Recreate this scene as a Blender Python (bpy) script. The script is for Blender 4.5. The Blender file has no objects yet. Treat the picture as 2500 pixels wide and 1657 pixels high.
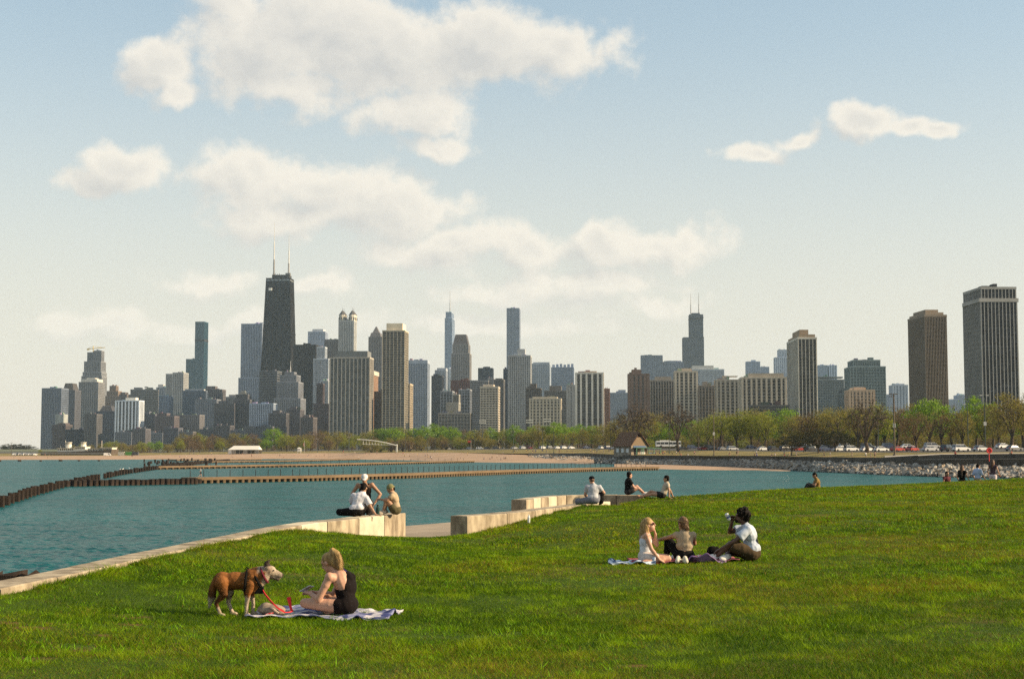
import bpy, bmesh, math, random
import numpy as np
from mathutils import Vector, Matrix, noise as mnoise
random.seed(7); RNG = np.random.default_rng(11)
sc = bpy.context.scene
C = sc.collection
R = math.radians

# ------------------------------------------------------------------ camera
FPX, CAMZ = 3611.0, 5.8
PITCH = math.atan(269.5 / FPX)
cam_d = bpy.data.cameras.new('camera'); cam = bpy.data.objects.new('camera', cam_d); C.objects.link(cam)
cam_d.sensor_width = 36.0; cam_d.lens = 36.0 * FPX / 2500.0
cam_d.clip_start = 0.1; cam_d.clip_end = 60000
cam.location = (0, 0, CAMZ); cam.rotation_euler = (math.pi / 2 + PITCH, 0, 0)
sc.camera = cam
SUN_EL, SUN_AZ = 26.0, 96.0          # azimuth clockwise from the viewing direction (+Y)
# ------------------------------------------------------------------ sun
sd = bpy.data.lights.new('sun', 'SUN'); sun = bpy.data.objects.new('sun', sd); C.objects.link(sun)
sd.energy = 5.0; sd.angle = R(0.6); sd.color = (1.0, 0.775, 0.50)
_s = Vector((math.sin(R(SUN_AZ)) * math.cos(R(SUN_EL)), math.cos(R(SUN_AZ)) * math.cos(R(SUN_EL)), math.sin(R(SUN_EL))))
sun.rotation_euler = (-_s).to_track_quat('-Z', 'Y').to_euler()
# ------------------------------------------------------------------ view, render
sc.view_settings.view_transform = 'Standard'; sc.view_settings.look = 'None'
sc.view_settings.exposure = 0.80; sc.view_settings.gamma = 1.0
sc.render.engine = 'CYCLES'
cy = sc.cycles
cy.max_bounces = 5; cy.diffuse_bounces = 2; cy.glossy_bounces = 2; cy.transmission_bounces = 3
cy.volume_bounces = 1; cy.transparent_max_bounces = 6
cy.caustics_reflective = False; cy.caustics_refractive = False
cy.sample_clamp_indirect = 3.0; cy.use_denoising = False

# ------------------------------------------------------------------ pixel helpers (photo pixels -> points of the place)
def ray(px, py):
    u = (px - 1250.0) / FPX; v = (828.5 - py) / FPX
    c, s = math.cos(PITCH), math.sin(PITCH)
    return Vector((u, c - s * v, s + c * v))
def PY(px, py, Y):
    d = ray(px, py); return Vector((0, 0, CAMZ)) + d * (Y / d.y)
def PZ(px, py, z):
    d = ray(px, py); return Vector((0, 0, CAMZ)) + d * ((z - CAMZ) / d.z)
def proj(p):
    c, s = math.cos(PITCH), math.sin(PITCH)
    x, y, z = p[0], p[1], p[2] - CAMZ
    w = c * y + s * z; v = -s * y + c * z
    return 1250 + FPX * x / w, 828.5 - FPX * v / w

# ------------------------------------------------------------------ world: sky with broken cumulus
def N(nt, t, **kw):
    n = nt.nodes.new(t)
    for k, v in kw.items():
        if k == 'inp':
            for i, val in v.items(): n.inputs[i].default_value = val
        else: setattr(n, k, v)
    return n
def math_node(nt, op, a, b=None, c=None, clamp=False):
    n = nt.nodes.new('ShaderNodeMath'); n.operation = op; n.use_clamp = clamp
    for i, v in enumerate((a, b, c)):
        if v is None: continue
        if isinstance(v, (int, float)): n.inputs[i].default_value = v
        else: nt.links.new(v, n.inputs[i])
    return n.outputs[0]
def maprange(nt, v, a, b, c, d, smooth=True):
    n = nt.nodes.new('ShaderNodeMapRange')
    n.interpolation_type = 'SMOOTHSTEP' if smooth else 'LINEAR'
    nt.links.new(v, n.inputs[0])
    for i, x in enumerate((a, b, c, d)): n.inputs[i + 1].default_value = x
    return n.outputs[0]
def mixc(nt, f, a, b, mode='MIX'):
    n = nt.nodes.new('ShaderNodeMix'); n.data_type = 'RGBA'; n.blend_type = mode
    for i, v in ((0, f), (6, a), (7, b)):
        if isinstance(v, (int, float)): n.inputs[i].default_value = v
        elif isinstance(v, tuple): n.inputs[i].default_value = (*v, 1)[:4]
        else: nt.links.new(v, n.inputs[i])
    return n.outputs[2]

# cumulus banks: photo pixel centre, half width, half height (pixels), strength
CLOUDS = [(640, 120, 190, 130, 1.0), (800, 60, 300, 120, 1.0), (980, 120, 330, 110, 1.0), (1180, 130, 230, 110, 1.0),
          (1380, 120, 170, 85, 1.0), (700, 215, 210, 70, .9), (1010, 270, 170, 70, .85), (1060, 350, 100, 40, .7),
          (370, 150, 95, 70, .85), (420, 225, 60, 50, .7), (570, 10, 130, 60, .7),
          (310, 400, 110, 60, .9), (220, 430, 140, 45, .65),
          (760, 440, 300, 75, 1.0), (930, 500, 230, 85, .95), (560, 450, 150, 50, .75), (700, 520, 260, 60, .65),
          (1110, 610, 150, 60, .85), (1290, 610, 140, 65, .85), (1470, 590, 110, 60, .85), (1610, 590, 150, 70, .95),
          (950, 610, 150, 60, .55), (1450, 690, 320, 60, .55), (1250, 720, 260, 60, .5), (800, 700, 110, 60, .55),
          (500, 690, 230, 60, .4), (250, 790, 300, 60, .4), (1600, 740, 200, 60, .5), (1200, 800, 500, 60, .45), (550, 800, 200, 50, .4),
          (1840, 364, 105, 30, .80), (1950, 338, 72, 30, .74), (2120, 305, 90, 40, .84), (2215, 312, 80, 34, .82), (2290, 320, 90, 26, .78)]
def azel(px, py):
    d = ray(px, py).normalized(); return math.atan2(d.x, d.y), math.asin(d.z)

def cloud_group():
    g = bpy.data.node_groups.new('cloud_density', 'ShaderNodeTree')
    g.interface.new_socket('Vector', in_out='INPUT', socket_type='NodeSocketVector')
    g.interface.new_socket('Density', in_out='OUTPUT', socket_type='NodeSocketFloat')
    gi = g.nodes.new('NodeGroupInput'); go = g.nodes.new('NodeGroupOutput')
    L = g.links.new
    # warp
    w = N(g, 'ShaderNodeTexNoise', noise_dimensions='3D', inp={'Scale': 16.0, 'Detail': 4.0, 'Roughness': .55})
    L(gi.outputs[0], w.inputs['Vector'])
    sub = N(g, 'ShaderNodeVectorMath', operation='SUBTRACT'); L(w.outputs['Color'], sub.inputs[0]); sub.inputs[1].default_value = (.5, .5, .5)
    scl = N(g, 'ShaderNodeVectorMath', operation='SCALE'); L(sub.outputs[0], scl.inputs[0]); scl.inputs['Scale'].default_value = .05
    add = N(g, 'ShaderNodeVectorMath', operation='ADD'); L(gi.outputs[0], add.inputs[0]); L(scl.outputs[0], add.inputs[1])
    best = None
    for (cx, cyy, hw, hh, st) in CLOUDS:
        a, e = azel(cx, cyy)
        s1 = N(g, 'ShaderNodeVectorMath', operation='SUBTRACT'); L(add.outputs[0], s1.inputs[0]); s1.inputs[1].default_value = (a, e, 0)
        s2 = N(g, 'ShaderNodeVectorMath', operation='MULTIPLY'); L(s1.outputs[0], s2.inputs[0]); s2.inputs[1].default_value = (FPX / hw, FPX / hh, 0)
        ln = N(g, 'ShaderNodeVectorMath', operation='LENGTH'); L(s2.outputs[0], ln.inputs[0])
        v = math_node(g, 'MULTIPLY_ADD', ln.outputs['Value'], -1.0, 1.0 + (st - 1) * .7)
        best = v if best is None else math_node(g, 'SMOOTH_MAX', best, v, .25)
    best = math_node(g, 'MAXIMUM', best, -1.2)
    n1 = N(g, 'ShaderNodeTexNoise', inp={'Scale': 24.0, 'Detail': 10.0, 'Roughness': .63}); L(gi.outputs[0], n1.inputs['Vector'])
    nn = math_node(g, 'MULTIPLY_ADD', n1.outputs['Fac'], 2.1, -.92)
    L(math_node(g, 'ADD', best, nn), go.inputs[0])
    return g

world = bpy.data.worlds.new('World'); sc.world = world; world.use_nodes = True
wt = world.node_tree; wt.nodes.clear()
sky = N(wt, 'ShaderNodeTexSky', sky_type='NISHITA')
sky.sun_disc = False; sky.sun_elevation = R(SUN_EL); sky.sun_rotation = R(SUN_AZ)
sky.altitude = 180; sky.air_density = 1.0; sky.dust_density = 1.6; sky.ozone_density = 1.2
tc = N(wt, 'ShaderNodeTexCoord'); sx = N(wt, 'ShaderNodeSeparateXYZ'); wt.links.new(tc.outputs['Generated'], sx.inputs[0])
az = math_node(wt, 'ARCTAN2', sx.outputs[0], sx.outputs[1]); el = math_node(wt, 'ARCSINE', sx.outputs[2])
cv = N(wt, 'ShaderNodeCombineXYZ'); wt.links.new(az, cv.inputs[0]); wt.links.new(el, cv.inputs[1])
grp = cloud_group()
def dens(vec):
    n = wt.nodes.new('ShaderNodeGroup'); n.node_tree = grp; wt.links.new(vec, n.inputs[0]); return n.outputs[0]
SKYS = .095; KB = .095 / .62     # sky strength; KB scales the haze and cloud tones given for the picture
skyc = mixc(wt, 1.0, sky.outputs[0], (1.06, 1.09, .98), 'MULTIPLY')
skyc = mixc(wt, .36, skyc, (.56 / KB, .66 / KB, .70 / KB))
# the low air is full of pale warm haze
hz = maprange(wt, el, -.02, .33, .95, .0)
skyc = mixc(wt, hz, skyc, (.825 / KB, .74 / KB, .61 / KB))
CLIT, CSHD = (.95 / KB, .87 / KB, .745 / KB), (.635 / KB, .61 / KB, .57 / KB)
d0 = dens(cv.outputs[0])
off = N(wt, 'ShaderNodeVectorMath', operation='ADD'); wt.links.new(cv.outputs[0], off.inputs[0]); off.inputs[1].default_value = (.013, .012, 0)
d1 = dens(off.outputs[0])
mask = maprange(wt, d0, -.10, .54, 0, 1)
hazefade = maprange(wt, el, .0, .13, .35, 1.0)
mask = math_node(wt, 'MULTIPLY', math_node(wt, 'MULTIPLY', mask, hazefade), .84)
lit = math_node(wt, 'MULTIPLY_ADD', math_node(wt, 'SUBTRACT', d0, d1), 1.0, .66, clamp=True)
thick = maprange(wt, d0, .30, 1.25, 0, .58)
lit = math_node(wt, 'SUBTRACT', lit, thick, clamp=True)
fin = mixc(wt, mask, skyc, mixc(wt, lit, CSHD, CLIT))
# away from the view the same broken cumulus goes on
mp = N(wt, 'ShaderNodeMapping', inp={'Scale': (5.0, 11.0, 1.0), 'Location': (3.1, 1.7, 0)}); wt.links.new(cv.outputs[0], mp.inputs[0])
far = N(wt, 'ShaderNodeTexNoise', inp={'Scale': 1.0, 'Detail': 4.0, 'Roughness': .55}); wt.links.new(mp.outputs[0], far.inputs['Vector'])
fmask = math_node(wt, 'MULTIPLY', maprange(wt, far.outputs['Fac'], .52, .64, 0, .9), hazefade)
fin2 = mixc(wt, fmask, skyc, mixc(wt, .55, CSHD, CLIT))
gate = math_node(wt, 'MAXIMUM', maprange(wt, math_node(wt, 'ABSOLUTE', az), .40, .50, 0, 1), maprange(wt, el, .36, .44, 0, 1))
bg = N(wt, 'ShaderNodeBackground'); bg.inputs[1].default_value = SKYS; wt.links.new(fin, bg.inputs[0])
bg2 = N(wt, 'ShaderNodeBackground'); bg2.inputs[1].default_value = SKYS; wt.links.new(fin2, bg2.inputs[0])
mxs = N(wt, 'ShaderNodeMixShader'); wt.links.new(gate, mxs.inputs[0]); wt.links.new(bg.outputs[0], mxs.inputs[1]); wt.links.new(bg2.outputs[0], mxs.inputs[2])
wo = N(wt, 'ShaderNodeOutputWorld'); wt.links.new(mxs.outputs[0], wo.inputs[0])

# ------------------------------------------------------------------ objects
def tag(o, label=None, cat=None, group=None, kind=None):
    if label: o['label'] = label
    if cat: o['category'] = cat
    if group: o['group'] = group
    if kind: o['kind'] = kind
    return o
def link(name, me, mat=None, parent=None, loc=None):
    o = bpy.data.objects.new(name, me); C.objects.link(o)
    if mat is not None and me is not None and len(me.materials) == 0:
        for m in (mat if isinstance(mat, (list, tuple)) else [mat]): me.materials.append(m)
    if parent: o.parent = parent
    if loc: o.location = loc
    return o
def empty(name, loc=(0, 0, 0), rz=0):
    o = bpy.data.objects.new(name, None); C.objects.link(o); o.location = loc; o.rotation_euler.z = rz
    o.empty_display_size = .1; return o
def mesh(name, verts, faces, smooth=False):
    me = bpy.data.meshes.new(name); me.from_pydata([tuple(v) for v in verts], [], faces); me.update()
    if smooth: me.polygons.foreach_set('use_smooth', [True] * len(me.polygons))
    return me
def big_mesh(name, co, tris, smooth=False):
    me = bpy.data.meshes.new(name)
    co = np.asarray(co, dtype=np.float32); tris = np.asarray(tris, dtype=np.int32); k = tris.shape[1]
    me.vertices.add(len(co)); me.vertices.foreach_set('co', co.ravel())
    me.loops.add(tris.size); me.loops.foreach_set('vertex_index', tris.ravel())
    me.polygons.add(len(tris)); me.polygons.foreach_set('loop_start', np.arange(0, tris.size, k, dtype=np.int32))
    if smooth: me.polygons.foreach_set('use_smooth', np.ones(len(tris), dtype=bool))
    me.update(calc_edges=True); return me
def vnoise(P, f, seed=0):
    """smooth vector noise for many points at once"""
    P = np.asarray(P, float) * f; i = np.floor(P).astype(np.int64); t = P - i; t = t * t * (3 - 2 * t); out = 0
    def hsh(a): h = (a[:, 0] * 374761393 + a[:, 1] * 668265263 + a[:, 2] * 2147483647 + seed * 974711) & 0xffffffff; h = ((h ^ (h >> 13)) * 1274126177) & 0xffffffff; return ((h ^ (h >> 16)) & 0xffff) / 32767.5 - 1
    for dx in (0, 1):
        for dy in (0, 1):
            for dz in (0, 1):
                out = out + hsh(i + (dx, dy, dz)) * (t[:, 0] if dx else 1 - t[:, 0]) * (t[:, 1] if dy else 1 - t[:, 1]) * (t[:, 2] if dz else 1 - t[:, 2])
    return out
class MB:
    """collects simple solids into one mesh"""
    def __init__(s): s.v = []; s.f = []
    def add(s, vs, fs):
        b = len(s.v); s.v += [tuple(v) for v in vs]; s.f += [tuple(b + i for i in f) for f in fs]; return s
    def box(s, x0, x1, y0, y1, z0, z1):
        return s.hexa([(x0, y0, z0), (x1, y0, z0), (x1, y1, z0), (x0, y1, z0)], [(x0, y0, z1), (x1, y0, z1), (x1, y1, z1), (x0, y1, z1)])
    def hexa(s, bot, top):
        n = len(bot); vs = list(bot) + list(top)
        fs = [tuple(range(n - 1, -1, -1)), tuple(range(n, 2 * n))] + [(i, (i + 1) % n, n + (i + 1) % n, n + i) for i in range(n)]
        return s.add(vs, fs)
    def tube(s, pts, rad, n=6, cap=True):
        pts = [Vector(p) for p in pts]; rad = rad if isinstance(rad, (list, tuple)) else [rad] * len(pts)
        vs = []; fs = []; ref = None
        for i, p in enumerate(pts):
            t = (pts[min(i + 1, len(pts) - 1)] - pts[max(i - 1, 0)]); t = t.normalized() if t.length > 1e-9 else Vector((0, 0, 1))
            if ref is None or abs(ref.dot(t)) > .95: ref = Vector((1, 0, 0)) if abs(t.x) < .8 else Vector((0, 1, 0))
            a = t.cross(ref).normalized(); b = t.cross(a).normalized()
            for k in range(n):
                w = 2 * math.pi * k / n; vs.append(p + (a * math.cos(w) + b * math.sin(w)) * rad[i])
        for i in range(len(pts) - 1):
            for k in range(n): fs.append((i * n + k, i * n + (k + 1) % n, (i + 1) * n + (k + 1) % n, (i + 1) * n + k))
        if cap: fs.append(tuple(range(n - 1, -1, -1))); fs.append(tuple(range((len(pts) - 1) * n, len(pts) * n)))
        return s.add(vs, fs)
    def lathe(s, prof, n=12, c=(0, 0, 0)):
        vs = []; fs = []
        for r, z in prof:
            for k in range(n): w = 2 * math.pi * k / n; vs.append((c[0] + r * math.cos(w), c[1] + r * math.sin(w), c[2] + z))
        for i in range(len(prof) - 1):
            for k in range(n): fs.append((i * n + k, i * n + (k + 1) % n, (i + 1) * n + (k + 1) % n, (i + 1) * n + k))
        fs.append(tuple(range(n - 1, -1, -1))); fs.append(tuple(range((len(prof) - 1) * n, len(prof) * n)))
        return s.add(vs, fs)
    def mesh(s, name, smooth=False): return mesh(name, s.v, s.f, smooth)
    def build(s, name, mat, parent=None, smooth=False, loc=None): return link(name, s.mesh(name, smooth), mat, parent, loc)

# ------------------------------------------------------------------ materials
MATS = {}
def mat(name, col, rough=.8, var=.15, scale=3.0, spec=.3, bump=0.0, col2=None, metal=0.0, detail=5.0, coord='Object', trans=0.0, objcol=False, stretch=None, bscale=None, bdist=.02):
    if name in MATS: return MATS[name]
    m = bpy.data.materials.new(name); m.use_nodes = True; nt = m.node_tree; nt.nodes.clear()
    out = N(nt, 'ShaderNodeOutputMaterial'); b = N(nt, 'ShaderNodeBsdfPrincipled')
    b.inputs['Roughness'].default_value = rough; b.inputs['Specular IOR Level'].default_value = spec; b.inputs['Metallic'].default_value = metal
    t = N(nt, 'ShaderNodeTexCoord'); src = t.outputs[coord]
    if stretch:
        mp = N(nt, 'ShaderNodeMapping', inp={'Scale': stretch}); nt.links.new(src, mp.inputs[0]); src = mp.outputs[0]
    nz = N(nt, 'ShaderNodeTexNoise', inp={'Scale': scale, 'Detail': detail, 'Roughness': .6}); nt.links.new(src, nz.inputs['Vector'])
    f = maprange(nt, nz.outputs['Fac'], .3, .7, 0, 1)
    c2 = col2 if col2 else tuple(min(1, c * (1 - var * 1.6)) for c in col)
    c1 = col if col2 else tuple(min(1, c * (1 + var)) for c in col)
    cc = mixc(nt, f, c2, c1)
    if objcol:
        oi = N(nt, 'ShaderNodeObjectInfo'); cc = mixc(nt, 1.0, cc, oi.outputs['Color'], 'MULTIPLY')
    nt.links.new(cc, b.inputs['Base Color'])
    if bump:
        nb = N(nt, 'ShaderNodeTexNoise', inp={'Scale': bscale or scale * 3, 'Detail': 6.0, 'Roughness': .65}); nt.links.new(src, nb.inputs['Vector'])
        bp = N(nt, 'ShaderNodeBump', inp={'Strength': bump, 'Distance': bdist}); nt.links.new(nb.outputs['Fac'], bp.inputs['Height']); nt.links.new(bp.outputs[0], b.inputs['Normal'])
    sh = b.outputs[0]
    if trans:
        tr = N(nt, 'ShaderNodeBsdfTranslucent'); nt.links.new(cc, tr.inputs[0])
        mx = N(nt, 'ShaderNodeMixShader'); mx.inputs[0].default_value = trans
        nt.links.new(sh, mx.inputs[1]); nt.links.new(tr.outputs[0], mx.inputs[2]); sh = mx.outputs[0]
    nt.links.new(sh, out.inputs[0]); MATS[name] = m; return m
# ================================================================== the lake
def water_material():
    m = bpy.data.materials.new('lake_water'); m.use_nodes = True; nt = m.node_tree; nt.nodes.clear()
    out = N(nt, 'ShaderNodeOutputMaterial'); b = N(nt, 'ShaderNodeBsdfPrincipled')
    b.inputs['IOR'].default_value = 1.33; b.inputs['Roughness'].default_value = .14; b.inputs['Specular IOR Level'].default_value = .05
    t = N(nt, 'ShaderNodeTexCoord')
    def nz(scale, st, det, rough=.55):
        mp = N(nt, 'ShaderNodeMapping', inp={'Scale': st, 'Rotation': (0, 0, R(12))}); nt.links.new(t.outputs['Object'], mp.inputs[0])
        n = N(nt, 'ShaderNodeTexNoise', inp={'Scale': scale, 'Detail': det, 'Roughness': rough, 'Distortion': .4}); nt.links.new(mp.outputs[0], n.inputs['Vector']); return n.outputs['Fac']
    big = nz(.05, (.35, 1, 1), 4); mid = nz(.5, (.55, 1.2, 1), 3); small = nz(1.6, (.6, 1.2, 1), 5, .65)
    f = maprange(nt, big, .35, .65, 0, 1)
    c = mixc(nt, f, (.0003, .042, .047), (.001, .070, .074))
    f2 = maprange(nt, small, .35, .7, 0, 1); c = mixc(nt, math_node(nt, 'MULTIPLY', f2, .75), c, (.003, .105, .106))  # paler ripples in the body colour imitate sky light on wave faces
    # wave slopes taken straight from noise, so that they hold at any distance
    tot = None
    for sc_, st_, amt, det in ((.35, (.5, 1.2, 1), .55, 3.0), (1.7, (.5, 1.2, 1), 1.0, 3.0), (6.0, (.7, 1.1, 1), .6, 2.0)):
        mp = N(nt, 'ShaderNodeMapping', inp={'Scale': st_, 'Rotation': (0, 0, R(14))}); nt.links.new(t.outputs['Object'], mp.inputs[0])
        n = N(nt, 'ShaderNodeTexNoise', inp={'Scale': sc_, 'Detail': det, 'Roughness': .55}); nt.links.new(mp.outputs[0], n.inputs['Vector'])
        s1 = N(nt, 'ShaderNodeVectorMath', operation='SUBTRACT'); nt.links.new(n.outputs['Color'], s1.inputs[0]); s1.inputs[1].default_value = (.5, .5, .5)
        s2 = N(nt, 'ShaderNodeVectorMath', operation='MULTIPLY'); nt.links.new(s1.outputs[0], s2.inputs[0]); s2.inputs[1].default_value = (amt, amt, 0)
        if tot is None: tot = s2.outputs[0]
        else: ad = N(nt, 'ShaderNodeVectorMath', operation='ADD'); nt.links.new(tot, ad.inputs[0]); nt.links.new(s2.outputs[0], ad.inputs[1]); tot = ad.outputs[0]
    ge = N(nt, 'ShaderNodeNewGeometry'); ad = N(nt, 'ShaderNodeVectorMath', operation='ADD'); nt.links.new(ge.outputs['Normal'], ad.inputs[0]); nt.links.new(tot, ad.inputs[1])
    nm = N(nt, 'ShaderNodeVectorMath', operation='NORMALIZE'); nt.links.new(ad.outputs[0], nm.inputs[0])
    # teal body colour below, a thin mirror of the sky on the ripples above
    df = N(nt, 'ShaderNodeBsdfDiffuse'); gl = N(nt, 'ShaderNodeBsdfGlossy'); gl.inputs['Roughness'].default_value = .18; fr = N(nt, 'ShaderNodeFresnel', inp={'IOR': 1.33})
    for q_ in (df, gl, fr): nt.links.new(nm.outputs[0], q_.inputs['Normal'])
    nt.links.new(c, df.inputs['Color']); mx = N(nt, 'ShaderNodeMixShader'); nt.links.new(math_node(nt, 'MULTIPLY', fr.outputs[0], .40), mx.inputs[0]); nt.links.new(df.outputs[0], mx.inputs[1]); nt.links.new(gl.outputs[0], mx.inputs[2])
    nt.nodes.remove(b); nt.links.new(mx.outputs[0], out.inputs[0]); return m
def lake():
    # small wind waves as real relief where the eye can tell them apart, flat beyond
    rows = [-40.0, 0.0, 8.0]; y = 14.0
    while y < 330: rows.append(y); y += max(.10, y * .0050)
    rows += [440, 560, 700, 1000, 2000, 5000, 9000]; rows = np.array(rows); nc = 380
    u = np.linspace(-.40, .47, nc)
    half = np.maximum(rows, 20)
    X = u[None, :] * half[:, None] ; Yv = np.repeat(rows[:, None], nc, 1)
    X[:, 0] = -6000; X[:, -1] = 3000
    rs = np.random.default_rng(5); Z = np.zeros_like(X); G = Z.copy()
    dy = np.gradient(rows)[:, None]; dx = (u[1] - u[0]) * half[:, None]
    for k in range(70):
        lam = .26 * (5.5 ** rs.random()); a = rs.normal(R(215), .8); kx, ky = math.cos(a) * 6.283 / lam, math.sin(a) * 6.283 / lam
        amp = .0115 * lam
        damp = np.clip(1.6 - 4.2 * np.maximum(dy * abs(ky), dx * abs(kx)) / 6.283, 0, 1)
        ph = kx * X + ky * Yv + rs.uniform(0, 6.28) + .8 * np.sin(.11 * X + .07 * Yv + k)
        Z += amp * np.sin(ph) * damp
    Z *= np.clip((rows - 13) / 4, 0, 1)[:, None] * np.clip((330 - rows) / 120, 0, 1)[:, None]
    Z[:, :2] = 0; Z[:, -2:] = 0
    idx = np.arange(X.size).reshape(X.shape)
    q = np.stack([idx[:-1, :-1], idx[:-1, 1:], idx[1:, 1:], idx[1:, :-1]], -1).reshape(-1, 4)
    tag(link('lake_water', big_mesh('lake_water', np.c_[X.ravel(), Yv.ravel(), Z.ravel()], q, True), water_material()), 'turquoise lake water with small wind ripples', 'water', kind='structure')
lake()
bedm = mat('lake_bed', (.10, .12, .10), rough=1)

# ================================================================== lawn
# walls of the shore path: (x, y) along their front top edge, all from photo pixels at z = WZ
WZ = 4.22; FLOORZ = 3.6
def pxz(lst, z): return [(PZ(a, b, z).x, PZ(a, b, z).y) for a, b in lst]
W1 = pxz([(-330, 1516), (0, 1437), (130, 1410), (300, 1373), (400, 1350), (520, 1325), (630, 1302), (700, 1287), (780, 1274), (830, 1270), (875, 1265), (919, 1260), (952, 1256), (990, 1251)], WZ)
W2 = pxz([(1141, 1259), (1220, 1254), (1290, 1248), (1347, 1241), (1394, 1235), (1440, 1229), (1490, 1224)], WZ)
W3 = pxz([(1285, 1219), (1325, 1214), (1353, 1211), (1382, 1208.6), (1410, 1208), (1470, 1207.5), (1570, 1208)], WZ)
CTRL = []                                       # x, y, z of the lawn
def cpz(px, py, z): p = PZ(px, py, z); CTRL.append((p.x, p.y, z))
def cpy(px, py, Y): p = PY(px, py, Y); CTRL.append((p.x, p.y, p.z))
for a in [(-300, 1657, 4.12), (1250, 1657, 4.1), (2500, 1657, 4.15), (-300, 1509, 4.17), (0, 1438, 4.16), (130, 1411, 4.16), (300, 1373, 4.17), (400, 1351, 4.175), (520, 1325, 4.18), (630, 1304, 4.17),
          (690, 1296, 4.12), (740, 1300, 3.95), (800, 1306, 3.80), (850, 1312, 3.68), (919, 1317, 3.62), (1000, 1322, 3.6), (1067, 1321, 3.6), (1094, 1316, 3.63),
          (690, 1505, 3.905), (900, 1500, 3.90), (560, 1505, 3.91), (300, 1500, 3.98), (1720, 1370, 3.97), (1560, 1374, 3.95), (1200, 1400, 3.93), (2000, 1300, 4.1), (2300, 1400, 4.1), (2500, 1280, 4.25), (2900, 1300, 4.3), (1250, 1340, 3.78)]: cpz(*a)
for a, Y in (((1150, 1302), 35.5), ((1220, 1289), 36.6), ((1290, 1273), 37.8), ((1347, 1256), 39.8), ((1394, 1245), 41.5), ((1452, 1236), 43.8), ((1490, 1238), 45.3), ((1570, 1217), 51.7),
             ((1650, 1207), 53), ((1800, 1200), 55), ((2000, 1191), 57), ((2270, 1180), 59.5), ((2500, 1168), 62), ((2800, 1152), 64)): cpy(*a, Y)
CT = np.array(CTRL)
def _phi(d): return np.sqrt(d * d + 4.0)
_A = _phi(np.hypot(CT[:, None, 0] - CT[None, :, 0], CT[:, None, 1] - CT[None, :, 1])) + np.eye(len(CT)) * -.05
_Pm = np.c_[np.ones(len(CT)), CT[:, :2]]
_K = np.block([[_A, _Pm], [_Pm.T, np.zeros((3, 3))]])
_wt = np.linalg.solve(_K, np.r_[CT[:, 2], np.zeros(3)])
CREST = np.array([(PY(a, b, Y).x, Y) for a, b, Y in ((1570, 1217, 51.7), (1650, 1207, 53), (1800, 1200, 55), (2000, 1191, 57), (2270, 1180, 59.5), (2500, 1168, 62), (2800, 1152, 64), (3600, 1140, 66))])
def lawn_z(x, y):
    x = np.atleast_1d(np.asarray(x, float)); y = np.atleast_1d(np.asarray(y, float))
    d = np.hypot(x[:, None] - CT[None, :, 0], y[:, None] - CT[None, :, 1])
    z = _phi(d) @ _wt[:-3] + _wt[-3] + _wt[-2] * x + _wt[-1] * y
    # behind the crest the lawn falls to the path
    yc = np.interp(x, CREST[:, 0], CREST[:, 1]); b = np.clip((y - yc) / 9.0, 0, 1.4)
    return z - 1.5 * b * b - .12 * b
def gz(x, y): return float(lawn_z(x, y)[0])
EDGE = [(-30.0, -6.9), (W1[0][1], W1[0][0])] + [(y, x) for x, y in W1[1:8]] + [(33.3, -3.95), (34.6, -3.45), (35.4, -2.9), (35.75, -1.55), (35.9, -1.0)] + [(y, x) for x, y in W2[1:]] + [(50.6, 4.4), (51.95, 4.75), (52.2, 6.0), (53.0, 7.5), (56, 9), (64, 14), (75, 22)]
EDGE.sort(); EY = np.array([e[0] for e in EDGE]); EX = np.array([e[1] for e in EDGE])
def left_edge(y): return np.interp(y, EY, EX)
ys = np.unique(np.r_[np.arange(-30, 8, 2.0), np.arange(8, 33, .35), np.arange(33, 37, .08), np.arange(37, 54, .25), np.arange(54, 76, .7)])
NCOL = 90
tt = (np.linspace(0, 1, NCOL)) ** 1.6
gx = np.array([left_edge(y) - .04 + tt * (np.interp(y, [-30, 8, 75], [18, 18, 60]) - left_edge(y)) for y in ys]); gy = np.repeat(ys[:, None], NCOL, 1)
gzv = lawn_z(gx.ravel(), gy.ravel())
gzv += vnoise(np.c_[gx.ravel(), gy.ravel(), gx.ravel() * 0], .9) * .02
idx = np.arange(gx.size).reshape(gx.shape)
q = np.stack([idx[:-1, :-1], idx[:-1, 1:], idx[1:, 1:], idx[1:, :-1]], -1).reshape(-1, 4)
SOIL = [(PZ(a, b, 4.05), r) for a, b, r in ((56, 1618, .30), (181, 1588, .20), (101, 1570, .12), (144, 1519, .16), (322, 1487, .26), (318, 1507, .16), (21, 1527, .16), (80, 1536, .24), (255, 1545, .12), (430, 1560, .10), (1560, 1640, .14), (640, 1520, .12))]
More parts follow.
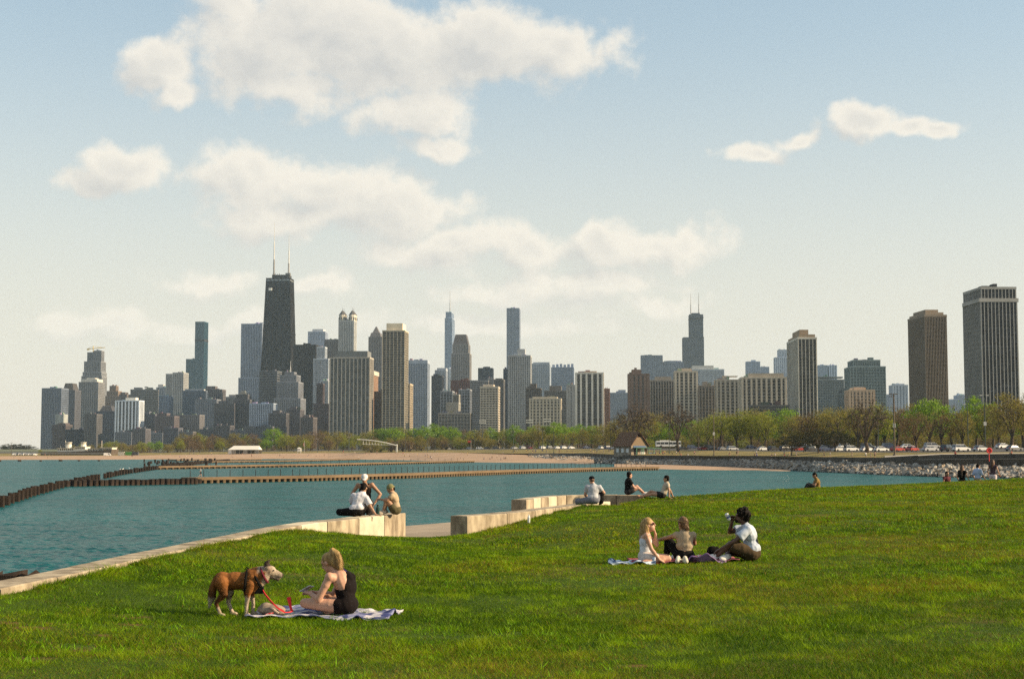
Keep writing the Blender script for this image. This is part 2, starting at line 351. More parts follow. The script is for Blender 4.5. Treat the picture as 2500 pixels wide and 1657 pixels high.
def lawn_material():
    m = bpy.data.materials.new('lawn_soil'); m.use_nodes = True; nt = m.node_tree; b = nt.nodes['Principled BSDF']; b.inputs['Roughness'].default_value = 1; b.inputs['Specular IOR Level'].default_value = .1
    t = N(nt, 'ShaderNodeTexCoord')
    def nz(s, d, st=(1, 1, 1)):
        mp = N(nt, 'ShaderNodeMapping', inp={'Scale': st}); nt.links.new(t.outputs['Object'], mp.inputs[0])
        n = N(nt, 'ShaderNodeTexNoise', inp={'Scale': s, 'Detail': d, 'Roughness': .65}); nt.links.new(mp.outputs[0], n.inputs['Vector']); return n.outputs['Fac']
    c = mixc(nt, maprange(nt, nz(40, 4), .35, .65, 0, 1), (.026, .048, .004), (.060, .105, .008))
    c = mixc(nt, maprange(nt, nz(.55, 5), .50, .68, 0, .65), c, (.13, .082, .03))
    wn = N(nt, 'ShaderNodeTexNoise', inp={'Scale': 9.0, 'Detail': 4.0}); nt.links.new(t.outputs['Object'], wn.inputs['Vector'])
    for q_, r_ in SOIL:
        v1 = N(nt, 'ShaderNodeVectorMath', operation='DISTANCE'); nt.links.new(t.outputs['Object'], v1.inputs[0]); v1.inputs[1].default_value = (q_.x, q_.y, gz(q_.x, q_.y))
        dd = math_node(nt, 'ADD', v1.outputs['Value'], math_node(nt, 'MULTIPLY', wn.outputs['Fac'], r_ * .9)); c = mixc(nt, maprange(nt, dd, r_ * .7, r_ * 1.6, 1, 0), c, (.135, .072, .032))
    nt.links.new(c, b.inputs['Base Color'])
    bp = N(nt, 'ShaderNodeBump', inp={'Strength': .6, 'Distance': .05}); nt.links.new(nz(25, 4), bp.inputs['Height']); nt.links.new(bp.outputs[0], b.inputs['Normal'])
    return m
lawn = link('lawn_ground', big_mesh('lawn_ground', np.c_[gx.ravel(), gy.ravel(), gzv], q, True), lawn_material())
tag(lawn, 'sunlit park lawn sloping to the lake wall', 'lawn', kind='structure')

# grass blades: nobody could count them, one object
def grass():
    tris = []; 
    bands = [(7.5, 13, 4300, .0075, .060), (13, 20, 2500, .0105, .064), (20, 30, 1300, .016, .058), (30, 45, 600, .026, .058), (45, 66, 280, .042, .058)]
    P_, S_, H_ = [], [], []
    for y0, y1, den, wd, ht in bands:
        xr = .36 * y1 + 1.5
        n = int((y1 - y0) * 2 * xr * den)
        y = RNG.uniform(y0, y1, n); x = RNG.uniform(-1, 1, n) * xr
        ok = (x > left_edge(y) - .02) & (np.abs(x) < .36 * y + 1.5)
        x, y = x[ok], y[ok]
        P_.append(np.c_[x, y]); S_.append(np.full(len(x), wd)); H_.append(np.full(len(x), ht))
    P = np.concatenate(P_); wd = np.concatenate(S_); ht = np.concatenate(H_)
    # patchy growth: cheap value noise from summed sines
    P3 = np.c_[P, np.zeros(len(P))]
    patch = vnoise(P3, .75, 1) + .5 * vnoise(P3, 1.7, 2); clump = vnoise(P3, 3.1, 3) + .6 * vnoise(P3, 7.0, 4); fine = vnoise(P3, 15.0, 5)
    bare = (patch * .9 + clump * .45 + fine * .3 > .74 + .12 * np.clip((P[:, 1] - 12) / 6, 0, 1) + .40 * np.clip((P[:, 0] + 2) / 4, 0, 1)) & (RNG.random(len(P)) < .9)
    for q_, r_ in SOIL: bare |= (np.hypot((P[:, 0] - q_.x) * .8, P[:, 1] - q_.y) + .35 * r_ * (clump + fine) < r_ * .9) & (RNG.random(len(P)) < .72)
    keep = ~bare
    P, wd, ht, patch, clump, fine = P[keep], wd[keep], ht[keep], patch[keep], clump[keep], fine[keep]
    # leafy clumps of broader blades, and ragged growth along the wall foot
    nc = 3200; cyy = 8 + 42 * RNG.random(nc) ** 1.5; cxx = RNG.uniform(-1, 1, nc) * (.36 * cyy + 1); ok = (cxx > left_edge(cyy) + .1) & (vnoise(np.c_[cxx, cyy, cxx * 0], .55, 21) > -.1); cxx, cyy = cxx[ok], cyy[ok]
    rep = 13; r_ = np.abs(RNG.normal(0, .055, len(cxx) * rep)) * (1 + np.repeat(cyy, rep) / 30); a_ = RNG.uniform(0, 6.283, len(r_))
    W_ = np.c_[np.repeat(cxx, rep) + r_ * np.cos(a_), np.repeat(cyy, rep) + r_ * np.sin(a_) * 1.2]
    ey = np.r_[RNG.uniform(12, 36, 9000), RNG.uniform(36, 52, 5000)]; E_ = np.c_[left_edge(ey) + np.abs(RNG.normal(0, .09, len(ey))) - .02, ey]; E_ = E_[(vnoise(np.c_[E_, E_[:, 0] * 0], 1.2, 5) > -.35)]
    X_ = np.r_[W_, E_]; wx_ = np.r_[np.full(len(W_), .012) * (1 + W_[:, 1] / 25), np.full(len(E_), .010) * (1 + E_[:, 1] / 30)]; hx_ = np.r_[np.full(len(W_), .072), np.full(len(E_), .12)]
    isw = np.r_[np.zeros(len(P)), np.ones(len(W_)), np.full(len(E_), .5)]
    P = np.r_[P, X_]; wd = np.r_[wd, wx_]; ht = np.r_[ht, hx_]; Q3 = np.c_[X_, X_[:, 0] * 0]
    patch, clump, fine = (np.r_[patch, vnoise(Q3, .75, 1)], np.r_[clump, vnoise(Q3, 3.1, 3)], np.r_[fine, vnoise(Q3, 15., 5)])
    n = len(P)
    qx, qy = np.arange(-30, 31, .3), np.arange(5, 72, .3); QZ = np.stack([lawn_z(qx, np.full(len(qx), v)) for v in qy])
    fx, fy = (P[:, 0] + 30) / .3, (P[:, 1] - 5) / .3; ix, iy = np.clip(fx.astype(int), 0, len(qx) - 2), np.clip(fy.astype(int), 0, len(qy) - 2); fx, fy = fx - ix, fy - iy
    z = (QZ[iy, ix] * (1 - fx) + QZ[iy, ix + 1] * fx) * (1 - fy) + (QZ[iy + 1, ix] * (1 - fx) + QZ[iy + 1, ix + 1] * fx) * fy
    tuft = np.clip(clump * .8 + fine * .5 - .30, 0, 1.5)
    h = ht * (.40 + .36 * RNG.random(n)) * (1 + 1.2 * tuft)
    a = RNG.uniform(0, 2 * math.pi, n); lean = h * RNG.uniform(.4, 2.0, n); la = RNG.uniform(0, 2 * math.pi, n)
    w = wd * RNG.uniform(.5, 1.1, n) * .5
    b0 = np.c_[P[:, 0] - np.cos(a) * w, P[:, 1] - np.sin(a) * w, z - .012]; b1 = np.c_[P[:, 0] + np.cos(a) * w, P[:, 1] + np.sin(a) * w, z - .012]
    tp = np.c_[P[:, 0] + np.cos(la) * lean, P[:, 1] + np.sin(la) * lean, z + h]
    co = np.stack([b0, b1, tp], 1).reshape(-1, 3)
    me = big_mesh('grass', co, np.arange(n * 3).reshape(-1, 3))
    # blade colour: yellow-green to deep green, a few straw blades
    P3 = np.c_[P, np.zeros(n)]; mott = vnoise(P3, .42, 7) + .7 * vnoise(P3, 1.3, 8) + .5 * vnoise(P3, 3.6, 9)
    dry = np.clip(.05 + .15 * mott + np.clip((P[:, 0] - 1) / 40, 0, .12) + np.clip((14 - P[:, 1]) / 30, 0, .12), .015, .5)
    g1 = np.array((.028, .072, .002)); g2 = np.array((.235, .375, .005)); g3 = np.array((.32, .335, .006)); st = np.array((.25, .165, .036))
    k = np.clip(.30 + .26 * RNG.standard_normal(n) + .42 * tuft + .32 * clump * .5 - .16 * np.clip(-mott, 0, 1), 0, 1)[:, None]  # tufts brighter, base darker: sunlit tips and inner shade put into the colour
    col = g1 * (1 - k) + g2 * k; yk = np.clip(.10 + .38 * mott, 0, .7)[:, None] * k; col = col * (1 - yk) + g3 * yk
    col = np.where((isw == 1)[:, None], np.array((.155, .330, .008)) * RNG.uniform(.6, 1.25, (n, 1)), col)
    col = np.where((RNG.random(n) < dry * (isw < 1))[:, None], st * RNG.uniform(.35, 1.0, (n, 1)), col)
    ca = me.color_attributes.new('Col', 'FLOAT_COLOR', 'POINT')
    ca.data.foreach_set('color', np.repeat(np.c_[col, np.ones(n)], 3, 0).astype(np.float32).ravel())
    m = bpy.data.materials.new('grass_blade'); m.use_nodes = True; nt = m.node_tree; nt.nodes.clear()
    out = N(nt, 'ShaderNodeOutputMaterial'); at = N(nt, 'ShaderNodeAttribute', attribute_name='Col')
    d = N(nt, 'ShaderNodeBsdfPrincipled'); d.inputs['Roughness'].default_value = .55; d.inputs['Specular IOR Level'].default_value = .10
    tr = N(nt, 'ShaderNodeBsdfTranslucent'); mx = N(nt, 'ShaderNodeMixShader'); mx.inputs[0].default_value = .38
    nt.links.new(at.outputs['Color'], d.inputs['Base Color']); nt.links.new(mixc(nt, 1.0, at.outputs['Color'], (1.25, 1.15, .6), 'MULTIPLY'), tr.inputs[0])
    nt.links.new(d.outputs[0], mx.inputs[1]); nt.links.new(tr.outputs[0], mx.inputs[2]); nt.links.new(mx.outputs[0], out.inputs[0])
    tag(link('grass', me, m), 'short green grass with straw coloured blades on the lawn', 'grass', kind='stuff')
grass()

# ================================================================== shore path and its walls
CONC = mat('weathered_concrete', (.41, .345, .245), rough=.9, col2=(.165, .13, .088), scale=3.2, detail=8, stretch=(1, 1, .45), bump=.35, bscale=22, bdist=.012)
CONC2 = mat('pale_patched_concrete', (.50, .44, .325), rough=.9, var=.12, scale=2.0, bump=.3, bscale=25, bdist=.01)
PAVE = mat('path_concrete', (0.272, 0.221, 0.163), rough=.95, var=.14, scale=.9, bump=.3, bscale=18, bdist=.01)
JOINT = mat('joint_filler', (.16, .125, .09), rough=1)
def offset_path(pts, d):
    out = []
    for i, p in enumerate(pts):
        a = Vector(pts[max(i - 1, 0)]); b = Vector(pts[min(i + 1, len(pts) - 1)]); t = (b - a).normalized()
        out.append((p[0] - t.y * d, p[1] + t.x * d))
    return out
def resample(pts, cuts):
    P = [Vector(p) for p in pts]; L = [0]
    for a, b in zip(P, P[1:]): L.append(L[-1] + (b - a).length)
    T = L[-1]; res = []
    for c in cuts:
        s = c * T
        for i in range(len(P) - 1):
            if s <= L[i + 1] + 1e-6:
                res.append(P[i].lerp(P[i + 1], (s - L[i]) / max(1e-9, L[i + 1] - L[i]))); break
    return res, T
def block_wall(name, pts, thick, zt, zb, blen, label, sub=4, pale=()):
    """a wall of cast concrete blocks with open joints, each block its own piece"""
    t = empty(name, (pts[0][0], pts[0][1], zb)); tag(t, label, 'wall')
    o0 = Vector((pts[0][0], pts[0][1], zb))
    T = resample(pts, [1])[1]; n = max(1, round(T / blen)); gap = .035 / T
    jm = MB()
    for i in range(n):
        cuts = np.linspace(i / n + (gap / 2 if i else 0), (i + 1) / n - (gap / 2 if i < n - 1 else 0), sub + 1)
        f, _ = resample(pts, cuts); bk = offset_path([tuple(p) for p in f], thick)
        bev = .018; dz = random.uniform(-.006, .006); m = MB()
        prof = [(0, zb - .5), (0, zt - bev + dz), (bev, zt + dz), (thick - bev, zt + dz), (thick, zt - bev + dz), (thick, zb - .5)]
        vs = []
        for a, b in zip(f, bk):
            b = Vector(b)
            for w, z in prof: p = a.lerp(b, w / thick); vs.append((p.x - o0.x, p.y - o0.y, z - o0.z))
        k = len(prof); fs = []
        for j in range(sub):
            for w in range(k): fs.append((j * k + w, j * k + (w + 1) % k, (j + 1) * k + (w + 1) % k, (j + 1) * k + w))
        fs.append(tuple(range(k))); fs.append(tuple(range(sub * k + k - 1, sub * k - 1, -1)))
        me = mesh('wall_block', vs, fs); bm = bmesh.new(); bm.from_mesh(me); bmesh.ops.recalc_face_normals(bm, faces=bm.faces); bm.to_mesh(me); bm.free()
        link('wall_block', me, CONC2 if i in pale else CONC, t)
        if i < n - 1:
            c = (i + 1) / n; g, _ = resample(pts, [c - gap * .9, c + gap * .9]); h = offset_path([tuple(g[0]), tuple(g[1])], thick)
            def inn(a, b, w): return Vector(a).lerp(Vector(b), w)
            q0, q1, q2, q3 = inn(g[0], h[0], .06), inn(g[1], h[1], .06), inn(h[1], g[1], .06), inn(h[0], g[0], .06)
            jm.hexa([(p.x - o0.x, p.y - o0.y, zb - .5 - o0.z) for p in (q0, q1, q2, q3)], [(p.x - o0.x, p.y - o0.y, zt - .02 - o0.z) for p in (q0, q1, q2, q3)])
    if jm.v: tag(jm.build('joint_filler', JOINT, t), kind='stuff')
    return t
block_wall('concrete_wall', W1, .5, WZ, FLOORZ, 1.62, 'long pale concrete lake wall running in from the left edge, three friends on its end', pale=(11, 13))
block_wall('concrete_wall', W2, .5, WZ, FLOORZ, 1.75, 'middle concrete block wall with a man in grey sitting on it', pale=(5,))
block_wall('concrete_wall', W3, .5, WZ, FLOORZ, 1.0, 'farthest concrete block wall, by the water behind the man in grey', pale=(1, 3))
# path slab between the walls and the water
inner = [(p[0] + .3, p[1]) for p in W1] + [(-1.2, 34.5), (0.2, 36), (3.2, 45), (5, 51.5), (8, 56), (16, 63), (30, 68), (60, 72)]
outer = [(-9.5, W1[0][1]), (-9.0, 17), (-8.2, 25), (-7.0, 32.6)] + pxz([(900, 1291), (990, 1283), (1094, 1275), (1200, 1262)], FLOORZ) + [(.3, 50.2), (1.6, 52.6), (3.6, 54.2), (8, 59), (16, 68), (30, 74), (60, 80)]
def strip(name, A, B, n, zt, zb, m):
    a, _ = resample(A, np.linspace(0, 1, n)); b, _ = resample(B, np.linspace(0, 1, n))
    zf = lambda p: zt - 1.25 * min(1, max(0, (p.x - 5) / 7))
    vs = [(p.x, p.y, zf(p)) for p in a] + [(p.x, p.y, zf(p)) for p in b] + [(p.x, p.y, zb) for p in b]
    fs = [(i, i + 1, n + i + 1, n + i) for i in range(n - 1)] + [(n + i, n + i + 1, 2 * n + i + 1, 2 * n + i) for i in range(n - 1)]
    me = mesh(name, vs, fs); bm = bmesh.new(); bm.from_mesh(me); bmesh.ops.recalc_face_normals(bm, faces=bm.faces); bm.to_mesh(me); bm.free()
    return link(name, me, m)
tag(strip('shore_path', inner, outer, 60, FLOORZ, -1.0, PAVE), 'concrete lakeside path behind the walls', 'path', kind='structure')
# ================================================================== the skyline
GRID = R(-4.0)
def wallm(col):
    k = 'facade_%d_%d_%d' % tuple(round(c * 1000) for c in col)
    return mat(k, col, rough=.85, var=.10, scale=.05, detail=6, spec=.2)
def glassm(col, lite=.10):
    k = 'window_%d_%d_%d_%d' % (*[round(c * 1000) for c in col], round(lite * 1000))
    if k in MATS: return MATS[k]
    m = bpy.data.materials.new(k); m.use_nodes = True; nt = m.node_tree; b = nt.nodes['Principled BSDF']
    b.inputs['Roughness'].default_value = .25; b.inputs['Specular IOR Level'].default_value = .35
    t = N(nt, 'ShaderNodeTexCoord')
    sn = N(nt, 'ShaderNodeVectorMath', operation='SNAP'); nt.links.new(t.outputs['Object'], sn.inputs[0]); sn.inputs[1].default_value = (2.6, 2.6, 3.4)
    wn = N(nt, 'ShaderNodeTexWhiteNoise', noise_dimensions='3D'); nt.links.new(sn.outputs[0], wn.inputs[0])
    f = maprange(nt, wn.outputs['Value'], .45, 1.0, 0, 1, False)  # random paler panes: blinds, and sky reflection put into the base colour
    c = mixc(nt, f, col, tuple(min(.8, x + lite) for x in col)); nt.links.new(c, b.inputs['Base Color'])
    MATS[k] = m; return m
def facade(par, w, d, z0, z1, st, pxw, sides=True, off=(0, 0)):
    """glass core, floor bands all round and piers in front of it: every window is a recess between them"""
    ox, oy = off; fh, nb, pw, sf, wall, glass = st['fh'], st['nb'], st['pw'], st['sf'], st['wall'], st['glass']
    emph = st.get('emph', 'v'); wm, gm = wallm(wall), glassm(glass, st.get('lite', .06)); pm = wallm(st.get('pier', wall))
    rec = .55
    MB().box(ox + rec, ox + w - rec, oy + rec, oy + d - rec, z0, z1 - .4).build('window_wall', gm, par)
    bo, po = (.0, -.30) if emph == 'v' else ((-.30, .0) if emph == 'h' else (.0, -.05))
    m = MB(); n = max(1, int(round((z1 - z0) / fh))); h = (z1 - z0) / n
    if sf > 0:
        for i in range(n):
            a = z0 + i * h
            m.box(ox + bo, ox + w - bo, oy + bo, oy + d - bo, a, a + h * sf)
        tag(m.build('floor_bands', wm, par), kind='stuff')
    MB().box(ox - .35, ox + w + .35, oy - .35, oy + d + .35, z1 - st.get('cap', 1.6), z1).build('parapet', pm, par)
    # piers
    if nb > 0:
        bw = w / nb; ph = bw * pw; H0, H1 = z0, z1 - .5
        proto = MB().box(-ph / 2, ph / 2, 0, .9, H0, H1).mesh('pier')
        big = pxw / nb >= 8.5
        skip = st.get('skip', ())
        rest = MB()
        for i in range(nb + 1):
            if i in skip: continue
            x = min(max(i * bw, ph / 2 + po * 0), w - ph / 2)
            if big: link('pier', proto, pm, par, (ox + x, oy + po, 0))
            else: rest.box(ox + x - ph / 2, ox + x + ph / 2, oy + po, oy + po + .9, H0, H1)
        ns = max(2, int(round(d / bw)))
        if sides:
            for i in range(ns + 1):
                y = min(max(i * d / ns, ph / 2 + .02), d - ph / 2 - .02)
                for x0, x1 in ((po, po + .9), (w - po - .9, w - po)):
                    rest.box(ox + x0 + .003, ox + x1 + .003, oy + y - ph / 2, oy + y + ph / 2, H0 + .01, H1 - .01)
        if rest.v: tag(rest.build('piers', pm, par), kind='stuff')
STY = {}
def S(fh=3.5, nb=10, pw=.25, sf=.35, wall=(.3, .27, .23), glass=(.03, .035, .045), **k): return dict(fh=fh, nb=nb, pw=pw, sf=sf, wall=wall, glass=glass, **k)
BLD = []                       # (x0, x1, Y, short noun phrase) used to say which tree stands below which building
def tower(name, label, Y, tiers, depth, st, roof=None, short=None, rot=None):
    x0, x1, yt = tiers[0][:3]
    p = PY(x0, 1090, Y); base = 5.0
    par = empty(name, (p.x, p.y, base), GRID if rot is None else rot); tag(par, label, 'building', 'city skyline')
    m2p = Y / FPX; zprev = 0.0
    if Y > 2000:  # distant facades coloured bluer, aerial haze painted into walls and glass
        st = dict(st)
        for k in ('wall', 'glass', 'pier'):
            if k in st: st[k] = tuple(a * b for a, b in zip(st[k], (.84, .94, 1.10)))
    BLD.append((x0, x1, Y, short))
    for i, tr in enumerate(tiers):
        a, b, y = tr[:3]; kind = tr[3] if len(tr) > 3 else 'f'
        z1 = PY(x0, y, Y).z - base; w = (b - a) * m2p; ox = (a - x0) * m2p
        d = depth if i == 0 else max(6, depth * min(1, (b - a) / (x1 - x0) + .15)); oy = 0 if kind == 'f' and i == 0 else (depth - d) / 2
        z0 = zprev if len(tr) < 5 else PY(x0, tr[4], Y).z - base
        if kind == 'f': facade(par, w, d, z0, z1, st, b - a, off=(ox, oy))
        elif kind == 'p': MB().box(ox, ox + w, oy + .5, oy + d, z0 - .3, z1).build('penthouse', wallm(roof or st['wall']), par)
        elif kind == 'tp':  # tapering roof
            t = tr[5]; q = (w - t * m2p) / 2
            MB().hexa([(ox, oy, z0), (ox + w, oy, z0), (ox + w, oy + d, z0), (ox, oy + d, z0)], [(ox + q, oy + q, z1), (ox + w - q, oy + q, z1), (ox + w - q, oy + d - q, z1), (ox + q, oy + d - q, z1)]).build('roof', wallm(roof or st['wall']), par)
        if kind == 'f': zprev = z1
        elif kind == 'p' and len(tr) < 5: zprev = z1
        if kind == 'f': top = (ox, w, oy, d, z1)
    rs = random.Random(int(x0 * 7)); ox, w, oy, d, z1 = top         # roof plant
    for k in range(rs.randint(2, 4)):
        bw_ = w * rs.uniform(.08, .22); bx_ = ox + rs.uniform(.05, .72) * w; by_ = oy + d * rs.uniform(.15, .6); MB().box(bx_, bx_ + bw_, by_, by_ + d * .2, z1 - .3, z1 + rs.uniform(1.2, 3.6)).build('roof_unit', wallm(tuple(c * rs.uniform(.6, 1.1) for c in st['wall'])), par)
    return par, m2p
def mast(par, m2p, x0, px, yb, yt, Y, r, col=(.5, .48, .45), depth=10):
    za, zb = PY(x0, yb, Y).z - 5, PY(x0, yt, Y).z - 5; x = (px - x0) * m2p
    MB().tube([(x, depth, za), (x, depth, za + (zb - za) * .45), (x, depth, za + (zb - za) * .46), (x, depth, zb)], [r, r * .8, r * .5, r * .25], 6).build('antenna', wallm(col), par)

brown, tan, cream, white, grey, dark = (.17, .135, .105), (.36, .305, .235), (.52, .455, .36), (.68, .65, .58), (.27, .265, .26), (.045, .042, .042)
GB, GD, GT, GG = (.07, .095, .13), (.022, .026, .034), (.025, .085, .105), (.05, .08, .085)
def T(*a, **k): return tower(*a, **k)

# ---- left: the lakefront row
T('glass_tower', 'grey glass tower on the lakefront, leftmost of the skyline', 2700, [(99, 148, 947)], 35, S(3.4, 12, .3, .3, (.20, .21, .23), (.05, .065, .09)), short='leftmost glass tower')
T('dark_tower', 'dark tower with a cut-corner crown just right of the leftmost tower', 2850, [(147, 181, 952), (150, 176, 935, 'tp', 952, 18)], 32, S(3.5, 7, .5, .4, (.12, .11, .11), (.16, .18, .21)), roof=(.07, .065, .065), short='cut-corner tower')
T('apartment_block', 'small pale block at the foot of the leftmost glass tower', 2600, [(134, 154, 1011)], 20, S(3.4, 4, .9, .6, (.38, .36, .30)))
T('brick_building', 'low brown brick block behind the ship-shaped beach house', 2450, [(127, 160, 1036), (138, 156, 1032, 'p')], 30, S(3.5, 9, .5, .5, (.12, .09, .08)), short='low brown brick block')
T('office_block', 'low navy glass box left of the striped white slab', 2400, [(159, 207, 1048)], 30, S(3.6, 10, .12, .15, (.035, .04, .055), (.02, .024, .035)), short='navy box')
pr, mm = T('tower_under_construction', 'unfinished stepped grey tower with a yellow crane on its roof', 3300, [(195, 246, 918), (198, 245, 908), (201, 243, 882), (205, 221, 859), (221, 241, 855, 'f', 882)], 34, S(3.6, 11, .4, .25, (.27, .25, .23), (.06, .06, .06)), short='stepped tower with the crane')
cm = mat('crane_yellow', (.62, .44, .10), rough=.6)
cz = PY(205, 849, 3300).z - 5
crane = MB(); cxm = 22 * 3300 / FPX
crane.tube([(cxm, 15, cz - 14), (cxm, 15, cz + 5)], .9, 4); crane.tube([(cxm - 13, 15, cz - 1.5), (cxm + 27, 15, cz + 1.6)], .75, 4); crane.tube([(cxm - 12, 15, cz - 1), (cxm, 15, cz + 5), (cxm + 24, 15, cz + 1.5)], .3, 4)
crane.box(cxm - 14, cxm - 9, 14, 16, cz - 4, cz - 1); crane.build('tower_crane', cm, pr)
T('apartment_tower', 'brown-grey concrete tower with a white cap below the crane tower', 3000, [(189, 238, 932), (194, 234, 925, 'p'), (205, 226, 922, 'p')], 36, S(3.3, 9, .45, .42, (.25, .225, .20), (.04, .042, .05)), roof=(.55, .53, .48), short='white-capped brown tower')
T('apartment_block', 'dark low block with a pitched top left of the striped white slab', 2550, [(232, 279, 1003), (240, 272, 990, 'tp', 1003, 20)], 28, S(3.4, 8, .3, .5, (.085, .085, .10), GD), roof=(.06, .06, .07), short='dark pitched-top block')
T('brick_tower', 'orange-brown stepped tower with a square peak right of the crane tower', 3200, [(255, 289, 966), (258, 286, 954), (263, 279, 941)], 26, S(3.6, 8, .45, .5, (.28, .19, .13), GD), short='stepped orange-brown tower')
T('brick_block', 'brown roof block peeking out right of the stepped orange-brown tower', 3100, [(288, 308, 962), (290, 303, 957, 'p')], 22, S(3.6, 5, .4, .5, (.20, .15, .12)))
T('striped_slab', 'low white slab with broad vertical stripes and dark windows, far left', 2300, [(279, 339, 977), (302, 327, 970, 'p')], 24, S(3.3, 7, .42, .06, white, (.03, .03, .035), pier=(.72, .70, .66)), short='striped white slab', roof=white)
T('apartment_slab', 'brown slab with pale floor bands behind the striped white slab', 2750, [(316, 372, 950), (320, 336, 945, 'p'), (345, 351, 943, 'p')], 34, S(3.3, 11, .12, .45, (.26, .225, .185), (.04, .04, .045), emph='h'), short='banded brown slab')
T('office_tower', 'slim grey tower with a pale notched top left of the teal tower', 3300, [(379, 409, 945), (381, 394, 938, 'p'), (400, 407, 940, 'p')], 28, S(3.6, 7, .35, .4, (.33, .33, .33), (.06, .075, .09)), roof=(.45, .44, .42), short='slim notched tower')
T('office_block', 'pale blue flat block below the slim notched tower', 2900, [(375, 411, 966)], 28, S(3.6, 10, .25, .35, (.27, .29, .33), (.13, .15, .18)))
T('apartment_tower', 'tower with broad white fins on its right half left of the teal tower', 3100, [(402, 419, 912), (419, 446, 909, 'f', 1090)], 36, S(3.4, 6, .42, .3, (.42, .38, .32), (.07, .07, .075)), short='white-finned tower')
T('glass_skyscraper', 'tall teal glass skyscraper of two joined stems with a dark belt', 4100, [(472, 495, 785), (450.5, 471, 876, 'f', 1090)], 38, S(4.2, 9, .12, .16, (.045, .11, .135), GT, lite=.05), short='teal skyscraper')
_p = bpy.data.objects['glass_skyscraper']; _k = 4100 / FPX
MB().box(-.6, 23 * _k + .6, -.6, 38.6, PY(472, 833, 4100).z - 5, PY(472, 828, 4100).z - 5).build('belt_floor', wallm((.03, .03, .035)), _p)
T('office_block', 'blue-grey block with a pale rounded roof edge below the teal tower', 2900, [(444, 495, 953), (449, 490, 949, 'p')], 30, S(3.7, 11, .16, .32, (.17, .19, .22), (.06, .075, .095)), roof=(.42, .42, .42), short='pale-edged block')
T('apartment_block', 'brown twin-topped block just right of the teal tower', 3000, [(497, 541, 950), (499, 522, 942, 'p')], 28, S(3.5, 8, .35, .45, (.15, .125, .115)), short='twin-topped brown block')
T('office_block', 'plain grey block standing low below the teal tower', 2650, [(475, 528, 974)], 30, S(3.5, 12, .35, .45, (.24, .235, .235), (.07, .075, .085)), short='plain grey block')
T('apartment_block', 'distant low grey block in the gap left of the tall blue-grey slab', 3200, [(541, 582, 968), (555, 571, 963, 'p')], 28, S(3.5, 10, .3, .4, (.22, .20, .19)))
T('brick_building', 'wide brown-grey brick block with flat roof, far left centre', 2350, [(424, 487, 1012)], 28, S(3.4, 13, .5, .5, (.19, .165, .15), (.05, .05, .055)), short='wide brown-grey block')
T('brick_building', 'dark block between the plain grey block and the domed hotel', 2450, [(522, 571, 984), (530, 552, 978, 'p')], 28, S(3.4, 9, .5, .5, (.115, .10, .095)), short='dark low block')
T('stone_hotel', 'dark stone building with a stepped dome-like crown left of the black tapered tower', 2500, [(568, 609, 975), (573, 603, 962), (579, 597, 953, 'tp', 962, 8)], 30, S(3.5, 9, .55, .5, (.135, .12, .115)), roof=(.12, .13, .13), short='dome-crowned hotel')
T('apartment_block', 'dark brown row block under the white-capped brown tower', 2350, [(205, 235, 1010)], 26, S(3.4, 7, .5, .5, (.13, .115, .105)))
T('apartment_block', 'dim blue-grey row block right of the striped white slab', 2350, [(339, 378, 1010), (345, 360, 1004, 'p')], 26, S(3.4, 9, .5, .5, (.145, .135, .14)), short='dim blue-grey block')
T('brick_building', 'dim brick row block with a brown top, left of the wide brown-grey block', 2300, [(378, 425, 1015), (380, 404, 1008)], 26, S(3.4, 10, .5, .5, (.15, .115, .105)))
for x0_, x1_, yt_, col_, lb_ in ((280, 322, 1054, (.17, .165, .17), 'low grey stone block right below the striped white slab'), (322, 356, 1046, (.145, .125, .12), 'low brown-grey block right of the striped white slab, at the tree line'), (356, 398, 1056, (.20, .19, .185), 'low pale grey block at the tree line below the banded brown slab'), (398, 436, 1044, (.13, .12, .125), 'low dark block at the tree line below the white-finned tower'), (436, 472, 1053, (.17, .15, .14), 'low stone block at the tree line below the teal skyscraper'),
                             (486, 520, 1047, (.14, .13, .13), 'low dim block at the tree line right of the teal skyscraper'), (520, 562, 1038, (.12, .105, .10), 'low dark brick block at the tree line below the dark low block'), (562, 602, 1050, (.16, .15, .15), 'low grey block at the tree line below the dome-crowned hotel')):
    T('stone_building', lb_, 2150 + (x0_ % 7) * 15, [(x0_, x1_ - 1, yt_), (x0_ + 6, x0_ + 15, yt_ - 4, 'p')], 24, S(3.4, max(5, int((x1_ - x0_) / 4.6)), .5, .5, col_, (.05, .05, .06)))
T('office_slab', 'tall pale blue-grey slab directly left of the black tapered tower', 2850, [(580, 637, 922), (585, 637, 790), (620, 634, 786, 'p')], 55, S(3.7, 13, .42, .34, (.33, .35, .38), (.10, .12, .15)), short='blue-grey slab')

